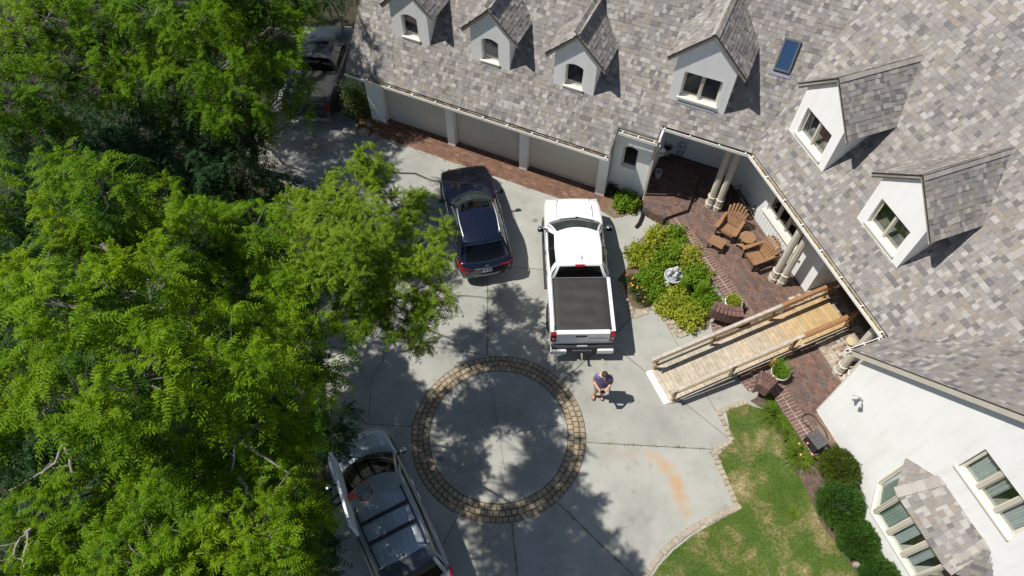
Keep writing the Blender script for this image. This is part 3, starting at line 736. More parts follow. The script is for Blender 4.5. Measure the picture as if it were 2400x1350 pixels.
# downspouts
ds = empty('downspout', (0, 0, 0), parent=house)
part(MB().tube([A(-2.30, 16.86, 3.1), A(-2.34, 16.99, 2.85), A(-2.40, 17.0, 2.6), A(-2.40, 17.0, .35), A(-2.40, 16.92, .22)], .045, 8), 'pipe', MAT['trim'], ds)
part(MB().tube([A(-2.33, 17.2, 3.52), A(-2.33, 16.95, 3.4), A(-2.32, 16.88, 3.25)], .04, 8), 'elbow', MAT['gutterw'], ds)
blk = M('black_pipe', (.012, .012, .013), rough=.4)
pth = [A(-2.40, 16.95, .25), P(1507, 470, .10), P(1507, 490, .06), P(1505, 508, .06), P(1498, 524, .06), P(1489, 534, .05)]
fine = []
for i in range(len(pth) - 1):
    for j in range(8): fine.append(pth[i] + (pth[i + 1] - pth[i]) * j / 8)
o = MB().tube(fine, [.055 if k % 2 else .066 for k in range(len(fine))], 10).build('drain_hose', blk, None, True)
tag(o, 'black corrugated drain hose running from the white downspout onto the concrete', 'hose')

# ---- porch columns
def column(c, zb, zt, name='column'):
    cl = empty(name, (0, 0, 0), parent=house)
    R = RB; oct_ = lambda r: [(r, -r * .45), (r, r * .45), (r * .45, r), (-r * .45, r), (-r, r * .45), (-r, -r * .45), (-r * .45, -r), (r * .45, -r)]
    def ring(r, z0, z1, r1=None):
        r1 = r1 or r; p0 = [c + R @ V(x, y, 0) + UZ * (z0) for x, y in oct_(r)]; p1 = [c + R @ V(x, y, 0) + UZ * z1 for x, y in oct_(r1)]
        mb = MB().add(p0 + p1, [tuple(range(7, -1, -1)), tuple(range(8, 16))] + [(i, (i + 1) % 8, 8 + (i + 1) % 8, 8 + i) for i in range(8)]); return mb
    part(ring(.155, zb, zb + .16), 'plinth', MAT['trim'], cl); part(ring(.165, zb + .16, zb + .19), 'plinth_band', MAT['trim'], cl)
    part(ring(.135, zb + .19, zb + .50), 'base', MAT['trim'], cl); part(ring(.152, zb + .50, zb + .54), 'base_band', MAT['trim'], cl)
    part(ring(.115, zb + .54, zt - .16, .105), 'shaft', MAT['trim'], cl); part(ring(.13, zt - .16, zt, .16), 'capital', MAT['trim'], cl)
for u, v in ((1662, 481), (1680, 488), (1811, 654), (1829, 662), (1962, 872), (1983, 893)): column(P(u, v, .26) * V(1, 1, 0), .26, 3.19)
# lantern by the side door
ln = empty('wall_lantern', (0, 0, 0), parent=house); q = A(-2.22, 17.25, 2.35); wm = M('white_iron', (.70, .70, .68), rough=.5)
part(MB().bar(A(-2.47, 17.3, 2.75), q + UZ * .42, .02, .02).tube([q + UZ * .42, q + UZ * .32], .008), 'bracket', wm, ln)
part(MB().lathe([(.005, .34), (.03, .30), (.11, .24), (.12, .22), (.10, .22)], q, 10), 'cap', wm, ln)
for k in range(6): t = k * math.pi / 3; part(MB().bar(q + V(.075 * math.cos(t), .075 * math.sin(t), .0), q + V(.095 * math.cos(t), .095 * math.sin(t), .22), .014, .014, (1, 0, .01)), 'cage_bar', wm, ln)
part(MB().lathe([(.06, .01), (.08, .21)], q, 10), 'lamp_glass', MAT['glass'], ln); part(MB().lathe([(.01, -.08), (.03, -.04), (.085, -.01), (.085, .01)], q, 10), 'base_ring', wm, ln)

# ------------------------------------------------------------------ the ground
def img_poly(pts, z=0.0): return [P(u, v, z) for u, v in pts]
def sheet(name, pts, z, mat, kind='structure', parent=None):
    vs = [(p[0], p[1], z) for p in pts]
    a = sum(vs[i - 1][0] * vs[i][1] - vs[i][0] * vs[i - 1][1] for i in range(len(vs)))
    if a < 0: vs = vs[::-1]
    o = obj(name, vs, [tuple(range(len(vs)))], mat, parent)
    if kind: o['kind'] = kind
    return o
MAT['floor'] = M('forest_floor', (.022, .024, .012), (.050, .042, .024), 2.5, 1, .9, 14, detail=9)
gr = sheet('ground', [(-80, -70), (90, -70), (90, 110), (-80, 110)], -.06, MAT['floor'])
# concrete with wear, old stains and one rust run
def concrete():
    m, t, b = nodes('concrete'); L = t.links.new
    g = N(t, 'ShaderNodeNewGeometry'); pos = g.outputs['Position']
    n1 = N(t, 'ShaderNodeTexNoise', i_Scale=.7, i_Detail=7.0, i_Roughness=.62); L(pos, n1.inputs['Vector'])
    r1 = ramp(t, [(.3, (.245, .245, .22)), (.5, (.315, .315, .285)), (.72, (.365, .36, .33))]); L(n1.outputs['Fac'], r1.inputs[0])
    n2 = N(t, 'ShaderNodeTexNoise', i_Scale=55.0, i_Detail=4.0); L(pos, n2.inputs['Vector'])
    mx = N(t, 'ShaderNodeMix', data_type='RGBA', blend_type='OVERLAY'); mx.inputs[0].default_value = .3; L(r1.outputs[0], mx.inputs[6]); L(n2.outputs['Fac'], mx.inputs[7])
    # dark blotches
    n3 = N(t, 'ShaderNodeTexNoise', i_Scale=1.9, i_Detail=6.0, i_Roughness=.7); L(pos, n3.inputs['Vector'])
    r3 = ramp(t, [(.58, (1, 1, 1)), (.80, (.62, .615, .59))]); L(n3.outputs['Fac'], r3.inputs[0])
    mu = N(t, 'ShaderNodeMix', data_type='RGBA', blend_type='MULTIPLY'); mu.inputs[0].default_value = 1; L(mx.outputs[2], mu.inputs[6]); L(r3.outputs[0], mu.inputs[7])
    # rust run: strongest near two spots of this slab, broken up by noise
    cur = mu.outputs[2]
    run = [(1515, 1064), (1540, 1076), (1562, 1094), (1577, 1118), (1588, 1144), (1597, 1168), (1605, 1192), (1610, 1214)]; spots = []
    for i in range(len(run) - 1):
        for k in range(4):
            f = k / 4; u, v = run[i][0] + (run[i + 1][0] - run[i][0]) * f, run[i][1] + (run[i + 1][1] - run[i][1]) * f; q = (i + f) / 7
            spots.append((P(u, v),   .12 + .19 * math.sin(math.pi * (.15 + .75 * q)), (.42, .22, .06), .05 + .11 * math.sin(math.pi * (.2 + .7 * q))))
    spots += [(P(1430, 1062), .42, (.27, .225, .17), .45), (P(1480, 1062), .40, (.28, .22, .16), .45), (P(1255, 517), .13, (.12, .11, .09), .8), (P(1032, 1078), .14, (.08, .08, .08), .6), (P(1640, 1095), .35, (.26, .26, .24), .45), (P(1130, 655), .28, (.17, .16, .14), .5), (P(1205, 700), .3, (.2, .19, .17), .35), (P(1360, 850), .25, (.16, .15, .14), .5), (P(640, 420), 1.2, (.16, .12, .085), .6), (P(740, 345), .9, (.17, .12, .08), .55), (P(660, 300), 1.0, (.17, .125, .085), .5), (P(1090, 560), .9, (.24, .235, .21), .35), (P(1350, 640), 1.0, (.26, .255, .235), .35), (P(820, 900), 1.1, (.2, .19, .17), .4)]
    for (c, rad, colr, amt) in spots:
        d = N(t, 'ShaderNodeVectorMath', operation='DISTANCE'); d.inputs[1].default_value = tuple(c); 
        wob = N(t, 'ShaderNodeTexNoise', i_Scale=2.6, i_Detail=5.0); L(pos, wob.inputs['Vector'])
        L(pos, d.inputs[0])
        a = N(t, 'ShaderNodeMath', operation='MULTIPLY_ADD'); L(wob.outputs['Fac'], a.inputs[0]); a.inputs[1].default_value = rad * 1.5; a.inputs[2].default_value = -rad * .75
        s = N(t, 'ShaderNodeMath', operation='ADD'); L(d.outputs['Value'], s.inputs[0]); L(a.outputs[0], s.inputs[1])
        mr = N(t, 'ShaderNodeMapRange', i_From_Min=rad * .15, i_From_Max=rad, i_To_Min=amt, i_To_Max=0.0); L(s.outputs[0], mr.inputs[0])
        k = N(t, 'ShaderNodeMix', data_type='RGBA'); L(mr.outputs[0], k.inputs[0]); L(cur, k.inputs[6]); k.inputs[7].default_value = (*colr, 1); cur = k.outputs[2]
    oi = N(t, 'ShaderNodeObjectInfo'); tone = N(t, 'ShaderNodeMapRange', i_To_Min=.88, i_To_Max=1.06); L(oi.outputs['Random'], tone.inputs[0])
    tv = N(t, 'ShaderNodeVectorMath', operation='SCALE'); L(cur, tv.inputs[0]); L(tone.outputs[0], tv.inputs['Scale']); cur = tv.outputs[0]
    L(cur, b.inputs['Base Color']); b.inputs['Roughness'].default_value = .88; b.inputs['Specular IOR Level'].default_value = .3
    bm = N(t, 'ShaderNodeBump', i_Strength=.25, i_Distance=.006); L(n2.outputs['Fac'], bm.inputs['Height']); L(bm.outputs[0], b.inputs['Normal'])
    return m
MAT['concrete'] = concrete()
drive = empty('driveway', (0, 10, 0), kind='structure')
RCX, RCY, RO, RI = -.40, 7.56, 2.60, 2.06
outline = [tuple(p[:2]) for p in (P(715, 62), P(825, 62), P(860, 250), P(880, 300), P(1415, 470), P(1440, 500), P(1540, 480), P(1640, 600), P(1780, 800), P(1830, 900), P(1760, 1060), P(1780, 1180), P(1640, 1300), P(1560, 1400), P(1180, 1500), P(800, 1500), P(770, 1000), P(745, 680), P(640, 500), P(590, 330), P(690, 140))]
jt = sheet('joint_bed', [P(u, v) for u, v in ((715, 62), (825, 62), (885, 330), (1430, 500), (1560, 470), (1850, 900), (1790, 1180), (1560, 1400), (780, 1500), (760, 1000), (560, 470), (590, 330))], -.02, MAT['moss'], None, drive)
jt.location = (0, -10, 0)
J = [((1143, 833), (1143, 640)), ((1322, 890), (1487, 741)), ((1372, 1037), (1650, 1052)), ((1307, 1178), (1480, 1345)), ((1200, 1225), (1213, 1350)), ((1073, 1210), (1030, 1290)), ((975, 1000), (780, 990)), ((1143, 833), (1000, 810))]
JW = [(P(*a)[:2], P(*b)[:2]) for a, b in J]
def cut(poly, p, q, gap=.009):
    """the two sides of the line p->q"""
    d = (q - p) / np.linalg.norm(q - p); n = (-d[1], d[0]); k = n[0] * p[0] + n[1] * p[1]
    return clip(poly, (-n[0], -n[1]), -(k + gap)), clip(poly, n, k - gap)      # left of the line, right of it
slabs = []
for i in range(8):
    (p0, q0), (p1, q1) = JW[i], JW[(i + 1) % 8]         # clockwise order
    s = cut(cut(outline, p0, q0)[1], p1, q1)[0]
    # keep the half on the joints' own side of the ring centre
    mid = (q0 - p0) / np.linalg.norm(q0 - p0) + (q1 - p1) / np.linalg.norm(q1 - p1)
    if i == 7:
        pass
    c = (p0 + p1) / 2 - mid * 1.2
    s = clip(s, (-mid[0], -mid[1]), -(mid[0] * c[0] + mid[1] * c[1]))
    slabs.append(s)
extra = [((1200, 620), (1275, 630)), ((600, 470), (880, 380)), ((1450, 640), (1540, 727)), ((1542, 727), (1587, 805)), ((1649, 914), (1676, 962)), ((640, 330), (860, 310))]
final = []
for i, s in enumerate(slabs):
    if len(s) < 3: continue
    if i == 0:
        a, b_ = cut(s, P(1100, 612)[:2], P(1470, 655)[:2]); final += [a, b_]
    elif i == 7:
        a, b_ = cut(s, P(640, 500)[:2], P(1140, 600)[:2]); c2, d2 = cut(a, P(600, 345)[:2], P(880, 325)[:2]); final += [b_, c2, d2]
    elif i == 1:
        a, b_ = cut(s, P(1459, 828)[:2], P(1519, 876)[:2]); c2, d2 = cut(a, P(1542, 727)[:2], P(1587, 805)[:2]); e2, f2 = cut(b_, P(1560, 860)[:2], P(1676, 962)[:2]); final += [c2, d2, b_]
    else: final.append(s)
for s in final:
    if len(s) < 3: continue
    a = sum(s[k - 1][0] * s[k][1] - s[k][0] * s[k - 1][1] for k in range(len(s)))
    if a < 0: s = s[::-1]
    MB().prism([(x, y - 10, -.10) for x, y in s], (0, 0, .10)).build('slab', MAT['concrete'], drive)
# the paved ring and the round slab inside it, in four quarters
ring = empty('paver_ring', (RCX, RCY, 0), kind='structure')
MB().lathe([(RO + .012, -.02), (RO + .012, .003)], (0, 0, 0), 96).build('mortar_bed', MAT['moss'], ring)
pv = []
for k, (r0, r1, cnt) in enumerate(((RI + .02, RI + .19, 80), (RI + .205, RI + .365, 84), (RI + .38, RO, 90))):
    off = rnd.random()
    for i in range(cnt):
        t = 2 * math.pi * (i + off) / cnt; rm = (r0 + r1) / 2; er = V(math.cos(t), math.sin(t), 0); et = V(-er[1], er[0], 0)
        jr = rnd.uniform(-.06, .06); er2 = er * math.cos(jr) + et * math.sin(jr); et2 = V(-er2[1], er2[0], 0)
        pv.append(frame4(V(RCX, RCY, 0) + er * (rm + rnd.uniform(-.006, .006)) + UZ * (-.022 + rnd.uniform(-.003, .004)), et2 * (2 * math.pi * rm / cnt - rnd.uniform(.012, .026)), er2 * (r1 - r0 - rnd.uniform(.004, .016)), UZ * .07))
pieces(ring, 'paver', 'box', pv, MAT['paver'], 300)
circ = empty('round_slab', (RCX, RCY, 0), kind='structure')
MB().lathe([(RI + .015, -.02), (RI + .015, .0075)], (0, 0, 0), 96).build('joint_bed', MAT['moss'], circ)
base = [(RCX + RI * math.cos(2 * math.pi * i / 128), RCY + RI * math.sin(2 * math.pi * i / 128)) for i in range(128)]
l1 = (P(1145, 868)[:2], P(1197, 1185)[:2]); l2 = (P(1025, 1045)[:2], P(1330, 993)[:2])
for a in cut(base, *l1, gap=.005):
    for s in cut(a, *l2, gap=.005):
        MB().prism([(x - RCX, y - RCY, -.05) for x, y in s], (0, 0, .062)).build('slab', MAT['concrete'], circ)

# brick apron in front of the garage doors
apr = empty('brick_apron', A(-9, 16, 0), kind='structure')
ap = [A(-13.9, 17.0)[:2], A(-13.55, 15.90)[:2], A(-3.75, 15.90)[:2], A(-3.4, 16.4)[:2], A(-3.8, 17.0)[:2]]
o = sheet('mortar_bed', [V(*p) - np.array(A(-9, 16))[:2] for p in ap], .006, MAT['mortar_dark'], None, apr)
pieces(apr, 'brick', 'box', bricks_on(ap, .016, aA, .20, .10, .010), MAT['brick_red'], 300)

# the raised brick terrace
TZ = .26
ter = empty('brick_terrace', B(-8, 12, 0), kind='structure')
tl = [B(-13.07, 10.48), B(-8.63, 10.88), B(-8.50, 11.35), B(-7.9, 11.5), B(-5.9, 11.35), B(-5.80, 10.43), B(-3.45, 10.56), B(-3.33, 11.40), B(-4.62, 11.40), B(-4.62, 14.25), B(-8.34, 14.25), B(-8.34, NW + .02), B(bs, NW + .02), A(-2.47, 19.44), A(-2.47, 17.06), P(1530, 470, .26)]
loc = B(-8, 12)
tp = [(p[0] - loc[0], p[1] - loc[1], 0) for p in tl]
ar = sum(tp[i - 1][0] * tp[i][1] - tp[i][0] * tp[i - 1][1] for i in range(len(tp)))
if ar < 0: tp = tp[::-1]
MB().prism(tp, (0, 0, TZ - .012), 0, 1).build('terrace_base', [MAT['mortar_dark'], M('old_concrete', (.30, .27, .22), (.40, .37, .31), 7, .95)], ter)
field = [p[:2] for p in (B(-12.5, 11.03), B(-8.55, 11.36), B(-7.9, 11.55), B(-5.85, 11.4), B(-5.80, 10.97), B(-3.95, 11.03), B(-4.62, 11.40), B(-4.62, 13.4), B(bs, NW), A(bx, 19.4), A(-2.45, 19.4), A(-2.45, 18.3), A(-.95, 17.1))]
pieces(ter, 'brick', 'box', bricks_on(field, TZ, aB + .06, .20, .098, .008, jit=.003), MAT['brick'], 300)
cop = []
def border(p, q, n=2, depth=.26, wd=.098, z=TZ + .012):
    d = q - p; L = np.linalg.norm(d); d = d / L; nn = V(-d[1], d[0], 0); k = int(L / (wd + .010))
    for r_ in range(n):
        for i in range(k): cop.append(frame4(p + d * ((i + .5) * L / k) + nn * ((r_ + .5) * depth) + UZ * (z - .03 - p[2] * 0), d * (L / k - .010), nn * (depth - .012), UZ * .06))
border(B(-13.10, 10.44), B(-8.66, 10.84)); border(B(-5.83, 10.40), B(-3.45, 10.50)); 
border(B(-3.43, 10.50), B(-3.33, 11.38), 1, .24)
pieces(ter, 'coping_brick', 'box', cop, MAT['brick_cope'], 300)
# mortar lines of the coping show pale
for (p, q) in ((B(-13.10, 10.44), B(-8.66, 10.84)), (B(-5.83, 10.40), B(-3.45, 10.50))):
    d = (q - p); d = d / np.linalg.norm(d); nn = V(-d[1], d[0], 0); pp = [p + nn * .008, q + nn * .008, q + nn * .51, p + nn * .51]
    MB().prism([(x[0] - loc[0], x[1] - loc[1], TZ - .02) for x in pp], (0, 0, .024)).build('coping_mortar', MAT['mortar'], ter)
# side-door landing, one brick-and-a-half above the terrace, with its soldier-course rim
def block(name, pts, z, mat, parent, z0=.0):
    vs = [(p[0] - loc[0], p[1] - loc[1], z0) for p in pts]; a = sum(vs[i - 1][0] * vs[i][1] - vs[i][0] * vs[i - 1][1] for i in range(len(vs)))
    if a < 0: vs = vs[::-1]
    return MB().prism(vs, (0, 0, z - z0)).build(name, mat, parent)
LZ = .42
landing = empty('landing_step', B(-8, 12, 0), kind='structure')
MAT['brickside'] = M('brick_face', (.10, .062, .05), (.16, .10, .08), 9, .9)
lp = [A(-2.42, 17.0), A(-2.38, 16.86), A(-2.20, 16.46), A(-1.80, 16.34), A(-1.42, 16.28), A(-1.20, 16.60), A(-.99, 16.76), A(-.77, 16.98), A(-.82, 18.95), A(-2.46, 18.95)]
block('step_core', lp, LZ - .014, MAT['brickside'], landing)
lb = bricks_on([p[:2] for p in (A(-2.42, 17.0), A(-2.36, 16.86), A(-2.19, 16.48), A(-1.44, 16.32), A(-1.32, 16.6), A(-1.12, 17.0), A(-1.14, 18.65), A(-2.45, 18.65))], LZ, aA, .2, .098, .01)
cop = []; border(A(-.77, 16.98), A(-.82, 18.95), 1, .32, .098, LZ + .006); border(A(-1.38, 16.32), A(-.80, 16.96), 1, .30, .098, LZ + .006); border(A(-.84, 18.66), A(-2.45, 18.66), 1, -.27, .098, LZ + .006)
pieces(landing, 'brick', 'box', lb + cop, MAT['brick'], 300)
sbr = []
for row in range(4):
    for a_, b_ in zip(lp[1:5], lp[2:6]):
        d = b_ - a_; L_ = np.linalg.norm(d); d = d / L_; q = V(-d[1], d[0], 0); kk = max(1, int(L_ / .2))
        for i in range(kk): sbr.append(frame4(a_ + d * ((i + .5) * L_ / kk) + UZ * (.05 + row * .085), d * (L_ / kk - .012), q * .03, UZ * .072))
pieces(landing, 'face_brick', 'box', sbr, MAT['brick'], 100)
# limewashed entry steps on both sides of the ramp
ent = empty('entry_steps', B(-8, 12, 0), kind='structure')
for k, (n0, z1) in enumerate(((12.62, .32), (13.0, .37), (13.38, .42))):
    pts = [B(-8.32, n0), B(-5.2 if k < 2 else -5.62, n0), B(-5.2 if k < 2 else -5.62, n0 + (.4 if k < 2 else .9)), B(-8.32, n0 + (.4 if k < 2 else .9))]
    block('step_core', pts, z1 - .012, MAT['mortar'], ent, TZ - .02)
    pieces(ent, 'brick', 'box', bricks_on([p[:2] for p in pts], z1, aB + math.pi / 2, .2, .09, .012), MAT['brick_white'], 150)
# curved steps down to the drive, flanked by two curved cheek walls
stp = empty('drive_steps', B(-8, 12, 0), kind='structure')
for k, (n0, z1) in enumerate(((9.85, .09), (10.28, .175))):
    pts = [B(-8.4, n0 + .1), B(-7.9, n0 - .05), B(-6.4, n0 - .05), B(-5.95, n0 + .05), B(-5.75, n0 + .5), B(-5.85, n0 + 1.2), B(-8.4, n0 + 1.2)]
    block('step_core', pts, z1 - .012, MAT['mortar'], stp)
    pieces(stp, 'brick', 'box', bricks_on([p[:2] for p in pts], z1, aB + math.pi / 2, .2, .098, .012), MAT['brick_cope'], 150)
def cheek(name, pts, z, label):
    c = sum(pts) / len(pts); c[2] = 0; r = empty(name, c, 0, label, 'brick wall', 'curved brick walls flanking the ramp')
    vs = [(p[0] - c[0], p[1] - c[1], 0) for p in pts]; a = sum(vs[i - 1][0] * vs[i][1] - vs[i][0] * vs[i - 1][1] for i in range(len(vs)))
    if a < 0: vs = vs[::-1]
    MB().prism([(x * .96, y * .96, 0) for x, y, _ in vs], (0, 0, z - .02)).build('wall_core', MAT['mortar'], r)
    return r, c
def arc_wall(label, p0, p1, bulge, wd, z):
    """a low curved wall from p0 to p1, capped with two rings of header bricks"""
    d = p1 - p0; L = np.linalg.norm(d); d = d / L; nn = V(-d[1], d[0], 0); K = 8
    ctr = [p0 + d * (L * i / K) + nn * bulge * (1 - (2 * i / K - 1) ** 2) for i in range(K + 1)]
    r = empty('brick_wall', V(*(sum(ctr) / len(ctr))[:2], 0), 0, label, 'brick wall')
    capb, side = [], []
    for i in range(K):
        a, b_ = ctr[i], ctr[i + 1]; t = b_ - a; l = np.linalg.norm(t); t = t / l; q = V(-t[1], t[0], 0); m_ = (a + b_) / 2
        for sg in (-.5, .5): capb.append(frame4(m_ + q * sg * wd / 2 + UZ * (z - .03), t * (l - .011), q * (wd / 2 - .010), UZ * .06))
        for row in range(int((z - .07) / .075)):
            for sg in (-1, 1): side.append(frame4(m_ + q * sg * (wd / 2 - .035) + UZ * (.04 + row * .075), t * (l - .010), q * .06, UZ * .064))
        MB().box(m_ + UZ * (z - .055) / 2, (l + .02, wd - .03, z - .045), np.stack([t, q, UZ], 1)).build('wall_core', MAT['brickside'], r, local=False)
    pieces(r, 'cap_brick', 'box', capb, MAT['brick_cope']); pieces(r, 'side_brick', 'box', side, MAT['brick_cope'])
arc_wall('curved low brick wall beside the yellow-green flower bed at the foot of the terrace', P(1664, 731, .45), P(1734, 748, .45), -.07, .38, .47)
arc_wall('curved low brick wall below the ramp, beside the strappy grass clump', P(1770, 899, .45), P(1803, 918, .45), .03, .50, .47)

# ---- lawn, beds and their paver edging
def lawn_mat():
    m, t, b = nodes('lawn'); L = t.links.new
    g = N(t, 'ShaderNodeNewGeometry'); pos = g.outputs['Position']
    n = N(t, 'ShaderNodeTexNoise', i_Scale=1.1, i_Detail=8.0, i_Roughness=.65, i_Distortion=.4); L(pos, n.inputs['Vector'])
    r = ramp(t, [(.36, (.055, .098, .022)), (.48, (.085, .125, .03)), (.56, (.19, .165, .075)), (.68, (.35, .275, .165))]); L(n.outputs['Fac'], r.inputs[0])
    n2 = N(t, 'ShaderNodeTexNoise', i_Scale=40.0, i_Detail=4.0); L(pos, n2.inputs['Vector'])
    mx = N(t, 'ShaderNodeMix', data_type='RGBA', blend_type='OVERLAY'); mx.inputs[0].default_value = .5; L(r.outputs[0], mx.inputs[6]); L(n2.outputs['Fac'], mx.inputs[7])
    L(mx.outputs[2], b.inputs['Base Color']); b.inputs['Roughness'].default_value = .95; b.inputs['Specular IOR Level'].default_value = .15
    return m
MAT['lawn'] = lawn_mat()
lawn_px = [(1700, 958), (1748, 948), (1790, 960), (1815, 1000), (1838, 1050), (1862, 1100), (1885, 1140), (1908, 1190), (1925, 1230), (1955, 1270), (1985, 1310), (2010, 1352), (2030, 1400), (1520, 1400), (1522, 1360), (1545, 1326), (1580, 1289), (1630, 1250), (1690, 1217), (1736, 1194), (1708, 1130), (1680, 1070), (1715, 1035)]
lawn_pts = img_poly(lawn_px)
lawn = sheet('lawn', lawn_pts, .02, MAT['lawn'])
bed_px = [(1758, 940), (1778, 928), (1815, 905), (1830, 925), (1905, 1060), (1960, 1080), (2060, 1190), (2200, 1400), (2030, 1400), (2010, 1352), (1985, 1310), (1955, 1270), (1925, 1230), (1908, 1190), (1885, 1140), (1862, 1100), (1838, 1050), (1815, 1000), (1790, 960)]
sheet('mulch_bed', img_poly(bed_px), .014, M('mulch', (.07, .048, .036), (.15, .105, .08), 7, 1, .9, 40, detail=9))
fb_px = [(1470, 628), (1478, 590), (1500, 562), (1535, 530), (1548, 510), (1700, 722), (1665, 748), (1660, 765), (1612, 775), (1590, 790), (1545, 728), (1478, 722), (1478, 745), (1448, 655)]
sheet('flower_bed', img_poly(fb_px), .012, M('bed_soil', (.10, .066, .043), (.17, .115, .075), 6, 1, .9, 40, detail=9))
sb_px = [(1404, 492), (1408, 470), (1425, 440), (1512, 460), (1505, 480), (1490, 500), (1440, 512)]
sheet('side_bed', img_poly(sb_px), .012, M('side_bed_soil', (.12, .085, .055), (.20, .15, .10), 6, 1, .9, 40))
sheet('planting_strip', img_poly([(815, 240), (865, 230), (890, 292), (905, 300), (880, 330), (840, 300)]), .012, MAT['soil'])
def edging(name, lines, wd, ln, parent, rows=1):
    out = []
    for pts in lines:
        ws = [P(u, v) for u, v in pts]
        for r_ in range(rows):
            for a, b_ in zip(ws[:-1], ws[1:]):
                d = b_ - a; L = np.linalg.norm(d); d = d / L; q = V(-d[1], d[0], 0); k = max(1, round(L / ln))
                for i in range(k):
                    if rnd.random() < .03: continue
                    jr = rnd.uniform(-.09, .09); d2 = d * math.cos(jr) + q * math.sin(jr); q2 = V(-d2[1], d2[0], 0)
                    out.append(frame4(a + d * ((i + .5) * L / k) + q * (r_ * (wd + .012) + rnd.uniform(-.01, .01)) + UZ * (.0 + rnd.uniform(-.006, .008)), d2 * (L / k - rnd.uniform(.012, .028)), q2 * (wd - rnd.uniform(.0, .02)), UZ * .065))
    pieces(parent, name, 'box', out, MAT['edging'], 300)
ed = empty('lawn_edging', P(1700, 1100), kind='structure')
edging('paver', [[(1683, 962), (1700, 998), (1716, 1034), (1672, 1056), (1690, 1100), (1712, 1150), (1728, 1190), (1680, 1212), (1620, 1242), (1570, 1280), (1535, 1315), (1505, 1360)], [(1680, 968), (1720, 952), (1752, 942)]], .16, .15, ed)
edging('paver', [[(1738, 1186), (1686, 1205), (1626, 1234), (1576, 1270), (1540, 1308), (1512, 1352)][::1]], .15, .2, ed)
ed2 = empty('bed_edging', P(1550, 730), kind='structure')
edging('paver', [[(1484, 741), (1540, 724), (1590, 790), (1618, 776), (1660, 764)], [(1484, 737), (1466, 700), (1452, 662)]], .17, .17, ed2, 1)
edging('paver', [[(1492, 733), (1535, 720)], [(1548, 722), (1596, 780)]], .15, .17, ed2, 1)

# cracks in the old slabs
CR = M('crack', (.05, .045, .038), (.09, .08, .065), 8, 1)
def crack(pts, wd=.006, z=.0025, seed=1):
    r = random.Random(seed); ws = [P(u, v) for u, v in pts]; line = []
    for a, b_ in zip(ws[:-1], ws[1:]):
        k = max(2, int(np.linalg.norm(b_ - a) / .09))
        for i in range(k): line.append(a + (b_ - a) * i / k + V(r.gauss(0, .016), r.gauss(0, .016), 0))
    line.append(ws[-1]); vs = []; fs = []
    for i, p in enumerate(line):
        d = line[min(i + 1, len(line) - 1)] - line[max(i - 1, 0)]; d = d / (np.linalg.norm(d) + 1e-9); q = V(-d[1], d[0], 0) * wd * r.uniform(.4, 1.3); vs += [p - q + UZ * z, p + q + UZ * z]
    fs = [(2 * i, 2 * i + 2, 2 * i + 3, 2 * i + 1) for i in range(len(line) - 1)]
    obj('crack', vs, fs, CR, drive, local=False)
crack([(905, 812), (895, 850), (872, 880), (868, 930), (865, 985)], .008, seed=3); crack([(1459, 830), (1490, 850), (1519, 876)], .004, seed=4); crack([(1425, 560), (1440, 600), (1452, 640)], .004, seed=5)
crack([(700, 395), (690, 430), (705, 470)], .007, seed=6); crack([(1070, 1060), (1040, 1072), (1000, 1080)], .004, seed=7); crack([(1130, 1000), (1152, 1040), (1150, 1080)], .003, .0145, seed=8)

# ------------------------------------------------------------------ vehicles
def paint(name, c, metal=0.0, rough=.3, coat=1.0):
    m, t, b = nodes(name); b.inputs['Base Color'].default_value = (*c, 1); b.inputs['Metallic'].default_value = metal; b.inputs['Roughness'].default_value = rough
    b.inputs['Coat Weight'].default_value = coat; b.inputs['Coat Roughness'].default_value = .03
    g = N(t, 'ShaderNodeNewGeometry'); n = N(t, 'ShaderNodeTexNoise', i_Scale=3.0, i_Detail=6.0, i_Roughness=.7); t.links.new(g.outputs['Position'], n.inputs['Vector'])
    r = ramp(t, [(.35, (rough, rough, rough)), (.75, (rough + .15,) * 3)]); t.links.new(n.outputs['Fac'], r.inputs[0]); t.links.new(r.outputs[0], b.inputs['Roughness'])
    return m
CARGLASS = M('car_glass', (.008, .010, .011), rough=.03, spec=.6)
TINT = M('car_glass_tinted', (.002, .002, .002), rough=.04, spec=.35)
WS = M('windscreen_glass', (.035, .05, .05), (.02, .03, .03), 3, .04, spec=.7)
BLACKP = M('black_plastic', (.014, .014, .015), (.022, .022, .022), 20, .6)
RUBBER = M('tyre_rubber', (.012, .012, .012), (.02, .02, .019), 30, .85)
ALLOY = M('alloy', (.45, .46, .47), rough=.3, metal=.9)
CHROME = M('chrome', (.75, .76, .77), rough=.12, metal=1.0)
REDL = M('tail_lens', (.26, .006, .008), rough=.12, spec=.6)
CLEARL = M('head_lens', (.55, .57, .58), rough=.1, spec=.7)
PLATE = M('number_plate', (.62, .68, .70), (.48, .60, .64), 30, .5)
INK = M('plate_ink', (.03, .04, .05), rough=.6)
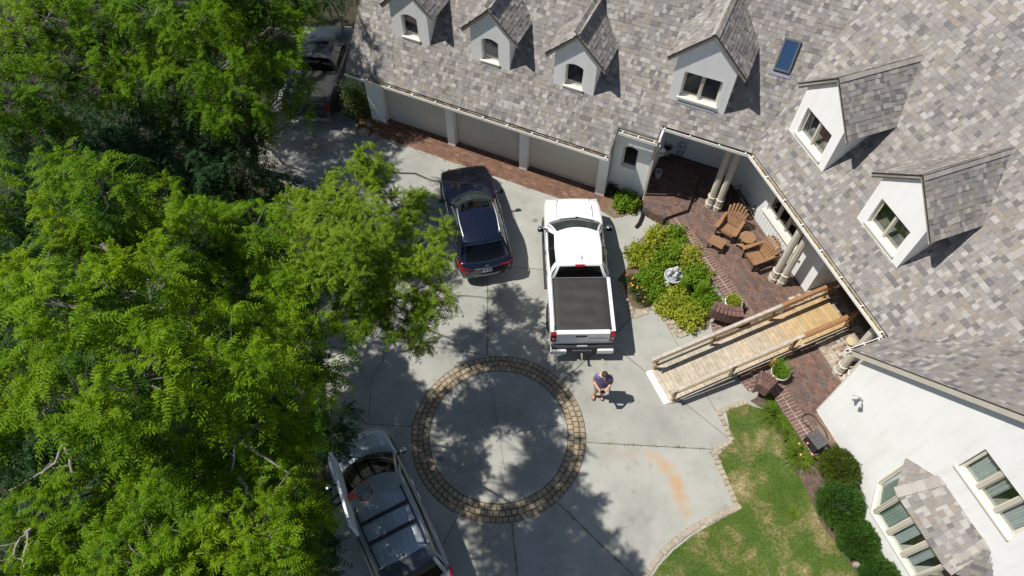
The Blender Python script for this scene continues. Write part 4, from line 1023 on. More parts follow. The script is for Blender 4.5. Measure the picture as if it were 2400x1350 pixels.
def smooth_interp(xs, ys, x):
    xs = np.array(xs, float); ys = np.array(ys, float); o = np.argsort(xs); xs, ys = xs[o], ys[o]
    x = np.clip(x, xs[0], xs[-1]); i = np.clip(np.searchsorted(xs, x) - 1, 0, len(xs) - 2)
    s = np.diff(ys) / np.diff(xs); dd = np.zeros(len(xs)); dd[0], dd[-1] = s[0], s[-1]
    for k in range(1, len(xs) - 1):                     # monotone tangents: no overshoot
        dd[k] = 0 if s[k - 1] * s[k] <= 0 else 2 * s[k - 1] * s[k] / (s[k - 1] + s[k])
    h = xs[i + 1] - xs[i]; t = (x - xs[i]) / h
    return ((2 * t ** 3 - 3 * t ** 2 + 1) * ys[i] + (t ** 3 - 2 * t ** 2 + t) * h * dd[i] + (-2 * t ** 3 + 3 * t ** 2) * ys[i + 1] + (t ** 3 - t ** 2) * h * dd[i + 1])
def loft_body(st, n=44):
    """st: list of (y, half width, shoulder z, centre z, bottom z). Closed shell."""
    ys = np.array([s[0] for s in st]); y = np.concatenate([np.linspace(ys.min(), ys.min() + .35, 9)[:-1], np.linspace(ys.min() + .35, ys.max() - .35, n), np.linspace(ys.max() - .35, ys.max(), 9)[1:]])
    g = lambda k: smooth_interp(ys, [s[k] for s in st], y)
    hw, zs, zt, zb = g(1), g(2), g(3), g(4)
    prof = []
    for i in range(len(y)):
        h, a, c, b = hw[i], zs[i], zt[i], zb[i]; bev = min(.10, h * .2)
        half = [(h * .80, b), (h * .95, b + .05), (h * .992, b + (a - b) * .30), (h, b + (a - b) * .58), (h * .985, b + (a - b) * .82), (h * .965, a - .045), (h * .93, a - .012), (h * .87, a + (c - a) * .12), (h * .6, a + (c - a) * .62), (h * .3, a + (c - a) * .91), (0, c)]
        prof.append([(x, y[i], z) for x, z in half] + [(-x, y[i], z) for x, z in half[-2::-1]])
    k = len(prof[0]); v = [p for q in prof for p in q]; f = []
    for i in range(len(y) - 1):
        for j in range(k - 1): f.append((i * k + j, i * k + j + 1, (i + 1) * k + j + 1, (i + 1) * k + j))
        f.append((i * k + k - 1, i * k, (i + 1) * k, (i + 1) * k + k - 1))
    f.append(tuple(range(k))); f.append(tuple((len(y) - 1) * k + j for j in range(k - 1, -1, -1)))
    return v, f
class Cabin:
    """roof grid plus ruled sides: R(s,t) roof, Bt(s,t) belt; s across -1..1, t 0 rear .. 1 front"""
    def __init__(c, rf, rr, bf, br, hwr, hwb, zr, zb, crown=.05, bowf=.12, bowr=.06, bbf=.25, bbr=.05):
        c.__dict__.update(locals())
    def y(c, f, r, bf, br, s, t): return (r + br * s * s) * (1 - t) + (f - bf * s * s) * t
    def R(c, s, t):
        hw = np.interp(t, [0, .5, 1], c.hwr); z = smooth_interp([0, .35, .7, 1], c.zr, np.array([t]))[0]
        return V(s * hw, c.y(c.rf, c.rr, c.bowf, c.bowr, s, t), z + c.crown * (1 - s * s) - c.crown)
    def Bt(c, s, t):
        hw = np.interp(t, [0, .5, 1], c.hwb); z = np.interp(t, [0, 1], c.zb)
        return V(s * hw, c.y(c.bf, c.br, c.bbf, c.bbr, s, t), z)
    def grid(c, fn, a0, a1, b0, b1, na, nb, lift=0):
        v = []; f = []
        for i in range(na + 1):
            for j in range(nb + 1): v.append(fn(a0 + (a1 - a0) * i / na, b0 + (b1 - b0) * j / nb))
        for i in range(na):
            for j in range(nb): k = i * (nb + 1) + j; f.append((k, k + nb + 1, k + nb + 2, k + 1))
        return v, f
    def side(c, sg):
        def fn(t, q):      # q 0 roof .. 1 belt
            a, b = c.R(sg, t), c.Bt(sg, t); p = a + (b - a) * q; p[0] += sg * .045 * math.sin(math.pi * q); return p
        return fn
    def end(c, t):
        def fn(s, q):
            a, b = c.R(s, t), c.Bt(s, t); p = a + (b - a) * q; d = .03 * math.sin(math.pi * q); p[1] += d * (1 if t > .5 else -1); p[2] += d * .6; return p
        return fn
def wheel(root, x, y, r, wd, name='wheel'):
    w_ = empty(name, (x, y, r), parent=root); sg = 1 if x > 0 else -1
    ax = np.array([[0, 0, sg], [1, 0, 0], [0, sg, 0]], float).T if False else np.stack([V(0, 1, 0), V(0, 0, 1) * sg, V(1, 0, 0) * sg], 1)
    MB().lathe([(r * .62, -wd), (r * .95, -wd), (r, -wd * .85), (r, -wd * .15), (r * .95, 0), (r * .64, .0), (r * .62, -.03)], (0, 0, 0), 28, axis=ax).build('tyre', RUBBER, w_, 40)
    m = MB().lathe([(r * .62, -wd * .9), (r * .63, -.035), (r * .58, -.03), (r * .56, -.06), (r * .02, -.055)], (0, 0, 0), 28, axis=ax)
    for k in range(5):
        t = 2 * math.pi * k / 5; d = V(0, math.cos(t), math.sin(t)); m.bar(d * r * .08 + V(sg * -.03, 0, 0), d * r * .58 + V(sg * -.03, 0, 0), .06, .03, (1, 0, 0))
    m.build('rim', ALLOY, w_, 40); return w_
def text_mesh(txt, size, name, mat, parent, loc, rot, ext=.003, xs=1.0):
    cu = bpy.data.curves.new(name, 'FONT'); cu.body = txt; cu.size = size; cu.extrude = ext; cu.align_x = 'CENTER'; cu.align_y = 'CENTER'; cu.resolution_u = 2
    t = bpy.data.objects.new(name, cu); me = bpy.data.meshes.new_from_object(t); bpy.data.objects.remove(t); me.materials.append(mat)
    o = link(name, me, parent); o.matrix_local = Matrix.Translation(Vector([float(c) for c in loc])) @ rot.to_4x4() @ Matrix.Diagonal((xs, 1, 1, 1)); return o
def plate(root, loc, rx, w_=.32, h_=.16):
    p = empty('number_plate', loc, parent=root); R = np.array(Matrix.Rotation(rx, 3, 'X'))
    MB().box((0, 0, 0), (w_, h_, .008), R, ch=.002).build('plate_sheet', PLATE, p)
    for k in range(7):
        if k == 3: continue
        MB().box(R @ V((k - 3) * w_ * .115, -.008, .0055), (w_ * .075, h_ * .5, .002), R).build('plate_mark', INK, p)
def mirror(root, x, y, z, mat, sz=.2, dz=.16, arm=.14):
    sg = 1 if x > 0 else -1; m = empty('wing_mirror', (x, y, z), parent=root)
    MB().bar((-sg * arm, -.02, -.03), (0, 0, 0), .05, .03).build('stalk', BLACKP, m)
    b = MB(); v = []; f = []
    for k, (yy, s) in enumerate(((-.06, .9), (-.02, 1.0), (.04, .9), (.08, .55))):
        for j in range(12): t = 2 * math.pi * j / 12; c_, s_ = math.cos(t), math.sin(t); v.append((sg * sz / 2 + s * sz / 2 * np.sign(c_) * abs(c_) ** .6, yy - abs(c_) * .0, s * dz / 2 * np.sign(s_) * abs(s_) ** .6))
    for k in range(3):
        for j in range(12): f.append((k * 12 + j, k * 12 + (j + 1) % 12, (k + 1) * 12 + (j + 1) % 12, (k + 1) * 12 + j))
    f.append(tuple(range(36, 48))); b.add(v, f); b.build('shell', mat, m, True)
    MB().box((sg * sz / 2, -.058, 0), (sz * .8, .008, dz * .75)).build('mirror_glass', CARGLASS, m)
def grid_part(cab, fn, args, name, mat, root, smooth=True):
    v, f = cab.grid(fn, *args); return obj(name, v, f, mat, root, None, smooth)
def arch(root, x, y, r, zc):
    sg = 1 if x > 0 else -1; m = MB(); v = []; f = []
    K = 14
    for k in range(K + 1):
        t = math.pi * k / K
        for rr, dx in ((r * .80, .0), (r, .0), (r * 1.04, -.03)): v.append((x + sg * dx, y + rr * math.cos(t), zc + rr * math.sin(t)))
    for k in range(K):
        for j in range(2): a = k * 3 + j; f.append((a, a + 1, a + 4, a + 3))
    m.add(v, f); m.build('wheel_arch', BLACKP, root)
def side_glass(cab, root, sg, splits, q0=.10, q1=.97, paintm=None, glass=None, top=None):
    """splits: (t0, t1, kind) along the side; kind g = glass, p = paint, b = black"""
    fn = cab.side(sg)
    for t0, t1, k in splits:
        nm, mt = {'g': ('side_window', glass or CARGLASS), 'p': ('pillar', paintm), 'b': ('door_pillar', BLACKP)}[k]
        grid_part(cab, fn, (t0, t1, q0, q1, 6, 5), nm, mt, root)
    grid_part(cab, fn, (0, 1, 0, q0, 20, 2), 'roof_side', top or paintm, root)
    grid_part(cab, fn, (0, 1, q1, 1.03, 20, 1), 'window_seal', BLACKP, root)

# ---- white pickup
WHITE = paint('white_paint', (.80, .81, .81), 0, .22)
tk = empty('pickup_truck', (2.12, 13.02, 0), math.radians(1.0), 'white pickup truck with a black soft bed cover, parked by the flower bed', 'pickup truck')
v, f = loft_body([(-2.80, .93, 1.02, 1.03, .52), (-2.70, .985, 1.30, 1.31, .45), (-2.4, 1.0, 1.37, 1.375, .42), (-.80, 1.0, 1.36, 1.365, .38), (-.6, 1.0, 1.33, 1.33, .36), (1.5, 1.0, 1.30, 1.31, .36), (1.75, 1.0, 1.27, 1.40, .36), (2.3, .985, 1.20, 1.33, .38), (2.62, .95, 1.10, 1.20, .42), (2.78, .88, .98, 1.02, .46), (2.84, .80, .80, .82, .5)])
obj('body', v, f, WHITE, tk, None, 35)
cab = Cabin(.88, -.60, 1.72, -.78, (.70, .73, .70), (.90, .93, .93), (1.88, 1.93, 1.93, 1.87), (1.34, 1.34), .05, .16, .03, .30, .02)
grid_part(cab, cab.R, (-1, 1, 0, 1, 14, 16), 'cab_roof', WHITE, tk)
fe = cab.end(1); grid_part(cab, fe, (-.93, .93, .02, .97, 16, 6), 'windscreen', WS, tk)
for s0, s1 in ((-1, -.93), (.93, 1)): grid_part(cab, fe, (s0, s1, 0, 1, 1, 6), 'pillar', WHITE, tk)
grid_part(cab, fe, (-.93, .93, .97, 1.06, 16, 1), 'cowl', BLACKP, tk)
re = cab.end(0); grid_part(cab, re, (-.88, .88, .10, .98, 14, 5), 'rear_window', TINT, tk)
for s0, s1 in ((-1, -.88), (.88, 1)): grid_part(cab, re, (s0, s1, 0, 1, 2, 6), 'pillar', WHITE, tk)
grid_part(cab, re, (-.88, .88, 0, .10, 12, 1), 'roof_lip', WHITE, tk)
for sg in (-1, 1): side_glass(cab, tk, sg, ((0, .12, 'p'), (.12, .48, 'g'), (.48, .53, 'b'), (.53, .90, 'g'), (.90, 1, 'p')), paintm=WHITE)
for s in (-.3, .3): MB().bar(fe(s - .25, .92) + V(0, .02, .02), fe(s + .45, .80) + V(0, .02, .02), .02, .015).build('wiper', BLACKP, tk)
MB().box((0, -.66, 1.905), (.30, .09, .04), ch=.01).build('brake_light', REDL, tk)
MB().box((.06, -.35, 1.945), (.03, .12, .05), ch=.012).build('roof_antenna', M('antenna_grey', (.5, .5, .5), rough=.4), tk)
TON = M('tonneau_vinyl', (.020, .020, .021), (.034, .031, .029), 2.2, .62, .4, 220)
m = MB()
nx, ny = 16, 20; vs = []
for i in range(nx + 1):
    for j in range(ny + 1):
        x = -.83 + 1.66 * i / nx; y = -2.66 + 1.86 * j / ny; sag = .012 * math.cos(j / ny * math.pi * 8) * (1 - (2 * i / nx - 1) ** 2); vs.append((x, y, 1.405 + sag - (.02 if j in (0, ny) or i in (0, nx) else 0)))
m.add(vs, [(i * (ny + 1) + j, (i + 1) * (ny + 1) + j, (i + 1) * (ny + 1) + j + 1, i * (ny + 1) + j + 1) for i in range(nx) for j in range(ny)])
m.build('bed_cover', TON, tk, True)
for sg in (-1, 1): MB().box((sg * .845, -1.73, 1.395), (.035, 1.86, .03), ch=.008).build('cover_rail', BLACKP, tk)
MB().box((0, -.785, 1.40), (1.72, .03, .035), ch=.008).build('cover_header', M('rail_alloy', (.25, .25, .26), rough=.4, metal=.6), tk)
for sg in (-1, 1):
    MB().box((sg * .935, -1.75, 1.385), (.11, 1.95, .03), ch=.012).build('bed_rail', WHITE, tk)
tg = empty('tailgate', (0, -2.80, 1.0), parent=tk)
MB().box((0, 0, .12), (1.62, .05, .58), ch=.01).build('gate_panel', WHITE, tg)
MB().box((0, .05, .405), (1.62, .14, .03), ch=.01).build('gate_top', WHITE, tg)
MB().box((-.06, -.028, .26), (.34, .02, .09), ch=.005).build('gate_handle', BLACKP, tg)
text_mesh('TUNDRA', .115, 'lettering', M('badge_grey', (.18, .19, .2), rough=.3, metal=.6), tg, (.46, -.03, .12), Matrix.Rotation(math.radians(90), 3, 'X'), xs=1.25)
for sg in (-1, 1):
    l = MB().box((sg * .90, -2.755, 1.14), (.17, .13, .42), ch=.03); l.build('tail_light', REDL, tk)
    MB().box((sg * .90, -2.823, 1.10), (.08, .01, .09)).build('reverse_light', CLEARL, tk)
bp = empty('rear_bumper', (0, -2.88, .62), parent=tk)
MB().box((0, .02, .06), (1.9, .18, .12), ch=.02).build('step_pad', BLACKP, bp)
for sg in (-1, 1): MB().box((sg * .73, -.03, -.06), (.5, .2, .22), ch=.03).build('bumper_end', WHITE, bp)
MB().box((0, -.06, -.04), (.62, .10, .10), ch=.01).build('tow_step', M('dark_steel', (.10, .10, .105), rough=.5, metal=.5), bp)
plate(bp, (0, -.035, .10), math.radians(70))
ht = empty('tow_hitch', (0, -2.95, .45), parent=tk)
MB().box((0, -.12, 0), (.05, .28, .05)).build('draw_bar', M('hitch_steel', (.45, .44, .42), rough=.4, metal=.7), ht)
MB().lathe([(.01, .03), (.012, .05), (.028, .07), (.03, .09), (.02, .11), (.005, .115)], (0, -.24, 0), 12).build('tow_ball', CHROME, ht)
for sg in (-1, 1):
    mirror(tk, sg * 1.03, 1.18, 1.40, CHROME if sg < 0 else CHROME, .22, .22, .16)
    for y in (.38, -.42): MB().box((sg * 1.005, y, 1.16), (.03, .18, .03), ch=.008).build('door_handle', CHROME, tk)
    MB().box((sg * .98, .45, .40), (.16, 2.0, .05), ch=.01).build('running_board', BLACKP, tk)
    for y in (1.82, -1.72): wheel(tk, sg * 1.03, y, .41, .27); arch(tk, sg * 1.006, y, .50, .42)
    MB().box((sg * .72, 2.66, .95), (.36, .20, .20), ch=.03).build('head_light', CLEARL, tk)
    MB().tube([(sg * .985, -.02, 1.30), (sg * 1.002, -.02, .95), (sg * .985, -.02, .5)], .004, 5).build('door_seam', BLACKP, tk)
MB().box((0, 2.80, .82), (1.05, .08, .30), ch=.02).build('grille', CHROME, tk)
for sg in (-1, 1): MB().tube([(sg * .62, 1.70, 1.395), (sg * .60, 2.2, 1.365), (sg * .52, 2.6, 1.25)], .012, 6).build('hood_crease', WHITE, tk, True)
text_mesh('TRD OFF ROAD', .09, 'side_decal', M('decal_grey', (.10, .10, .11), rough=.5), tk, (-1.0, -2.05, 1.24), Matrix(((0, 0, -1), (-1, 0, 0), (0, 1, 0))), .002, 1.2)

# ---- dark blue SUV
NAVY = paint('midnight_blue_paint', (.008, .012, .032), .5, .16)
sv = empty('suv', (-1.32, 15.29, 0), math.radians(12.3), 'midnight blue SUV with silver roof rails parked beside the white pickup', 'suv')
v, f = loft_body([(-2.36, .74, .90, .92, .42), (-2.30, .84, .98, 1.0, .32), (-2.1, .90, 1.06, 1.08, .28), (-1.3, .935, 1.06, 1.07, .25), (.4, .935, 1.02, 1.03, .25), (1.0, .935, .98, 1.08, .25), (1.6, .92, .90, 1.0, .26), (2.1, .86, .80, .87, .28), (2.33, .72, .64, .68, .32), (2.42, .52, .52, .54, .36)])
obj('body', v, f, NAVY, sv, None, 35)
cab = Cabin(-.02, -1.78, .86, -2.24, (.64, .68, .65), (.78, .86, .80), (1.60, 1.67, 1.69, 1.60), (1.06, 1.02), .04, .18, .10, .34, .12)
grid_part(cab, cab.R, (-1, 1, 0, 1, 14, 18), 'roof_panel', NAVY, sv)
fe = cab.end(1); grid_part(cab, fe, (-.92, .92, .03, .97, 16, 6), 'windscreen', WS, sv)
for s0, s1 in ((-1, -.92), (.92, 1)): grid_part(cab, fe, (s0, s1, 0, 1, 1, 6), 'pillar', NAVY, sv)
re = cab.end(0); grid_part(cab, re, (-.86, .86, .06, .96, 14, 6), 'rear_window', TINT, sv)
for s0, s1 in ((-1, -.86), (.86, 1)): grid_part(cab, re, (s0, s1, 0, 1, 2, 6), 'pillar', NAVY, sv)
grid_part(cab, re, (-.86, .86, .96, 1.05, 12, 1), 'window_base', NAVY, sv)
for sg in (-1, 1): side_glass(cab, sv, sg, ((0, .10, 'p'), (.10, .30, 'g'), (.30, .34, 'b'), (.34, .62, 'g'), (.62, .66, 'b'), (.66, .93, 'g'), (.93, 1, 'p')), paintm=NAVY)
sp = MB(); K = 12; vs = []
for k in range(K + 1):
    s = -1 + 2 * k / K; p = cab.R(s * .97, 0); vs += [p + V(0, .05, .012), p + V(0, -.10 - .03 * s * s, -.03), p + V(0, -.09 - .03 * s * s, -.06)]
sp.add(vs, [(3 * k + j, 3 * k + 3 + j, 3 * k + 4 + j, 3 * k + 1 + j) for k in range(K) for j in range(2)]); sp.build('roof_spoiler', NAVY, sv, True)
for sg in (-1, 1):
    pth = [cab.R(sg * .93, t) + V(0, 0, .055 if .05 < t < .95 else .0) for t in np.linspace(.08, .90, 12)]
    MB().tube(pth, .025, 8).build('roof_rail', M('satin_rail', (.72, .73, .74), rough=.35, metal=.9), sv, True)
    mirror(sv, sg * .98, .62, 1.08, NAVY, .2, .14, .12)
    for y in (1.48, -1.38): wheel(sv, sg * .945, y, .37, .24); arch(sv, sg * .938, y, .44, .37)
    for y in (.05, -.95): MB().box((sg * .945, y, .92), (.03, .18, .028), ch=.008).build('door_handle', CHROME, sv)
    MB().tube([(sg * .88, .7, 1.045), (sg * .90, -.4, 1.075), (sg * .86, -1.5, 1.10)], .010, 6).build('window_trim', CHROME, sv)
    MB().add([(sg * .40, -2.375, .93), (sg * .70, -2.365, .97), (sg * .84, -2.315, 1.01), (sg * .905, -2.12, 1.06), (sg * .93, -1.93, 1.04), (sg * .925, -2.12, .90), (sg * .865, -2.32, .84), (sg * .70, -2.385, .82), (sg * .40, -2.38, .87)], [tuple(range(9)) if sg < 0 else tuple(range(8, -1, -1))]).build('tail_light', REDL, sv)
    MB().box((sg * .60, 2.20, .66), (.36, .16, .10), np.array(Matrix.Rotation(-sg * .5, 3, 'Z')), ch=.02).build('head_light', CLEARL, sv)
MB().box((0, -2.355, .875), (.80, .02, .03), ch=.005).build('chrome_strip', CHROME, sv)
em = MB()
ov = [(.075 * math.cos(2 * math.pi * k / 20), -2.345, .945 + .048 * math.sin(2 * math.pi * k / 20)) for k in range(21)]
em.tube(ov, .008, 6, cap=False); em.bar((-.02, -2.352, .985), (-.035, -2.352, .925), .014, .008, (0, 1, 0)); em.bar((-.035, -2.352, .925), (.045, -2.352, .925), .014, .008, (0, 1, 0)); em.build('oval_emblem', CHROME, sv)
plate(sv, (.0, -2.375, .77), math.radians(72), .31, .16)
MB().tube([(-.62, -2.33, .50), (0, -2.40, .50), (.62, -2.33, .50)], .012, 6).build('bumper_strip', CHROME, sv)
sr = [cab.R(s, t) + V(0, 0, .004) for s, t in ((-.78, .74), (.78, .74), (.74, .965), (-.74, .965))]
g = MB(); g.add(cab.grid(lambda s, t: cab.R(s, t) + V(0, 0, .006), -.76, .76, .76, .955, 8, 5)[0], cab.grid(cab.R, -.76, .76, .76, .955, 8, 5)[1]); g.build('sunroof', TINT, sv, True)
MB().lathe([(.0, .075), (.015, .06), (.03, .03), (.04, 0)], cab.R(0, .16), 10).build('roof_antenna', BLACKP, sv, True)
for s in (-.35, .25): MB().bar(fe(s - .3, .95) + V(0, .02, .025), fe(s + .5, .88) + V(0, .02, .025), .02, .015).build('wiper', BLACKP, sv)

# ---- silver minivan
SILV = paint('silver_blue_paint', (.33, .38, .41), .5, .32)
vn = empty('minivan', (-3.45, 5.11, 0), math.radians(28.2), 'silver minivan with roof rails and two black crossbars, half under the walnut trees', 'minivan')
v, f = loft_body([(-2.55, .78, .78, .80, .40), (-2.46, .90, 1.02, 1.04, .32), (-2.2, .95, 1.06, 1.07, .28), (-.5, .955, 1.02, 1.02, .25), (1.2, .955, .97, 1.0, .25), (1.6, .945, .93, 1.05, .25), (2.1, .88, .84, .93, .27), (2.38, .76, .68, .74, .30), (2.50, .55, .55, .57, .36)])
obj('body', v, f, SILV, vn, None, 35)
cab = Cabin(.70, -1.95, 1.62, -2.38, (.70, .75, .73), (.84, .90, .88), (1.68, 1.74, 1.76, 1.68), (1.06, 1.0), .05, .20, .08, .38, .10)
grid_part(cab, cab.R, (-1, 1, .13, 1, 16, 20), 'roof_panel', SILV, vn)
grid_part(cab, cab.R, (-1, 1, -.02, .13, 16, 4), 'roof_spoiler', M('dark_spoiler', (.05, .055, .065), rough=.25, coat=.6), vn)
fe = cab.end(1); grid_part(cab, fe, (-.93, .93, .03, .97, 16, 6), 'windscreen', TINT, vn)
for s0, s1 in ((-1, -.93), (.93, 1)): grid_part(cab, fe, (s0, s1, 0, 1, 1, 6), 'pillar', SILV, vn)
grid_part(cab, fe, (-.93, .93, .97, 1.08, 16, 1), 'cowl', BLACKP, vn)
re = cab.end(0); grid_part(cab, re, (-.88, .88, .04, .90, 14, 6), 'rear_window', TINT, vn)
for s0, s1 in ((-1, -.88), (.88, 1)): grid_part(cab, re, (s0, s1, 0, 1, 2, 6), 'pillar', SILV, vn)
grid_part(cab, re, (-.88, .88, .90, 1.02, 12, 1), 'window_base', SILV, vn)
for sg in (-1, 1): side_glass(cab, vn, sg, ((0, .06, 'p'), (.06, .36, 'g'), (.36, .39, 'b'), (.39, .66, 'g'), (.66, .69, 'b'), (.69, .94, 'g'), (.94, 1, 'p')), q0=.24, paintm=SILV)
for k in range(7):
    s = -.66 + k * .22; pth = [cab.R(s, t) + V(0, 0, .002) for t in np.linspace(.2, .78, 8)]
    MB().tube(pth, .012, 6).build('roof_rib', SILV, vn, True)
for sg in (-1, 1):
    pth = [cab.R(sg * .88, t) + V(0, 0, .05 if .16 < t < .80 else .01) for t in np.linspace(.14, .82, 14)]
    MB().tube(pth, .022, 8).build('roof_rail', BLACKP, vn, True)
    mirror(vn, sg * 1.0, 1.18, 1.10, SILV if sg > 0 else SILV, .2, .15, .12)
    for y in (1.58, -1.42): wheel(vn, sg * .965, y, .35, .23); arch(vn, sg * .958, y, .42, .35)
    for y in (.30, -.12): MB().box((sg * .965, y, .93), (.05, .20, .035), ch=.01).build('door_handle', CHROME, vn)
    MB().add([(sg * .80, -2.47, 1.02), (sg * .905, -2.36, 1.10), (sg * .955, -2.12, 1.10), (sg * .965, -2.16, .94), (sg * .93, -2.40, .88), (sg * .80, -2.55, .84)], [tuple(range(6)) if sg < 0 else tuple(range(5, -1, -1))]).build('tail_light', REDL, vn)
    MB().box((sg * .64, 2.26, .68), (.30, .14, .10), np.array(Matrix.Rotation(-sg * .6, 3, 'Z')), ch=.03).build('head_light', CLEARL, vn)
    MB().tube([(sg * .94, 1.3, 1.0), (sg * .958, 0, 1.03), (sg * .95, -2.0, 1.07)], .009, 6).build('window_trim', CHROME, vn)
for t in (.62, .40):
    a_, b_ = cab.R(-.88, t) + V(0, 0, .065), cab.R(.88, t) + V(0, 0, .065); MB().bar(a_, b_, .09, .03).build('crossbar', BLACKP, vn)
MB().box(cab.R(0.03, .155) + V(0, 0, .012), (.05, .06, .03), ch=.01).build('roof_antenna', BLACKP, vn)
for s in (-.3, .35): MB().tube([(s, 1.65, 1.045 - abs(s) * .04), (s * .9, 2.25, .90 - abs(s) * .1)], .006, 5).build('hood_crease', SILV, vn, True)
plate(vn, (0, -2.57, .82), math.radians(75))

# ---- grey pickup at the side of the garage
GREY = paint('graphite_paint', (.026, .031, .038), .3, .38, .5)
pk = empty('pickup_truck', (-7.72, 22.9, 0), math.radians(-4.9), 'grey pickup with a dark sunroof, half hidden by branches beside the garage end', 'pickup truck')
v, f = loft_body([(-2.55, .88, 1.0, 1.01, .5), (-2.48, .93, 1.20, 1.21, .42), (-.7, .95, 1.20, 1.20, .36), (.9, .95, 1.14, 1.15, .36), (1.3, .95, 1.10, 1.20, .36), (2.0, .92, 1.02, 1.14, .38), (2.4, .84, .90, .98, .42), (2.52, .7, .72, .75, .46)])
obj('body', v, f, GREY, pk, None, 35)
cab = Cabin(.62, -.52, 1.36, -.68, (.62, .65, .62), (.84, .87, .87), (1.72, 1.77, 1.77, 1.71), (1.19, 1.17), .05, .15, .03, .3, .02)
grid_part(cab, cab.R, (-1, 1, 0, 1, 12, 12), 'cab_roof', GREY, pk)
fe = cab.end(1); grid_part(cab, fe, (-.93, .93, .02, .97, 12, 6), 'windscreen', TINT, pk)
for s0, s1 in ((-1, -.93), (.93, 1)): grid_part(cab, fe, (s0, s1, 0, 1, 1, 6), 'pillar', GREY, pk)
re = cab.end(0); grid_part(cab, re, (-.9, .9, .06, .98, 12, 5), 'rear_window', TINT, pk)
for s0, s1 in ((-1, -.9), (.9, 1)): grid_part(cab, re, (s0, s1, 0, 1, 1, 6), 'pillar', GREY, pk)
for sg in (-1, 1): side_glass(cab, pk, sg, ((0, .1, 'p'), (.1, .48, 'g'), (.48, .53, 'b'), (.53, .92, 'g'), (.92, 1, 'p')), paintm=GREY)
g = MB(); g.add(*[x for x in cab.grid(lambda s, t: cab.R(s, t) + V(0, 0, .008), -.6, .6, .66, .9, 6, 4)]); g.build('sunroof', TINT, pk, True)
MB().box((0, -1.56, 1.212), (1.62, 1.68, .02), ch=.005).build('bed_liner', BLACKP, pk)
for sg in (-1, 1):
    MB().box((sg * .88, -1.58, 1.24), (.11, 1.8, .06), ch=.012).build('bed_rail', GREY, pk)
    mirror(pk, sg * .98, .95, 1.22, GREY, .2, .18, .12)
    for y in (1.6, -1.5): wheel(pk, sg * .97, y, .39, .25); arch(pk, sg * .955, y, .47, .4)
    MB().box((sg * .84, -2.5, 1.02), (.14, .1, .32), ch=.02).build('tail_light', REDL, pk)
    for y in (.25, -.45): MB().box((sg * .955, y, 1.06), (.03, .17, .03), ch=.008).build('door_handle', BLACKP, pk)
MB().box((0, -2.53, 1.0), (1.5, .05, .42), ch=.01).build('tailgate', GREY, pk)
MB().box((0, -2.62, .55), (1.8, .16, .18), ch=.02).build('rear_bumper', CHROME, pk)

# ------------------------------------------------------------------ trees
nrg = np.random.default_rng(11)
BARK = M('bark', (.085, .072, .060), (.16, .145, .125), 9, .95, .8, 40)
TWIG = M('twig_bark', (.20, .18, .155), (.30, .275, .24), 12, .9)
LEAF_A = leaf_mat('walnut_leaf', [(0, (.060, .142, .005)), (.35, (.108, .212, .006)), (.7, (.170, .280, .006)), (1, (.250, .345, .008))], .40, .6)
LEAF_A2 = leaf_mat('walnut_leaf_inner_shade', [(0, (.020, .058, .006)), (.5, (.036, .092, .007)), (1, (.065, .135, .008))], .30, .6)  # shade inside the crown, put into a darker leaf colour
LEAF_M = leaf_mat('walnut_leaf_shade', [(0, (.052, .128, .005)), (.35, (.088, .190, .006)), (.7, (.142, .252, .006)), (1, (.22, .32, .008))], .42, .6)  # toned-down copy: the shade on the upper-left crowns is put into the colour
LEAF_B = leaf_mat('locust_leaf', [(0, (.105, .195, .010)), (.4, (.15, .248, .014)), (.8, (.21, .305, .022)), (1, (.29, .345, .04))], .42, .6)
LEAF_B2 = leaf_mat('locust_leaf_inner_shade', [(0, (.060, .115, .010)), (1, (.11, .165, .014))], .40, .6)  # inner locust leaves, with crown shade painted into the colour
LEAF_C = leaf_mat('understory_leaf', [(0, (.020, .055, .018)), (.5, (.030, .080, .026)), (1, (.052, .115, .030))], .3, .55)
def unit(a): return a / (np.linalg.norm(a, axis=-1, keepdims=True) + 1e-9)
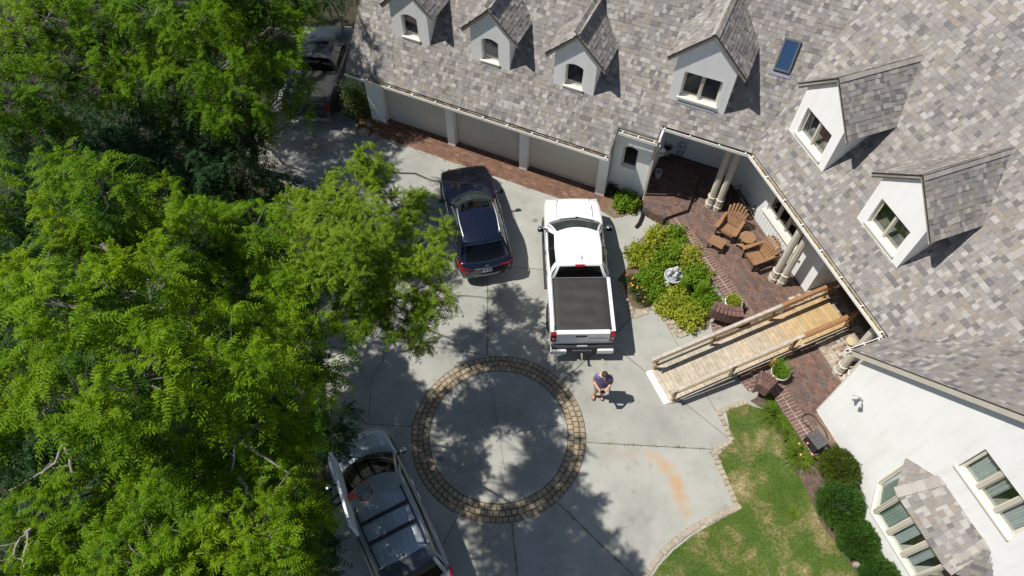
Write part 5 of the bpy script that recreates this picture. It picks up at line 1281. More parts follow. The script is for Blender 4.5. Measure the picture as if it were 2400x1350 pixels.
def leaf_quads(tip, axis, L, pairs=7, lmax=.10, wid=.021, droop=.35, rg=nrg):
    """compound leaves: tip (M,3) attachment, axis (M,3) outward direction, L (M,) length -> quads (M*J,4,3)"""
    Mn = len(tip); up = np.array([0, 0, 1.0])
    side = unit(np.cross(axis, up + rg.normal(0, .18, (Mn, 3)))); out = []
    dr = droop * rg.uniform(.5, 1.5, Mn)
    def pos(t): return tip + axis * (L * t)[:, None] - up * (L * dr * t * t)[:, None]
    def tan(t): return unit(axis - up * (2 * dr * t)[:, None])
    for k in range(pairs):
        f = .20 + .74 * k / (pairs - 1); t = np.full(Mn, f); p = pos(t); d = tan(t)
        sz = lmax * (.72 + .38 * math.sin(math.pi * (.12 + .8 * f))) * rg.uniform(.85, 1.12, Mn) * (L / .5)
        for sg in (-1, 1):
            dv = unit(side * sg + d * rg.uniform(.25, .5, Mn)[:, None] - up * rg.uniform(.05, .45, Mn)[:, None])
            wv = unit(np.cross(dv, np.cross(d, dv) + up * .35 + rg.normal(0, .25, (Mn, 3)))) * (wid * (L / .5) * rg.uniform(.85, 1.15, Mn))[:, None]
            b = p; q = np.stack([b, b + dv * (sz * .42)[:, None] + wv, b + dv * sz[:, None], b + dv * (sz * .42)[:, None] - wv], 1); out.append(q)
    t = np.full(Mn, .97); p = pos(t); d = tan(t); sz = lmax * .95 * (L / .5); wv = side * (wid * (L / .5))[:, None]
    out.append(np.stack([p, p + d * (sz * .42)[:, None] + wv, p + d * sz[:, None], p + d * (sz * .42)[:, None] - wv], 1))
    # the stalk itself, a thin strip
    p0, p1 = pos(np.full(Mn, .0)), pos(np.full(Mn, .97)); pm = pos(np.full(Mn, .5)); wv = side * .004
    out.append(np.stack([p0 - wv, p0 + wv, pm + wv, pm - wv], 1)); out.append(np.stack([pm - wv, pm + wv, p1 + wv * .5, p1 - wv * .5], 1))
    return np.concatenate(out)
def grow(name, pads, base, label, group=None, mat=None, mat2=None, per=20, fill=7, leaves=13, L=.44, pairs=7, lmax=.092, wid=.0175, droop=.55, up=1.0, shrink=.80, trunk_r=.17, lean=None, twig_n=4, cat='tree', limb=1.0, seed=1):
    """pads: (u, v, z, r) foliage masses. Limbs reach every pad, twigs every rosette of leaves."""
    rg = np.random.default_rng(seed)
    pads = [(u, v, z + rg.uniform(-.45, .45), r) for u, v, z, r in pads]
    pads = [(u, v, z * up, r * shrink * (H - z * up) / (H - z)) for u, v, z, r in pads]
    per, fill = per * up ** 2, fill * up ** 2
    ctr = [P(u, v, z) for u, v, z, r in pads]; rad = [p[3] for p in pads]
    b = np.array(base, float) if base is not None else np.array([*np.mean([c[:2] for c in ctr], 0), 0.0])
    b[2] = -.05
    root = empty(name, b, 0, label, cat, group)
    tr = MB(); tw = MB()
    zc = min(c[2] - r for c, r in zip(ctr, rad)); top = np.mean(ctr, 0); fork = b + (top - b) * .5; fork[:2] = b[:2] + (top[:2] - b[:2]) * .35; fork[2] = max(1.4, zc * .72)
    n = 7; pts = [b + (fork - b) * k / n + np.array([*rg.normal(0, .05, 2), 0]) * (0 < k < n) for k in range(n + 1)]
    tr.tube(pts, [trunk_r * (1.25 if k == 0 else 1 - .35 * k / n) for k in range(n + 1)], 10)
    tips = []; axes = []; outer = []
    nodes_ = [(fork, 0.0)]
    for c, r in sorted(zip(ctr, rad), key=lambda q: float(np.linalg.norm(q[0] - fork))):
        m = 6; st = min(nodes_, key=lambda q: float(np.linalg.norm(q[0] - c)) + .45 * q[1] + (1.2 if q[0][2] > c[2] + .6 else 0)); h0 = st[0]
        goal = c - np.array([0, 0, r * .35]); ln = float(np.linalg.norm(goal - h0)); mid = h0 + (goal - h0) * .5 + np.array([0, 0, .12 * ln]) + rg.normal(0, .10 * ln, 3)
        pth = [(1 - t) ** 2 * h0 + 2 * t * (1 - t) * mid + t * t * goal + rg.normal(0, .02 * ln, 3) * (0 < t < 1) for t in np.linspace(0, 1, m + 1)]
        far = st[1] + ln; nodes_.append((goal, far))
        ra = max(.018, trunk_r * .55 * math.exp(-st[1] * .30)) * limb; rb = max(.010, trunk_r * .5 * math.exp(-far * .34)) * limb; tr.tube(pth, [ra + (rb - ra) * k / m for k in range(m + 1)], 6)
        k = max(3, int(per * r * r)); hub = pth[-1]
        d = unit(rg.normal(0, 1, (k, 3)) * np.array([1, 1, .75]) + np.array([0, 0, .55])); d[:, 2] = np.maximum(d[:, 2], -.28); d = unit(d)
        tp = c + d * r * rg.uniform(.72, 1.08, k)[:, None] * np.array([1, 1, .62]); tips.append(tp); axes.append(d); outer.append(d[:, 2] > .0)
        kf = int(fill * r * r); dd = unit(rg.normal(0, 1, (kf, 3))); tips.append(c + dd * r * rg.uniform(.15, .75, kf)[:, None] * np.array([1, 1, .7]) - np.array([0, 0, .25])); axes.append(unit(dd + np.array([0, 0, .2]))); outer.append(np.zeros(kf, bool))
        for q in range(k):
            mm = (hub + tp[q]) / 2 + rg.normal(0, .06, 3) - np.array([0, 0, .05]); tw.tube([hub, mm, tp[q]], [.013 * limb, .009 * limb, .005], twig_n, cap=False)
    tips = np.concatenate(tips); axes = np.concatenate(axes); R_ = len(tips)
    nl = leaves; ti = np.repeat(tips, nl, 0); ax = np.repeat(axes, nl, 0); ang = rg.uniform(0, 2 * math.pi, R_ * nl)
    x = unit(np.cross(ax, np.array([0.3, .2, 1.0]))); y = np.cross(ax, x)
    rdl = x * np.cos(ang)[:, None] + y * np.sin(ang)[:, None]
    la = unit(rdl * rg.uniform(.55, 1.0, len(ang))[:, None] + ax * rg.uniform(.05, .75, len(ang))[:, None] + np.array([0, 0, .12]))
    LL = L * rg.uniform(.65, 1.15, len(ang)); at = ti - ax * rg.uniform(0, .22, len(ang))[:, None]
    q = leaf_quads(at, la, LL, pairs, lmax, wid, droop, rg)
    oo = np.repeat(np.concatenate(outer), nl); fm = np.tile((~oo).astype(np.int32), len(q) // len(oo))  # crown light painted by leaf colour: yellower upper shell, darker inside and below
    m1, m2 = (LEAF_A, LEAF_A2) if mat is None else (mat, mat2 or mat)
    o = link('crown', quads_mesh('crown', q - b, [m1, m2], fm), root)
    tr.build('trunk', BARK, root, 50, local=False); tag(tw.build('twigs', TWIG, root, local=False), kind='stuff')
    return len(q)
NL = 0
G = 'walnut trees on the left'
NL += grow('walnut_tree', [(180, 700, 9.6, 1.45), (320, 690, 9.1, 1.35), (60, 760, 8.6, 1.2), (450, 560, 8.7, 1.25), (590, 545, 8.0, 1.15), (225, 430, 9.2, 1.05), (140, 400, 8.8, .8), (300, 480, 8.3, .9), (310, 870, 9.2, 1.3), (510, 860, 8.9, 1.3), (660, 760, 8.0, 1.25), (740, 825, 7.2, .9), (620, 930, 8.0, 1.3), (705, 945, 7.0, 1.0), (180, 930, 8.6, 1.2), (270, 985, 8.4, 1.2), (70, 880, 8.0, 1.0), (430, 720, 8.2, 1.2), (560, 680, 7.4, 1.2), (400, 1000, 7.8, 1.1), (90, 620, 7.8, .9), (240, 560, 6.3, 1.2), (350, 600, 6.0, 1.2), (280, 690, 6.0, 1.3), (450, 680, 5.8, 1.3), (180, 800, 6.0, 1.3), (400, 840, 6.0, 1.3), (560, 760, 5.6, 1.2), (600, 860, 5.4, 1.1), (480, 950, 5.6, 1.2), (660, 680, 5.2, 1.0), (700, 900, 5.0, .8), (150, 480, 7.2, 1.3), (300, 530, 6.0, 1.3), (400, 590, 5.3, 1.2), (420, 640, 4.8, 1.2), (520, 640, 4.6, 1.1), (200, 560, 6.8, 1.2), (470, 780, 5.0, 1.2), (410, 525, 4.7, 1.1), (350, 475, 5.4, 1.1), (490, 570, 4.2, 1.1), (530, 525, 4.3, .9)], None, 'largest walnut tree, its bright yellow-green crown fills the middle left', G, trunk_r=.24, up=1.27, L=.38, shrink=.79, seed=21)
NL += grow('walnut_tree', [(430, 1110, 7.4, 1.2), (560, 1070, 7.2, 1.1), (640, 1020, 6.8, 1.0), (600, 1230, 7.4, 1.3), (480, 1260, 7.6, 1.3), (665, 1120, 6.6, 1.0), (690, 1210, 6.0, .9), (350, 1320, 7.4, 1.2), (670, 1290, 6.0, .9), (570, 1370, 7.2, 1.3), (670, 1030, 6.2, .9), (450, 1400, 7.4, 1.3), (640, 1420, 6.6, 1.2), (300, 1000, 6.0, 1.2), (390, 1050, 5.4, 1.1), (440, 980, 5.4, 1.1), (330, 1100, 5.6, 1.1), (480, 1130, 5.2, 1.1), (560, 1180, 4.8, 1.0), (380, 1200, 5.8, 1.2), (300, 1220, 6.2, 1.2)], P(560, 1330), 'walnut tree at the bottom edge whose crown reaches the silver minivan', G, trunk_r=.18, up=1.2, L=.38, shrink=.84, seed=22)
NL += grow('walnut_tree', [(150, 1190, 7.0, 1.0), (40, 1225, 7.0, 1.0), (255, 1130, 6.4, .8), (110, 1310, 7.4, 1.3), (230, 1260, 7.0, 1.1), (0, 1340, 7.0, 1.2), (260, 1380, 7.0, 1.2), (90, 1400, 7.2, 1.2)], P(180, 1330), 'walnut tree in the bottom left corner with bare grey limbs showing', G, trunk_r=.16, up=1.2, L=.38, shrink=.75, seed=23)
NL += grow('walnut_tree', [(430, 50, 9.0, 1.3), (490, 150, 8.4, 1.2), (350, 10, 9.0, 1.2), (550, 40, 8.2, 1.1), (400, 150, 8.0, 1.2), (340, 110, 8.2, 1.1), (450, -60, 9.0, 1.4), (420, 230, 7.0, 1.1), (420, 120, 6.0, 1.3), (340, 60, 6.5, 1.3), (330, 170, 6.0, 1.2), (220, -330, 9, 1.7), (310, -240, 9, 1.6), (340, -130, 8.4, 1.5), (150, -200, 9, 1.6), (420, -330, 9, 1.7), (520, -200, 8.6, 1.5), (540, -330, 9, 1.6), (300, -420, 8.6, 1.7), (120, -420, 9.5, 1.8), (260, -270, 7, 1.6), (180, -300, 8, 1.6), (380, -200, 6.4, 1.4)], P(310, 290), 'walnut tree at the top left with a pale forked trunk', G, trunk_r=.17, mat=LEAF_M, mat2=LEAF_A2, seed=24)  # pads above the frame are unseen, added to shade the grey pickup
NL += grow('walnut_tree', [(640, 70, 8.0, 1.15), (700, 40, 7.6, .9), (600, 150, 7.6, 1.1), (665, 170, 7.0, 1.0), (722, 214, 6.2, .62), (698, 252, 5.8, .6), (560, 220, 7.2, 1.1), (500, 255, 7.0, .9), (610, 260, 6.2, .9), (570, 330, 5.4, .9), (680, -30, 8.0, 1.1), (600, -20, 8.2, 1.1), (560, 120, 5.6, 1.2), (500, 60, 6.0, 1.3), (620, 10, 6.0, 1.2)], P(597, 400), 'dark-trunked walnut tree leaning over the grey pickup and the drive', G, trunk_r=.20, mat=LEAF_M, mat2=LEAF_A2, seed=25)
NL += grow('walnut_tree', [(50, 220, 8.8, 1.25), (150, 150, 8.8, 1.1), (245, 190, 8.2, 1.1), (40, 60, 9.0, 1.3), (150, 30, 8.8, 1.2), (240, 60, 8.6, 1.1), (-80, 160, 9.2, 1.4), (140, 270, 7.6, 1.0), (40, 330, 7.6, 1.0), (180, -150, 8, 1.6), (260, -90, 7, 1.5), (100, -180, 9, 1.6), (230, -20, 7.6, 1.3), (320, -60, 6, 1.3)], P(-60, 260), 'walnut tree in the top left corner beyond the others', G, trunk_r=.18, mat=LEAF_M, mat2=LEAF_A2, seed=26)  # pads above the frame are added to shade the upper drive
NL += grow('walnut_tree', [(-130, 480, 9.5, 1.5), (-60, 620, 9.0, 1.2), (-180, 760, 9.6, 1.5), (-120, 900, 9.0, 1.4), (-60, 1010, 8.0, 1.1), (-200, 1050, 9.0, 1.5)], P(-260, 800), 'walnut tree at the far left edge of the wood', G, trunk_r=.18, mat=LEAF_M, mat2=LEAF_A2, seed=27)  # stands outside the frame, added to darken the wood's left margin
# finer, yellower tree reaching over the drive
NL += grow('locust_tree', [(868, 362, 6.3, .42), (880, 410, 6.3, .55), (820, 440, 6.4, .75), (760, 520, 6.7, .9), (850, 540, 6.4, 1.0), (940, 480, 6.1, .65), (995, 470, 5.8, .40), (945, 590, 6.0, .92), (1015, 605, 5.6, .50), (1030, 530, 5.5, .34), (880, 660, 6.2, 1.0), (785, 620, 6.8, 1.0), (700, 600, 7.0, 1.0), (950, 740, 5.8, .75), (1015, 700, 5.5, .60), (850, 745, 6.1, .8), (700, 500, 6.8, .75), (985, 800, 5.4, .35), (660, 690, 6.8, .9)], P(700, 640), 'yellow-green feathery tree spreading over the drive beside the dark SUV', None, LEAF_B, LEAF_B2, per=60, fill=20, leaves=10, L=.33, pairs=6, lmax=.092, wid=.021, shrink=.95, droop=.38, trunk_r=.12, limb=.55, seed=31)
# darker trees lower down, in the shade between them
DG = 'shaded young trees under the walnuts'
for k, (pads, lab) in enumerate((
    ([(330, 330, 5.2, 1.5), (400, 400, 4.8, 1.3), (260, 300, 5.4, 1.2), (300, 420, 4.6, 1.2)], 'dark young tree in the shade below the pale forked trunk'),
    ([(480, 350, 5.0, 1.5), (540, 430, 4.4, 1.3), (590, 470, 3.8, .9), (450, 440, 4.2, 1.2), (520, 300, 5.2, 1.1)], 'dark young tree in deep shade left of the driveway entrance'),
    ([(120, 350, 6.0, 1.4), (50, 450, 5.4, 1.5), (180, 430, 5.0, 1.2), (60, 560, 5.0, 1.3)], 'blue-green young tree at the left edge, upper half'),
    ([(30, 650, 4.6, 1.3), (110, 600, 4.4, 1.1), (-40, 720, 5.0, 1.4)], 'blue-green shrubby tree at the left edge, mid height'),
    ([(40, 980, 5.2, 1.5), (110, 1040, 4.6, 1.2), (-30, 1080, 5.2, 1.4), (20, 900, 5.4, 1.2)], 'blue-green young tree at the left edge, lower half'),
    ([(780, 1010, 3.0, .55), (800, 985, 2.6, .45), (760, 1040, 3.2, .6)], 'small dark tree touching the bonnet of the silver minivan'),
    ([(660, 430, 2.8, .6), (650, 460, 2.6, .55), (600, 500, 3.2, .8)], 'small dark tree at the bend of the drive'),
    ([(300, 1120, 3.6, 1.2), (260, 1190, 3.2, 1.1), (360, 1180, 3.2, 1.1)], 'dark undergrowth tree between the two lower walnuts'),
    ([(770, -15, 3.0, .9), (840, -45, 3.0, .9), (715, 5, 3.2, .8), (800, -90, 3.4, 1.0)], 'dark young tree in deep shade above the bonnet of the grey pickup'),
    ([(720, 1330, 2.6, .8), (690, 1250, 2.8, .8), (740, 1240, 2.4, .6)], 'dark low tree beside the left flank of the silver minivan'),
)):
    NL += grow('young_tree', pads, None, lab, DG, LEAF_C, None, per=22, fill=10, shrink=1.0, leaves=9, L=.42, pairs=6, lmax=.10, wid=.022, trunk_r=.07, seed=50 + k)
# undergrowth on the forest floor
fx = nrg.uniform(-26, -6.2, 9000); fy = nrg.uniform(1, 31, 9000); keep = ~((fx > -9.8) & (fy > 17)) & ~((fx > -7.4) & (fy < 9) & (fy > 1.5)); fx, fy = fx[keep], fy[keep]
tp = np.stack([fx, fy, nrg.uniform(.05, .7, len(fx))], 1); axx = unit(nrg.normal(0, 1, (len(fx), 3)) * np.array([1, 1, .3]) + np.array([0, 0, .4]))
q = leaf_quads(tp, axx, nrg.uniform(.3, .55, len(fx)), 4, .12, .03, .3)
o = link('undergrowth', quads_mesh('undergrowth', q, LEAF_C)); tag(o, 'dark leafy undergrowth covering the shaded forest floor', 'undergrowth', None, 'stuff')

# bare dead limbs that stand out grey against the dark gaps
def dead(root_label, paths):
    r = next(o for o in col.objects if o.get('label', '').startswith(root_label)); m = MB()
    for pth in paths:
        ws = [P(u, v, z) for u, v, z in pth]; fine = []
        for a, b_ in zip(ws[:-1], ws[1:]):
            for k in range(4): fine.append(a + (b_ - a) * k / 4 + nrg.normal(0, .012, 3))
        fine.append(ws[-1]); m.tube(fine, [.034 * (1 - .8 * k / len(fine)) for k in range(len(fine))], 6)
        for k in range(4, len(fine) - 1, 4):
            d = nrg.normal(0, 1, 3); d[2] = abs(d[2]) * .4; d /= np.linalg.norm(d); m.tube([fine[k], fine[k] + d * .18 + nrg.normal(0, .02, 3), fine[k] + d * .36], [.012, .008, .003], 4)
    tag(m.build('dead_branches', TWIG, r, local=False), kind='stuff')
dead('walnut tree in the bottom left', [[(160, 1020, 9.0), (128, 1085, 8.9), (92, 1112, 8.8), (20, 1150, 8.7)], [(157, 1035, 9.0), (162, 1090, 8.8), (188, 1165, 8.6)], [(70, 1240, 8.9), (45, 1270, 8.9), (20, 1320, 8.8)], [(68, 1245, 8.9), (55, 1310, 8.8), (65, 1350, 8.7)]])
dead('walnut tree at the bottom edge', [[(552, 1005, 9.6), (575, 1045, 9.5), (640, 1085, 9.3), (690, 1135, 9.0)], [(556, 1010, 9.6), (548, 1060, 9.4), (540, 1160, 9.2)], [(560, 1120, 9.4), (580, 1150, 9.3), (600, 1175, 9.2)]])
dead('largest walnut', [[(240, 570, 11.6), (268, 600, 11.5), (290, 625, 11.4)], [(345, 650, 11.9), (352, 700, 11.8), (358, 730, 11.7)], [(80, 980, 11.0), (120, 955, 11.0), (150, 930, 11.0)]])

# ------------------------------------------------------------------ wooden access ramp
WOOD_W = M('weathered_deck', (.36, .30, .22), (.50, .44, .35), 5, .85, .2, 40, fine=.35)
def deck_mat():
    m, t, b = nodes('deck_boards'); L = t.links.new; g = N(t, 'ShaderNodeNewGeometry'); pos = g.outputs['Position']
    dt = N(t, 'ShaderNodeVectorMath', operation='DOT_PRODUCT'); L(pos, dt.inputs[0]); dt.inputs[1].default_value = tuple(nB)
    oi = N(t, 'ShaderNodeObjectInfo'); ad = N(t, 'ShaderNodeMath', operation='MULTIPLY_ADD'); L(oi.outputs['Random'], ad.inputs[0]); ad.inputs[1].default_value = 1.1; L(dt.outputs['Value'], ad.inputs[2])
    mr = N(t, 'ShaderNodeMapRange', i_From_Min=10.6, i_From_Max=13.6); L(ad.outputs[0], mr.inputs[0])
    n = N(t, 'ShaderNodeTexNoise', i_Scale=6.0, i_Detail=6.0); L(pos, n.inputs['Vector'])
    r1 = ramp(t, [(.3, (.35, .30, .225)), (.7, (.50, .445, .36))]); r2 = ramp(t, [(.3, (.38, .255, .115)), (.7, (.47, .335, .165))]); L(n.outputs['Fac'], r1.inputs[0]); L(n.outputs['Fac'], r2.inputs[0])
    mx = N(t, 'ShaderNodeMix', data_type='RGBA'); L(mr.outputs[0], mx.inputs[0]); L(r1.outputs[0], mx.inputs[6]); L(r2.outputs[0], mx.inputs[7])
    tn = N(t, 'ShaderNodeMapRange', i_To_Min=.86, i_To_Max=1.08); L(oi.outputs['Random'], tn.inputs[0]); sc_ = N(t, 'ShaderNodeVectorMath', operation='SCALE'); L(mx.outputs[2], sc_.inputs[0]); L(tn.outputs[0], sc_.inputs['Scale'])
    L(sc_.outputs[0], b.inputs['Base Color']); b.inputs['Roughness'].default_value = .85; return m
DECK = deck_mat()
WOOD_N = M('fresh_deck', (.30, .205, .10), (.38, .275, .145), 5, .7, .2, 40, fine=.3)
WOOD_G = M('grey_rail', (.34, .295, .245), (.48, .44, .39), 6, .85, .2, 40, fine=.35)
WOOD_O = M('cedar_rail', (.25, .125, .05), (.32, .17, .075), 6, .7, .2, 40, fine=.3)
r0, r1 = B(-7.02, 7.42, .05), B(-7.305, 13.82, .57)
ra = r1 - r0; RL = np.linalg.norm(ra); ra = ra / RL; rs = np.cross(ra, UZ); rs /= np.linalg.norm(rs); ru = np.cross(rs, ra)     # rs points to the near (lower) side
ramp_ = empty('access_ramp', V(*((r0 + r1) / 2)[:2], 0), 0, 'wooden access ramp with handrails climbing to the front door', 'ramp')
RP = lambda t, s, h: r0 + ra * t + rs * s + ru * h
RM = np.stack([ra, -rs, ru], 1)
t = 0.0; k = 0; HWR = .58
while t < RL - .1:
    wd = .138; m = DECK
    MB().box(RP(t + wd / 2, .02 + rnd.uniform(-.006, .006), -.015 + rnd.uniform(-.002, .002)), (wd - .007, 2 * HWR + .06, .03), RM, ch=.003).build('plank', m, ramp_, local=False); t += wd; k += 1
for s in (-HWR + .03, 0, HWR - .01): MB().box(RP(RL / 2, s, -.10), (RL - .1, .045, .13), RM).build('joist', WOOD_O, ramp_, local=False)
MB().box(RP(RL / 2, HWR + .055, -.06), (RL - .05, .03, .13), RM).build('skirt_board', WOOD_W, ramp_, local=False)
MB().box(RP(-.09, .0, -.025), (.20, 2 * HWR + .02, .012), RM).build('threshold_plate', M('white_plate', (.78, .78, .77), rough=.5), ramp_, local=False)
for sg in (-1, 1):
    s = sg * HWR
    for t in (.10, 2.10, 4.25, RL - .15):
        p = RP(t, s, 0); zt = p[2] + .80; m = WOOD_N if t < 4 else WOOD_O
        b_ = MB().box((p[0], p[1], (zt - .02) / 2), (.075, .075, zt + .02), np.stack([dB, nB, UZ], 1)); b_.build('post', m, ramp_, local=False)
    for (t0, t1, m) in ((-.12, 4.45, WOOD_G), (4.45, RL + .15, WOOD_O)):
        up = UZ * .80
        MB().box((RP(t0, s, 0) + RP(t1, s, 0)) / 2 + up, (t1 - t0, .105, .034), RM, ch=.004).build('top_rail', m, ramp_, local=False)
        MB().box((RP(t0, s - sg * .055, 0) + RP(t1, s - sg * .055, 0)) / 2 + UZ * .735, (t1 - t0, .036, .088), RM).build('under_rail', m if m is WOOD_O else WOOD_N, ramp_, local=False)
        MB().box((RP(t0 + .15, s - sg * .055, 0) + RP(t1, s - sg * .055, 0)) / 2 + UZ * .34, (t1 - t0 - .15, .036, .088), RM).build('mid_rail', m if m is WOOD_O else WOOD_N, ramp_, local=False)

# ------------------------------------------------------------------ terrace furniture
POLY = M('brown_slats', (.245, .135, .068), (.295, .168, .088), 9, .55, fine=.2)
DARK = M('dark_frame', (.022, .020, .018), rough=.6)
def facing(p, q):
    d = q - p; return math.atan2(d[1], d[0]) + math.pi / 2        # local -y looks along p->q
def adirondack(loc, rz, label):
    c = empty('adirondack_chair', loc, rz, label, 'chair', 'brown slatted terrace chairs')
    for k in range(6):
        y = -.30 + k * .088; z = .37 - k * .024; MB().box((0, y, z), (.54, .078, .022), np.array(Matrix.Rotation(-.27 if k else -.5, 3, 'X')), ch=.004).build('seat_slat', POLY, c)
    for k in range(7):
        x = (k - 3) * .082; fan = (k - 3) * .055; h = .82 - .020 * (k - 3) ** 2
        p0 = V(x * .92, .20, .26); d = V(math.sin(fan), .42, .90); d /= np.linalg.norm(d); sx = np.cross(d, V(0, -1, .4)); sx /= np.linalg.norm(sx); nn = np.cross(sx, d)
        MB().box(p0 + d * h / 2, (.072, .022, h), np.stack([sx, nn, d], 1), ch=.004).build('back_slat', POLY, c)
    for sg in (-1, 1):
        v = []; pl = [(-.50, .05), (-.46, .075), (-.2, .07), (.15, .05), (.36, .035)]
        top = [(sg * (.34) + w_, y, .56 - (y + .5) * .05) for y, w_ in pl] + [(sg * .34 - w_, y, .56 - (y + .5) * .05) for y, w_ in reversed(pl)]
        MB().prism(top if True else top, (0, 0, .024)).build('arm', POLY, c)
        MB().box((sg * .31, -.33, .27), (.03, .10, .54)).build('front_leg', DARK, c); MB().bar((sg * .28, -.34, .33), (sg * .28, .52, .04), .028, .11).build('side_rail', DARK, c)
        MB().box((sg * .31, .30, .27), (.03, .06, .50), np.array(Matrix.Rotation(-.12, 3, 'X'))).build('rear_post', DARK, c)
    MB().box((0, .36, .50), (.66, .03, .08)).build('back_brace', DARK, c); MB().box((0, .535, .86), (.5, .025, .06), np.array(Matrix.Rotation(-.42, 3, 'X'))).build('back_brace', DARK, c)
    MB().box((0, -.355, .32), (.58, .022, .10)).build('front_apron', POLY, c)
    return c
TZ2 = TZ + .003
c1 = P(1710, 531, TZ2 + .33); c1[2] = TZ2; adirondack(c1, facing(P(1735, 498, .75), P(1699, 549, .75)), 'brown slatted Adirondack chair with footstool in front, nearer the door landing')
c2 = P(1778, 599, TZ2 + .33); c2[2] = TZ2; adirondack(c2, facing(P(1808, 588, .75), P(1763.6, 604, .75)), 'brown slatted Adirondack chair beside the cream columns, turned towards the round table')
st = P(1681, 567, TZ2 + .3); st[2] = TZ2
fs = empty('footstool', st, facing(P(1735, 498, .75), P(1699, 549, .75)), 'low brown slatted footstool in front of an Adirondack chair', 'footstool')
for k in range(7): MB().box((0, -.18 + k * .06, .34 - .006 * abs(k - 3)), (.54, .05, .022), ch=.004).build('slat', POLY, fs)
for sx in (-.22, .22):
    MB().box((sx, 0, .29), (.03, .40, .07)).build('side_rail', DARK, fs)
    for sy in (-.16, .16): MB().box((sx, sy, .14), (.03, .06, .28)).build('leg', DARK, fs)
tb = P(1753, 556, TZ2 + .46); tb[2] = TZ2
tt = empty('side_table', tb, facing(P(1735, 498, .75), P(1699, 549, .75)), 'small round brown slatted table between the two Adirondack chairs', 'table')
ci = [(.26 * math.cos(2 * math.pi * k / 40), .26 * math.sin(2 * math.pi * k / 40)) for k in range(40)]
for k in range(4):
    x0, x1 = -.26 + k * .13, -.26 + (k + 1) * .13 - .006; q = clip(clip(ci, (-1, 0), -x0), (1, 0), x1)
    if len(q) > 2: MB().prism([(x, y, .445) for x, y in q], (0, 0, .025)).build('top_slat', POLY, tt)
for sx, sy in ((-.16, -.16), (.16, -.16), (.16, .16), (-.16, .16)): MB().bar((sx, sy, .445), (sx * 1.25, sy * 1.25, .0), .05, .03, (1, 0, 0)).build('leg', DARK, tt)
MB().lathe([(.16, .17), (.17, .19), (.16, .195)], (-.10, -.12, 0), 20).build('lower_shelf', POLY, tt)

# ------------------------------------------------------------------ plants
def blades(n, r, h, spread, rg, w_=.012, seg=3, bend=.6):
    """strap leaves arching out from a centre: quads (n*seg,4,3)"""
    a = rg.uniform(0, 2 * math.pi, n); rr = r * np.sqrt(rg.uniform(0, 1, n)); base = np.stack([rr * np.cos(a), rr * np.sin(a), np.zeros(n)], 1)
    a2 = a + rg.normal(0, .5, n); d = np.stack([np.cos(a2), np.sin(a2), np.zeros(n)], 1); L = h * rg.uniform(.6, 1.15, n); sp = spread * rg.uniform(.4, 1.2, n)
    s = np.stack([-np.sin(a2), np.cos(a2), np.zeros(n)], 1) * w_; out = []
    def pt(t): return base + d * (sp * L * t)[:, None] + np.array([0, 0, 1.0]) * (L * (t - bend * t * t))[:, None]
    for k in range(seg):
        t0, t1 = k / seg, (k + 1) / seg; w0, w1 = 1 - .8 * t0 ** 2, 1 - .8 * t1 ** 2
        p, q = pt(np.full(n, t0)), pt(np.full(n, t1)); out.append(np.stack([p - s * w0, p + s * w0, q + s * w1, q - s * w1], 1))
    return np.concatenate(out)
def leafballs(n, c, rad, rg, l=.07, w_=.03, flat=.7, shell=.55):
    """broad leaves scattered through an ellipsoid"""
    d = unit(rg.normal(0, 1, (n, 3))); d[:, 2] = np.abs(d[:, 2]) * np.where(rg.uniform(0, 1, n) < .85, 1, -.3); r = rg.uniform(shell, 1.0, n)[:, None]
    lump = 1 + .30 * np.sin(d[:, :1] * 7 + rad[0] * 90) * np.cos(d[:, 1:2] * 6 + rad[0] * 50) + rg.normal(0, .10, (n, 1))
    p = np.array(c) + d * r * lump * np.array(rad); ax = unit(d * .6 + rg.normal(0, .6, (n, 3)) + np.array([0, 0, .1])); s = unit(np.cross(ax, d + np.array([0, 0, flat]) + rg.normal(0, .3, (n, 3))))
    L = l * rg.uniform(.6, 1.25, n)[:, None]; W = w_ * rg.uniform(.7, 1.2, n)[:, None]
    return np.stack([p, p + ax * L * .45 + s * W, p + ax * L, p + ax * L * .45 - s * W], 1)
prg = np.random.default_rng(5)
def shrub(name, loc, rad, label, mat, n, l, w_, group=None, cat='shrub', stems=5, shell=.5):
    o = empty(name, loc, 0, label, cat, group)
    q = leafballs(n, (0, 0, rad[2] * .35), rad, prg, l, w_, shell=shell); link('foliage', quads_mesh('foliage', q, mat), o)
    for k in range(stems):
        a = k * 2.4; MB().tube([(0.03 * math.cos(a), .03 * math.sin(a), -.02), (rad[0] * .3 * math.cos(a), rad[1] * .3 * math.sin(a), rad[2] * .4), (rad[0] * .6 * math.cos(a), rad[1] * .6 * math.sin(a), rad[2] * .8)], [.012, .009, .004], 5).build('stem', TWIG, o)
    return o
LF_Y = leaf_mat('variegated_leaf', [(0, (.14, .20, .015)), (.4, (.22, .28, .02)), (.75, (.34, .36, .05)), (1, (.48, .46, .14))], .3)
LF_G = leaf_mat('bright_leaf', [(0, (.07, .15, .012)), (.5, (.125, .225, .016)), (1, (.20, .29, .025))], .3)
LF_D = leaf_mat('dull_leaf', [(0, (.035, .065, .018)), (1, (.075, .11, .03))], .25)
BG = 'leafy plants in the flower bed'
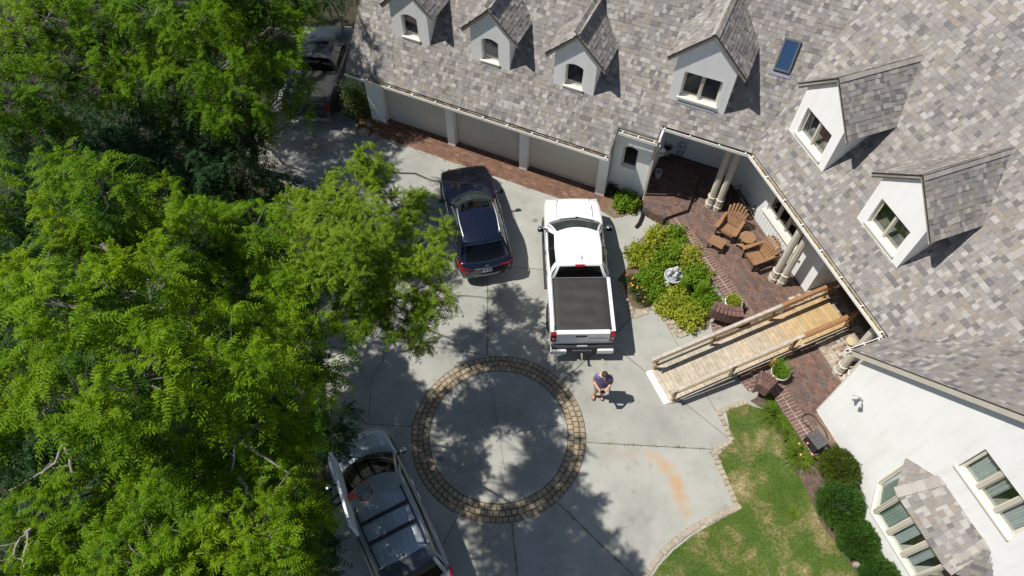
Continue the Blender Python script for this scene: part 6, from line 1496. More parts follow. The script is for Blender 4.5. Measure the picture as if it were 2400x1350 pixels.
for u, v, r, hh, m, lab in (
    (1538, 562, .40, .5, LF_Y, 'yellow-green leafy shrub at the upper corner of the flower bed by the drain hose'),
    (1575, 560, .42, .5, LF_G, 'bright green leafy shrub against the terrace wall at the top of the flower bed'),
    (1500, 600, .45, .45, LF_Y, 'yellow-green leafy shrub at the drive side of the bed, above the marigolds'),
    (1550, 610, .48, .45, LF_G, 'green leafy shrub just above the stone fountain'),
    (1608, 605, .42, .5, LF_Y, 'yellow-green shrub between fountain and terrace, upper one'),
    (1518, 655, .42, .38, LF_G, 'green leafy plant directly left of the stone fountain'),
    (1630, 655, .46, .45, LF_G, 'dense green shrub right of the stone fountain by the terrace wall'),
    (1588, 690, .38, .35, LF_Y, 'yellow-green plant directly below the stone fountain'),
    (1648, 705, .42, .42, LF_G, 'green shrub at the lower terrace corner of the flower bed'),
    (1562, 715, .36, .38, LF_Y, 'yellow-green plant near the bed edging below the fountain'),
    (1612, 742, .46, .40, LF_Y, 'brightest yellow shrub at the lower tip of the flower bed'),
    (1540, 690, .34, .3, LF_G, 'low green plant right of the marigolds')):
    shrub('shrub', P(u, v + 6, 0), (r * 1.18, r * 1.18, hh * .9), lab, m, int(3000 * r * r / .2), .088, .030, BG, shell=.25)
# spiky lily-like stems rising out of the bed
for u, v, lab in ((1578, 605, 'tall spiky lily stem above the stone fountain'), (1592, 680, 'tall spiky lily stem just below the stone fountain'), (1640, 690, 'tall spiky lily stem near the terrace corner')):
    o = empty('lily_plant', P(u, v, 0), 0, lab, 'plant', 'spiky lily stems')
    q = []
    for k in range(5):
        ox, oy = prg.normal(0, .09, 2); n = 46; zz = np.linspace(.2, .78, n); a = np.arange(n) * 2.4; d = np.stack([np.cos(a), np.sin(a), np.full(n, .35)], 1); p = np.stack([np.full(n, ox), np.full(n, oy), zz], 1); s = np.stack([-np.sin(a), np.cos(a), np.zeros(n)], 1) * .012; Ln = .13
        q.append(np.stack([p, p + d * Ln * .45 + s, p + d * Ln, p + d * Ln * .45 - s], 1)); MB().tube([(ox, oy, 0), (ox, oy, .78)], .006, 5).build('stem', LF_G, o)
    link('foliage', quads_mesh('foliage', np.concatenate(q), LF_G), o)
# marigolds and companions
PET = {'orange': M('orange_petals', (.72, .16, .01), (.80, .24, .01), 40, .7), 'yellow': M('yellow_petals', (.80, .50, .01), rough=.7), 'purple': M('purple_petals', (.12, .05, .32), rough=.7), 'pink': M('salmon_petals', (.75, .20, .13), (.80, .32, .2), 40, .7)}
for u, v, c_, n, lab in ((1476, 660, 'orange', 3, 'small dull green marigold with orange buds nearest the white pickup'), (1483, 683, 'yellow', 4, 'marigold plant with yellow flowers'), (1500, 690, 'orange', 3, 'marigold plant with the large orange flowers'), (1494, 703, 'purple', 2, 'small plant with purple flowers below the marigolds'), (1510, 712, 'orange', 2, 'marigold plant with one orange flower by the paver edging')):
    o = empty('marigold_plant', P(u, v, 0), 0, lab, 'plant', 'bedding flowers')
    link('foliage', quads_mesh('foliage', leafballs(420, (0, 0, .10), (.22, .22, .24), prg, .06, .012, shell=.3), LF_D), o)
    for k in range(n):
        a = prg.uniform(0, 6.28); rr = prg.uniform(.03, .18); fz = prg.uniform(.28, .36)
        MB().lathe([(.010, -.015), (.027, .0), (.029, .008), (.02, .018), (.006, .02)], (rr * math.cos(a), rr * math.sin(a), fz), 9).build('flower', PET[c_], o, True); MB().tube([(0, 0, 0), (rr * math.cos(a), rr * math.sin(a), fz - .015)], .004, 4).build('stem', LF_D, o)
# corner plant by the garage pier, dark bush at the garage end
shrub('shrub', P(1465, 482, 0), (.48, .40, .45), 'bright green leafy shrub between the garage pier and the black drain hose', LF_G, 3000, .07, .028)
shrub('shrub', P(1432, 452, 0), (.28, .25, .35), 'small straggly white-flowered shrub against the stucco wall by the last garage pier', LF_D, 900, .06, .022)
shrub('bush', P(838, 262, 0), (.62, .70, 1.15), 'dark loose bush in the shade at the left end of the garage', LF_D, 3200, .10, .028, shell=.3)
# strap-leaved clumps along the terrace on the lawn side
LF_S = leaf_mat('strap_leaf', [(0, (.05, .11, .012)), (.5, (.10, .17, .018)), (.85, (.19, .20, .03)), (1, (.34, .26, .09))], .25)
for u, v, r, h, lab, fl in ((1822, 975, .16, .62, 'large strappy green clump below the curved brick wall', 0), (1872, 1068, .16, .60, 'strappy daylily clump with salmon flowers beside the hose box', 4), (1850, 1020, .10, .42, 'small yellow-green strappy clump between the two bigger ones', 0), (1818, 935, .08, .5, 'thin upright weed against the curved brick wall', 0), (1862, 1205, .05, .22, 'tiny yellow-green grass tuft at the lawn edge', 0)):
    o = empty('daylily_clump', P(u, v, 0), 0, lab, 'plant', 'strap-leaved clumps along the terrace')
    link('leaves', quads_mesh('leaves', blades(int(2600 * r), r, h, .85, prg, .0105, 4, .62), LF_S), o)
    for k in range(fl):
        a = k * 1.7 + 2.2; p = (.22 * math.cos(a), .22 * math.sin(a), .52); MB().lathe([(.006, -.04), (.012, -.015), (.034, .012), (.030, .016), (.006, .0)], p, 8).build('flower', PET['pink'], o, True); MB().tube([(0, 0, 0), (p[0] * .8, p[1] * .8, p[2] - .05)], .004, 4).build('stem', LF_S, o)
# clipped yews in front of the gable
YEW = leaf_mat('yew_needle', [(0, (.022, .062, .010)), (.5, (.038, .092, .013)), (1, (.080, .135, .02))], .2)
YEW2 = leaf_mat('yew_needle_golden', [(0, (.034, .068, .010)), (.5, (.07, .095, .013)), (1, (.15, .13, .02))], .2)
for u, v, r, h, m, lab in ((1957, 1104, .52, .72, YEW2, 'rounded yew with a bronzed top just below the brick terrace'), (1957, 1194, .60, .80, YEW, 'largest rounded dark green yew, in the middle of the row'), (2000, 1268, .52, .68, YEW, 'rounded dark green yew nearest the bay window'), (2055, 1362, .50, .62, YEW, 'dark green yew cut by the bottom edge of the picture')):
    o = empty('yew_shrub', P(u, v, 0), 0, lab, 'shrub', 'clipped yews by the gable')
    n = 2600; d = unit(prg.normal(0, 1, (n, 3))); d[:, 2] = np.abs(d[:, 2]) * np.where(prg.uniform(0, 1, n) < .9, 1, -.4)
    lump = 1 + .10 * np.sin(d[:, 0] * 9 + u) * np.cos(d[:, 1] * 8) + prg.normal(0, .09, n)
    tip = d * lump[:, None] * np.array([r, r, h * .62]) * prg.uniform(.86, 1.02, n)[:, None] + np.array([0, 0, h * .38]); axx = unit(d + prg.normal(0, .35, (n, 3)) + np.array([0, 0, .25]))
    q = leaf_quads(tip - axx * .10, axx, np.full(n, .15) * prg.uniform(.7, 1.3, n), 5, .16, .028, .05, prg)
    link('foliage', quads_mesh('foliage', q, m), o)
    inner = MB().lathe([(.05, .0), (r * .6, .08), (r * .82, h * .35), (r * .72, h * .65), (r * .35, h * .9), (.02, h * .94)], (0, 0, 0), 14); inner.build('twiggy_core', M('yew_core', (.012, .022, .008), (.03, .035, .015), 12, 1), o, True)
# lawn blades, weeds in the joints, fallen leaves
GRASS = leaf_mat('grass_blade', [(0, (.075, .155, .018)), (.45, (.12, .21, .026)), (.75, (.20, .24, .05)), (1, (.42, .35, .18))], .3)
lx = [p[0] for p in lawn_pts]; ly = [p[1] for p in lawn_pts]; pts = []
n0 = 110000; X_ = prg.uniform(min(lx), max(lx), n0); Y_ = prg.uniform(max(min(ly), 2.6), max(ly), n0)
lp2 = np.array([(p[0], p[1]) for p in lawn_pts]); c_ = np.zeros(n0, bool); j = len(lp2) - 1
for i in range(len(lp2)):
    x1, y1 = lp2[i]; x2, y2 = lp2[j]; c_ ^= ((y1 > Y_) != (y2 > Y_)) & (X_ < (x2 - x1) * (Y_ - y1) / (y2 - y1 + 1e-12) + x1); j = i
X_, Y_ = X_[c_], Y_[c_]
dens = .42 + .5 * np.sin(X_ * 2.3 + 1.3 * np.sin(Y_ * 1.7)) * np.cos(Y_ * 1.9 + X_ * .7); kp = prg.uniform(0, 1, len(X_)) < .45 + .55 * dens; X_, Y_ = X_[kp], Y_[kp]
def tufts(X_, Y_, h, z, wd):
    n = len(X_); a = prg.uniform(0, 6.28, n); b_ = np.stack([X_, Y_, np.full(n, z)], 1); d = np.stack([np.cos(a), np.sin(a), np.zeros(n)], 1); s = np.stack([-np.sin(a), np.cos(a), np.zeros(n)], 1) * wd
    hh = h * prg.uniform(.5, 1.3, n)[:, None]; t = b_ + d * hh * prg.uniform(.3, 1.0, n)[:, None] + np.array([0, 0, 1]) * hh
    return np.stack([b_ - s, b_ + s, t + s * .25, t - s * .25], 1)
o = link('grass_blades', quads_mesh('grass_blades', tufts(X_, Y_, .045, .018, .005), GRASS)); tag(o, 'short patchy lawn grass with dry tan spots', 'grass', None, 'stuff')
wx, wy = [], []
for (p, q), dn in zip([(P(1143, 833), P(1143, 640)), (P(1322, 890), P(1487, 741)), (P(1372, 1037), P(1650, 1052)), (P(1307, 1178), P(1480, 1345)), (P(1200, 1225), P(1213, 1350)), (P(1487, 741), P(1480, 700)), (P(1484, 741), P(1452, 660)), (P(1590, 792), P(1545, 730)), (P(1683, 962), P(1716, 1034)), (P(1660, 1052), P(1728, 1190)), (P(620, 330), P(800, 300)), (P(640, 340), P(700, 330))], (60, 90, 120, 160, 70, 60, 160, 110, 120, 90, 60, 80)):
    n = dn * 2; tt_ = prg.beta(1.2, 1.2, n); cl = np.sin(tt_ * 31 + p[0]) * .5 + .5; k = prg.uniform(0, 1, n) < cl ** 1.5 + .15; tt_ = tt_[k]
    wx += list(p[0] + (q[0] - p[0]) * tt_ + prg.normal(0, .018, len(tt_))); wy += list(p[1] + (q[1] - p[1]) * tt_ + prg.normal(0, .018, len(tt_)))
o = link('joint_weeds', quads_mesh('joint_weeds', tufts(np.array(wx), np.array(wy), .05, -.01, .009), GRASS)); tag(o, 'little weeds growing in the joints of the concrete', 'weeds', None, 'stuff')
lx_, ly_, lz_ = [], [], []
def litter(n, fn, z):
    for _ in range(n): p = fn(); lx_.append(p[0]); ly_.append(p[1]); lz_.append(z)
litter(260, lambda: A(prg.uniform(-13.6, -3.9), 15.85 + abs(prg.normal(0, .45)), 0), .022)
litter(120, lambda: A(prg.uniform(-13.4, -9), 15.86 + prg.normal(0, .10), 0), .02)
litter(420, lambda: P(prg.normal(690, 70), prg.normal(330, 35)), .006)
litter(260, lambda: P(prg.normal(700, 60), prg.normal(420, 60)), .006)
litter(120, lambda: P(prg.uniform(800, 1500), prg.uniform(650, 1350)), .016)
litter(500, lambda: P(prg.normal(850, 22), prg.normal(300, 14)), .02)
litter(60, lambda: B(prg.uniform(-12.5, -4), prg.uniform(10.9, 13.0), 0), TZ + .012)
n = len(lx_); p = np.stack([lx_, ly_, lz_], 1); a = prg.uniform(0, 6.28, n); d = np.stack([np.cos(a), np.sin(a), prg.uniform(-.05, .3, n)], 1); s = np.stack([-np.sin(a), np.cos(a), prg.uniform(-.1, .3, n)], 1); L_ = prg.uniform(.025, .07, n)[:, None]
o = link('fallen_leaves', quads_mesh('fallen_leaves', np.stack([p, p + d * L_ * .5 + s * L_ * .25, p + d * L_, p + d * L_ * .5 - s * L_ * .25], 1), M('dry_leaf', (.16, .075, .03), (.30, .16, .06), 30, .9))); tag(o, 'brown fallen leaves scattered on the brick apron and the drive', 'leaves', None, 'stuff')

# ------------------------------------------------------------------ planters, fountain and other things standing about
URNW = M('white_urn', (.62, .60, .56), (.72, .70, .66), 12, .8)
def planter(loc, rz, label, spiky):
    o = empty('planter', loc, rz, label, 'planter', 'white planters flanking the ramp')
    MB().lathe([(.14, 0), (.16, .02), (.12, .06), (.20, .16), (.27, .27), (.29, .31), (.265, .32), (.245, .27), (.02, .26)], (0, 0, 0), 26).build('urn', URNW, o, 50)
    MB().lathe([(.01, .268), (.25, .268), (.25, .285), (.01, .29)], (0, 0, 0), 18).build('soil', MAT['soil'], o)
    for sg in (-1, 1): MB().tube([(sg * .26, 0, .28), (sg * .33, 0, .27), (sg * .33, 0, .18), (sg * .22, 0, .15)], .016, 6).build('handle', URNW, o)
    q = leafballs(700, (0, 0, .32), (.26, .26, .16), prg, .06, .016, shell=.2); link('foliage', quads_mesh('foliage', q, LF_Y if not spiky else LF_G), o)
    qb = blades(240, .10, .42 if spiky else .26, .7, prg, .009, 3, .4) + np.array([.02, .06, .28]); link('grassy_tuft', quads_mesh('grassy_tuft', qb, LF_G if spiky else LF_Y), o)
pl = P(1720, 708, TZ + .3); pl[2] = TZ + .005; planter(pl, .4, 'white planter with bronze-green mat plants on the terrace above the ramp', False)
pl = P(1829, 872, TZ + .3); pl[2] = TZ + .005; planter(pl, 1.0, 'white planter with spiky lime plants on the terrace below the ramp', True)
terr = M('terracotta_figure', (.38, .16, .07), (.45, .22, .11), 20, .9)
fo = empty('garden_figurine', V(*P(1810, 848, TZ + .25)[:2], TZ + .005), .3, 'small terracotta garden bird figure beside the lower planter', 'figurine')
MB().lathe([(.05, 0), (.065, .03), (.05, .08), (.045, .16), (.07, .24), (.075, .30), (.05, .36), (.03, .385)], (0, 0, 0), 14).build('body', terr, fo, True); MB().lathe([(.01, .0), (.045, .03), (.055, .07), (.04, .11), (.005, .13)], (0, -.035, .375), 12).build('head', terr, fo, True); MB().tube([(0, -.08, .44), (0, -.14, .425)], [.016, .003], 7).build('beak', terr, fo)
# stone fountain with a cluster of cherubs
STONE = M('grey_stone', (.40, .41, .42), (.56, .57, .58), 16, .9, .5, 60)
fp = P(1575, 655, .25); fp[2] = 0
ft = empty('fountain', fp, .5, 'grey stone garden fountain with a cluster of cherub figures in its bowl', 'fountain')
MB().lathe([(.20, 0), (.22, .04), (.12, .10), (.10, .26), (.16, .34), (.26, .40), (.30, .46), (.31, .50), (.29, .505), (.26, .46), (.12, .42)], (0, 0, 0), 32).build('bowl', STONE, ft, 50)
MB().lathe([(.262, .45), (.262, .466)], (0, 0, 0), 28).build('water', M('fountain_water', (.26, .29, .31), rough=.08), ft)
MB().lathe([(.14, .42), (.15, .48), (.11, .54), (.12, .58), (.05, .62)], (0, 0, 0), 16).build('rock', STONE, ft, True)
def skin_mesh(name, verts, edges, radii, mat, parent, root=0, sub=2):
    me = bpy.data.meshes.new(name + '_skeleton'); bm = bmesh.new(); ly = bm.verts.layers.skin.verify()
    vs = [bm.verts.new([float(c) for c in p]) for p in verts]; bm.verts.ensure_lookup_table()
    for i, v in enumerate(vs):
        r = radii[i] if hasattr(radii[i], '__len__') else (radii[i], radii[i]); v[ly].radius = r; v[ly].use_root = (i == root)
    for a, b in edges: bm.edges.new((vs[a], vs[b]))
    bm.to_mesh(me); bm.free(); t = bpy.data.objects.new('tmp', me); col.objects.link(t)
    t.modifiers.new('skin', 'SKIN').use_smooth_shade = True; s = t.modifiers.new('sub', 'SUBSURF'); s.levels = s.render_levels = sub
    dg = bpy.context.evaluated_depsgraph_get(); m2 = bpy.data.meshes.new_from_object(t.evaluated_get(dg)); bpy.data.objects.remove(t); m2.materials.clear()
    for q in (mat if isinstance(mat, (list, tuple)) else [mat]): m2.materials.append(q)
    m2.polygons.foreach_set('use_smooth', np.ones(len(m2.polygons), bool)); m2.name = name
    return link(name, m2, parent)
for k in range(3):
    a = k * 2.09 + .4; ca, sa = math.cos(a), math.sin(a); R2 = lambda x, y, z: (.10 * ca + x * ca - y * sa, .10 * sa + x * sa + y * ca, z)
    vs = [R2(0, 0, .56), R2(.01, 0, .66), R2(.02, 0, .74), R2(.025, 0, .80), R2(.03, 0, .86), R2(.05, .07, .72), R2(.10, .08, .66), R2(.05, -.07, .73), R2(.11, -.04, .76), R2(.07, .04, .56), R2(.12, .05, .50), R2(.07, -.04, .57), R2(.13, -.04, .52)]
    es = [(0, 1), (1, 2), (2, 3), (3, 4), (2, 5), (5, 6), (2, 7), (7, 8), (0, 9), (9, 10), (0, 11), (11, 12)]
    skin_mesh('cherub', vs, es, [.075, .078, .07, .045, .07, .036, .028, .036, .028, .048, .036, .048, .036], STONE, ft, 0, 1)
# hose box, hose and secateurs at the end of the terrace
hb = P(1916, 1030, TZ + .4); hb[2] = TZ + .012
hx = empty('hose_box', hb, math.radians(-62), 'dark grey plastic hose reel box at the end of the brick terrace', 'hose box')
GP = M('grey_plastic', (.055, .056, .058), (.085, .085, .086), 9, .7); GP2 = M('charcoal_plastic', (.025, .026, .03), rough=.6)
MB().box((0, 0, .20), (.46, .36, .38), ch=.03).build('body', GP2, hx); MB().box((0, 0, .41), (.50, .40, .05), ch=.015).build('lid', GP, hx)
MB().lathe([(.15, .435), (.155, .443), (.15, .447), (.13, .445)], (0, 0, 0), 28).build('lid_ring', GP, hx, True)
for k in range(5): MB().box((-.235, 0, .10 + k * .055), (.02, .30, .03), ch=.004).build('vent_slat', GP, hx)
MB().bar((-.25, .05, .30), (-.255, .12, .18), .02, .02, (1, 0, 0)).build('blue_clip', M('blue_clip', (.02, .35, .60), rough=.5), hx)
hp = [P(u, v, TZ + z) for u, v, z in ((1901, 1010, .35), (1897, 1000, .2), (1885, 991, .04), (1880, 980, .04), (1886, 972, .04), (1897, 970, .05), (1910, 978, .06), (1920, 990, .10), (1930, 1003, .16), (1936, 1018, .2), (1937, 1026, .2))]
fine = []
for i in range(len(hp) - 1):
    p0, p1, p2, p3 = hp[max(i - 1, 0)], hp[i], hp[i + 1], hp[min(i + 2, len(hp) - 1)]
    for j in range(6): t = j / 6; fine.append(.5 * ((2 * p1) + (p2 - p0) * t + (2 * p0 - 5 * p1 + 4 * p2 - p3) * t * t + (3 * p1 - p0 - 3 * p2 + p3) * t ** 3))
tag(MB().tube(fine, .014, 8).build('garden_hose', M('dark_hose', (.035, .024, .02), rough=.5), None, True), 'dark brown garden hose looped on the terrace beside the hose box', 'hose')
se = P(1933, 1056, TZ + .03); se[2] = TZ + .03
sx_ = empty('hand_trowel', se, .9, 'small white and red hand tool lying next to the hose box', 'hand tool')
MB().tube([(-.10, 0, 0), (.0, .0, .01)], .012, 7).build('handle', M('red_grip', (.6, .08, .06), rough=.5), sx_); MB().prism([(0, -.025, 0), (.09, -.03, .0), (.13, 0, .0), (.09, .03, 0), (0, .025, 0)], (0, 0, .008)).build('blade', M('white_blade', (.7, .7, .7), rough=.4), sx_)
ub = P(1936, 1022, TZ + .1); ub[2] = TZ
# things in the shade of the side porch
gp = P(1562, 352, .60); pot = empty('plant_pot', V(gp[0], gp[1], LZ + .005), 0, 'empty pale flower pot at the back of the shaded side porch', 'pot')
MB().lathe([(.13, 0), (.15, .01), (.20, .30), (.22, .31), (.22, .36), (.20, .365), (.185, .30), (.12, .05)], (0, 0, 0), 24).build('pot', M('pale_pot', (.42, .40, .36), (.50, .48, .44), 9, .85), pot, 50); MB().lathe([(.01, .22), (.185, .22), (.185, .24), (.01, .25)], (0, 0, 0), 18).build('soil', MAT['soil'], pot)
ps = P(1590, 372, LZ); stn = empty('plant_stand', V(ps[0], ps[1], TZ + .005 if ps[1] > 19 else LZ + .008), 0, 'tall black wrought-iron plant stand against the porch back wall', 'plant stand')
IRON = M('black_iron', (.012, .012, .013), rough=.55)
rg_ = [(.13 * math.cos(2 * math.pi * k / 20), .13 * math.sin(2 * math.pi * k / 20), .72) for k in range(21)]; MB().tube(rg_, .011, 6, cap=False).build('top_ring', IRON, stn); MB().tube([(x * .8, y * .8, .3) for x, y, z in rg_], .008, 6, cap=False).build('lower_ring', IRON, stn)
for k in range(4): t = k * math.pi / 2; MB().tube([(.13 * math.cos(t), .13 * math.sin(t), .72), (.17 * math.cos(t), .17 * math.sin(t), .5), (.10 * math.cos(t), .10 * math.sin(t), .25), (.15 * math.cos(t), .15 * math.sin(t), 0)], .010, 6).build('leg', IRON, stn)
bk = P(1543, 408, LZ + .15); bu = empty('bucket', V(bk[0], bk[1], LZ + .012), 0, 'pale blue-grey bucket standing on the shaded brick landing', 'bucket')
MB().lathe([(.10, 0), (.105, .01), (.135, .30), (.142, .305), (.13, .31), (.095, .02)], (0, 0, 0), 22).build('pail', M('pale_bucket', (.50, .56, .60), rough=.5), bu, 50); MB().tube([(.135 * math.cos(t), .02, .29 + .0 * math.sin(t) - .05 * math.sin(t)) if False else (.135 * math.cos(t), .135 * math.sin(t) * .4, .30 + .02 * math.sin(t)) for t in np.linspace(0, math.pi, 10)], .004, 5).build('bail', IRON, bu)
# wrought iron bench by the main wall
bn = P(1738, 470, TZ + .4); bn[2] = TZ + .005
be = empty('garden_bench', bn, math.atan2(dB[1], dB[0]) + math.pi, 'dark wrought-iron bench with scrolled back against the white wall, in shade', 'bench')
for k in range(5): MB().box((0, -.20 + k * .09, .42), (1.05, .06, .018)).build('seat_slat', M('white_slat', (.40, .41, .42), rough=.7) if k == 0 else IRON, be)
for sx in (-.5, .5):
    MB().tube([(sx, -.22, 0), (sx, -.22, .42)], .016, 6).build('leg', IRON, be); MB().tube([(sx, .20, 0), (sx, .22, .42), (sx, .28, .84)], .016, 6).build('leg', IRON, be); MB().tube([(sx, -.22, .42), (sx, -.2, .62), (sx, .22, .64)], .014, 6).build('arm', IRON, be)
MB().tube([(-.5, .28, .84), (0, .285, .88), (.5, .28, .84)], .014, 6).build('top_bar', IRON, be); MB().tube([(-.5, .23, .50), (.5, .23, .50)], .012, 6).build('lower_bar', IRON, be)
for k in range(6):
    x = -.42 + k * .168; MB().tube([(x + .075 * math.cos(t), .255, .67 + .15 * math.sin(t)) for t in np.linspace(0, 2 * math.pi, 17)], .008, 5, cap=False).build('scroll', IRON, be); MB().bar((x - .08, .255, .52), (x + .08, .26, .84), .012, .012).build('cross_bar', IRON, be)
tn = P(1996, 800, .52); tag(MB().lathe([(.02, 0), (.17, 0), (.18, .03), (.16, .06), (.12, .075), (.02, .08)], (tn[0], tn[1], .51), 20).build('stone_disc', M('tan_stone', (.42, .34, .22), (.50, .42, .28), 9, .9), None, True), 'round tan stepping stone lying on the limewashed entry step', 'stone')
# small black lamps under the garage eave
for u, v, lab in ((1047, 262, 'left'), (1222, 319, 'right')):
    q = P(u, v, 2.15); a_ = float(dA @ q); l = empty('pier_lamp', (0, 0, 0), parent=house); q = A(a_ + .02, NP, 2.12)
    part(MB().box(q - nA * .03, (.07, .06, .09), np.stack([dA, nA, UZ], 1)), 'housing', IRON, l); part(MB().lathe([(.03, 0), (.045, .06), (.05, .10)], q - nA * .05 - UZ * .02, 10, axis=np.stack([dA, UZ, -nA], 1)), 'shade', IRON, l)
# rocks by the planting strip and at the lawn's end
ROCK = M('field_stone', (.22, .19, .15), (.34, .31, .26), 7, .95, .6, 30)
def rock(loc, s, label):
    bm = bmesh.new(); bmesh.ops.create_icosphere(bm, subdivisions=2, radius=1.0); vs = np.array([v.co[:] for v in bm.verts]); f = [tuple(v.index for v in q.verts) for q in bm.faces]; bm.free()
    k = rnd.random() * 9; vs = vs * (1 + .16 * np.sin(vs[:, :1] * 4 + k) * np.cos(vs[:, 1:2] * 5 + k) + .10 * np.sin(vs[:, 2:] * 6 + k)) * np.array(s) * np.array([1, 1, .8])
    vs[:, 2] += s[2] * .35; o = obj('rock', vs, f, ROCK, None, None, 40); o.location = Vector([float(c) for c in loc]); o.rotation_euler = (0, 0, k); tag(o, label, 'rock', 'field stones')
rock(P(855, 312), (.26, .20, .14), 'large flat stone at the garage end of the brick apron'); rock(P(878, 322), (.22, .18, .10), 'smaller flat stone touching the end of the brick apron'); rock(P(868, 295), (.10, .08, .08), 'small grey stone between bush and apron')
rock(P(2008, 1325), (.13, .10, .10), 'pale stone at the lower lawn edge beside the yews'); rock(P(2014, 1342), (.11, .09, .08), 'pale stone cut off near the bottom edge by the lawn')

# ------------------------------------------------------------------ basketball hoop over the minivan
ORG = M('orange_steel', (.62, .10, .03), (.70, .14, .05), 20, .5)
rc = P(853, 1152, 3.05); bd = P(838, 1243, 3.75) - P(788, 1063, 3.75); bd[2] = 0; bd /= np.linalg.norm(bd); bnrm = V(-bd[1], bd[0], 0)
if bnrm @ (rc - P(812, 1150, 3.3)) < 0: bnrm = -bnrm
hoop = empty('basketball_hoop', V(*(rc - bnrm * 1.35)[:2], 0), 0, 'basketball hoop with orange rim and pale backboard above the silver minivan', 'basketball hoop')
bc = rc - bnrm * .40
HB = np.stack([bd, bnrm, UZ], 1)
MB().box(bc + UZ * .36 - bnrm * .03, (1.75, .03, 1.02), HB).build('backboard', M('backboard_face', (.40, .46, .48), (.46, .52, .54), 3, .3), hoop, local=False)
for s, z, sz in ((0, .86, (1.8, .06, .05)), (0, -.16, (1.8, .06, .05)), (-.885, .35, (.05, .06, 1.06)), (.885, .35, (.05, .06, 1.06))): MB().box(bc + bd * s + UZ * z - bnrm * .025, sz, HB).build('board_frame', M('board_frame', (.62, .65, .68), rough=.4), hoop, local=False)
MB().tube([rc + bd * .23 * math.cos(t) + bnrm * .23 * math.sin(t) for t in np.linspace(0, 2 * math.pi, 33)], .011, 8, cap=False).build('rim', ORG, hoop, True, local=False)
MB().box(rc - bnrm * .31 - UZ * .02, (.17, .17, .03), HB).box(rc - bnrm * .385 - UZ * .03, (.18, .02, .14), HB).build('rim_bracket', ORG, hoop, local=False)
net = MB()
for k in range(12):
    for sg in (-1, 1):
        pth = []
        for j in range(7):
            f = j / 6; a = 2 * math.pi * (k / 12) + sg * f * .9; r = .225 * (1 - .48 * f ** .8); pth.append(rc + bd * r * math.cos(a) + bnrm * r * math.sin(a) - UZ * (.42 * f))
        net.tube(pth, .006, 4, cap=False)
net.build('net', M('net_cord', (.03, .03, .03), rough=.9), hoop, local=False)
pb = rc - bnrm * 1.35
MB().tube([V(pb[0], pb[1], 0), V(pb[0], pb[1], 2.4), V(pb[0], pb[1], 2.6) + bnrm * .1], .055, 10).build('pole', IRON, hoop, True, local=False)
for z0, z1 in ((2.2, 3.05), (2.6, 3.6)): MB().bar(V(pb[0], pb[1], z0), bc - bnrm * .05 + UZ * (z1 - 3.05), .05, .05).build('strut', IRON, hoop, local=False)

# ------------------------------------------------------------------ the man with a tablet
SKIN = M('skin', (.52, .27, .19), (.58, .31, .22), 20, .55); HAIR = M('dark_hair', (.025, .018, .014), (.05, .038, .03), 60, .7)
def shirt_mat():
    m, t, b = nodes('striped_polo'); L = t.links.new; c = N(t, 'ShaderNodeTexCoord'); wv = N(t, 'ShaderNodeTexWave', i_Scale=14.0, i_Distortion=.4); wv.bands_direction = 'Z'; L(c.outputs['Object'], wv.inputs['Vector'])
    r = ramp(t, [(.0, (.050, .052, .16)), (.72, (.075, .078, .21)), (.9, (.26, .25, .42))]); L(wv.outputs['Fac'], r.inputs[0]); L(r.outputs[0], b.inputs['Base Color']); b.inputs['Roughness'].default_value = .9; return m
SHIRT = shirt_mat(); KHAKI = M('khaki_cloth', (.36, .27, .16), (.42, .32, .20), 14, .9); SHOE = M('brown_shoe', (.16, .07, .04), (.22, .11, .07), 14, .6)
mp = P(1403, 929); mp[2] = .0
man = empty('person', (mp[0], mp[1], .0), math.radians(-4), 'man in a purple-blue striped polo and khaki shorts looking down at a tablet', 'person')
# feet: his right foot is set a little forward and out
J_ = {'pel': (0, 0, .96), 'sp': (0, -.02, 1.12), 'ch': (0, .0, 1.32), 'nk0': (0, .0, 1.50), 'nk': (0, -.03, 1.56), 'hd0': (0, -.065, 1.625), 'hd1': (0, -.10, 1.70), 'hd2': (0, -.115, 1.755),
      'shR': (-.185, .01, 1.45), 'elR': (-.285, -.03, 1.19), 'wrR': (-.115, -.27, 1.13), 'haR': (-.085, -.325, 1.115), 'shL': (.185, .01, 1.45), 'elL': (.285, -.02, 1.19), 'wrL': (.125, -.27, 1.13), 'haL': (.095, -.325, 1.115),
      'hiR': (-.105, .0, .90), 'knR': (-.125, -.04, .50), 'anR': (-.15, .0, .09), 'toR': (-.175, -.15, .045), 'hiL': (.105, 0, .90), 'knL': (.10, -.03, .50), 'anL': (.085, .01, .09), 'toL': (.10, -.15, .045)}
Rr = {'pel': (.175, .14), 'sp': (.185, .155), 'ch': (.18, .13), 'nk0': .085, 'nk': .062, 'hd0': .078, 'hd1': (.082, .096), 'hd2': (.068, .08), 'shR': .075, 'elR': .048, 'wrR': .032, 'haR': (.04, .022), 'shL': .075, 'elL': .048, 'wrL': .032, 'haL': (.04, .022), 'hiR': .105, 'knR': .062, 'anR': .042, 'toR': .038, 'hiL': .105, 'knL': .062, 'anL': .042, 'toL': .038}
E_ = [('pel', 'sp'), ('sp', 'ch'), ('ch', 'nk0'), ('nk0', 'nk'), ('nk', 'hd0'), ('hd0', 'hd1'), ('hd1', 'hd2'), ('ch', 'shR'), ('shR', 'elR'), ('elR', 'wrR'), ('wrR', 'haR'), ('ch', 'shL'), ('shL', 'elL'), ('elL', 'wrL'), ('wrL', 'haL'), ('pel', 'hiR'), ('hiR', 'knR'), ('knR', 'anR'), ('anR', 'toR'), ('pel', 'hiL'), ('hiL', 'knL'), ('knL', 'anL'), ('anL', 'toL')]
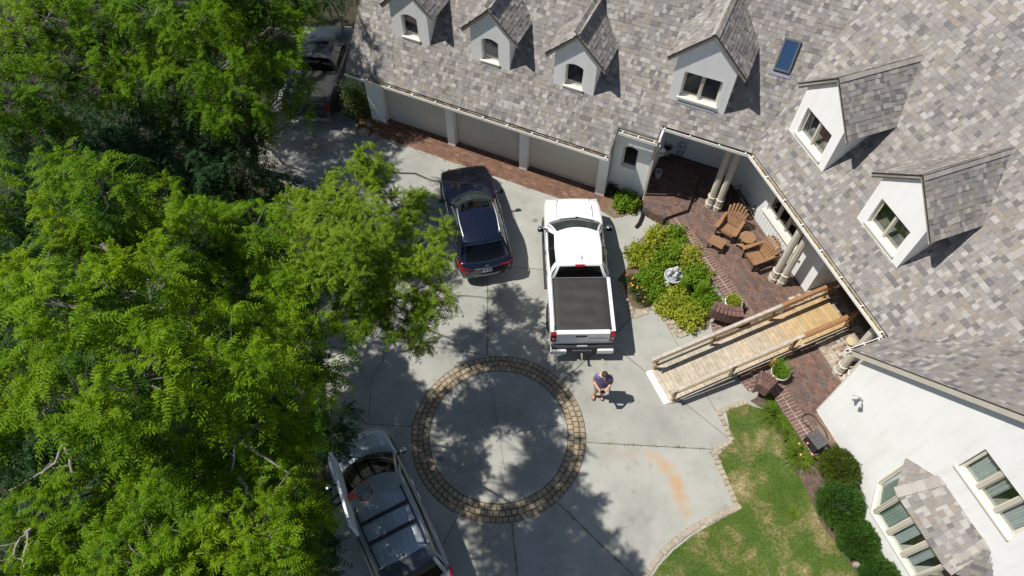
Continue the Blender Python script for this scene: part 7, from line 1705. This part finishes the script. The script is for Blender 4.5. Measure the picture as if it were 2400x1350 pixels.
names = list(J_); vs = [J_[k] for k in names]; rr = [Rr[k] for k in names]; es = [(names.index(a), names.index(b)) for a, b in E_]
# five fingers on each hand, curled round the tablet's edge
for sd, sg in (('R', -1), ('L', 1)):
    h = J_['ha' + sd]
    for fx, ln in ((-.032, .055), (-.012, .068), (.010, .066), (.030, .050)):
        i0 = len(vs); vs += [(h[0] - sg * .012, h[1] + fx - .005, h[2] - .012), (h[0] - sg * (.012 + ln * .55), h[1] + fx - .01, h[2] - .034), (h[0] - sg * (.012 + ln), h[1] + fx - .012, h[2] - .030)]; rr += [.010, .009, .007]; es += [(names.index('ha' + sd), i0), (i0, i0 + 1), (i0 + 1, i0 + 2)]
    i0 = len(vs); vs += [(h[0] - sg * .02, h[1] + .035, h[2] + .012), (h[0] - sg * .055, h[1] + .015, h[2] + .020)]; rr += [.012, .009]; es += [(names.index('wr' + sd), i0), (i0, i0 + 1)]
skin_mesh('body', vs, es, rr, SKIN, man, 0, 2)
def sub_skin(name, keys, edges, scale, mat, over={}):
    v = [over.get(k, J_[k]) for k in keys]; r = [tuple(np.array(Rr[k] if hasattr(Rr[k], '__len__') else (Rr[k],) * 2) * scale) for k in keys]
    return skin_mesh(name, v, [(keys.index(a), keys.index(b)) for a, b in edges], r, mat, man, 0, 2)
sub_skin('polo_shirt', ['sp', 'pel', 'ch', 'nk0', 'shR', 'elR', 'shL', 'elL'], [('pel', 'sp'), ('sp', 'ch'), ('ch', 'nk0'), ('ch', 'shR'), ('shR', 'elR'), ('ch', 'shL'), ('shL', 'elL')], 1.14, SHIRT, {'pel': (0, -.01, .88), 'elR': (-.262, -.02, 1.25), 'elL': (.262, -.01, 1.25), 'nk0': (0, .0, 1.485)})
sub_skin('shorts', ['pel', 'hiR', 'knR', 'hiL', 'knL'], [('pel', 'hiR'), ('hiR', 'knR'), ('pel', 'hiL'), ('hiL', 'knL')], 1.22, KHAKI, {'knR': (-.122, -.035, .55), 'knL': (.10, -.03, .55), 'pel': (0, 0, .95)})
for sd in 'RL':
    a, t_ = np.array(J_['an' + sd]), np.array(J_['to' + sd]); d = t_ - a; d[2] = 0; d /= np.linalg.norm(d)
    skin_mesh('shoe', [a + d * -.05 + V(0, 0, -.035), a + d * .06 + V(0, 0, -.035), a + d * .17 + V(0, 0, -.045)], [(0, 1), (1, 2)], [(.052, .052), (.056, .045), (.05, .036)], SHOE, man, 1, 2)
HR = MB(); v = []; f = []; K, Q = 18, 8
for i in range(Q + 1):
    ph = math.pi * .62 * i / Q
    for j in range(K):
        t = 2 * math.pi * j / K; fr_ = 1.0 if math.sin(t) > -.3 or i < 5 else .90
        v.append((0.0 + .094 * math.sin(ph) * math.cos(t), -.085 + .112 * math.sin(ph) * math.sin(t) * fr_ + .012, 1.715 + .098 * math.cos(ph) - (.02 if math.sin(t) > 0 else -.015) * i / Q))
for i in range(Q):
    for j in range(K): f.append((i * K + j, i * K + (j + 1) % K, (i + 1) * K + (j + 1) % K, (i + 1) * K + j))
HR.add(v, f); HR.build('hair', HAIR, man, True)
for sg in (-1, 1):
    MB().lathe([(.005, -.006), (.026, 0), (.022, .012), (.004, .014)], (sg * .088, -.09, 1.665), 10, axis=np.stack([V(0, 1, 0), V(0, 0, 1), V(sg, 0, 0)], 1)).build('ear', SKIN, man, True)
    MB().lathe([(.002, -.004), (.011, 0), (.002, .004)], (sg * .032, -.185, 1.655), 8, axis=np.stack([V(1, 0, 0), V(0, 0, 1), V(0, -1, 0)], 1)).build('eye', M('eye', (.05, .03, .02), rough=.2), man, True)
MB().tube([(0, -.185, 1.66), (0, -.21, 1.625), (0, -.198, 1.618)], [.008, .014, .010], 7).build('nose', SKIN, man, True)
MB().tube([(-.022, -.178, 1.590), (0, -.186, 1.588), (.022, -.178, 1.590)], .005, 5).build('mouth', M('lips', (.40, .15, .12), rough=.5), man)
tbl = np.array(world_of(man)) @ np.array([0, -.335, 1.105, 1]); tab = empty('tablet', tbl[:3], math.radians(-4), 'dark tablet held in both hands by the man', 'tablet')
TR_ = np.array(Matrix.Rotation(math.radians(18), 3, 'X')); MB().box((0, 0, 0), (.19, .13, .010), TR_, ch=.002).build('case', M('tablet_case', (.30, .31, .33), rough=.4, metal=.3), tab); MB().box(TR_ @ V(0, -.01, .0058), (.165, .10, .002), TR_).build('screen', M('tablet_screen', (.008, .008, .010), rough=.08), tab)
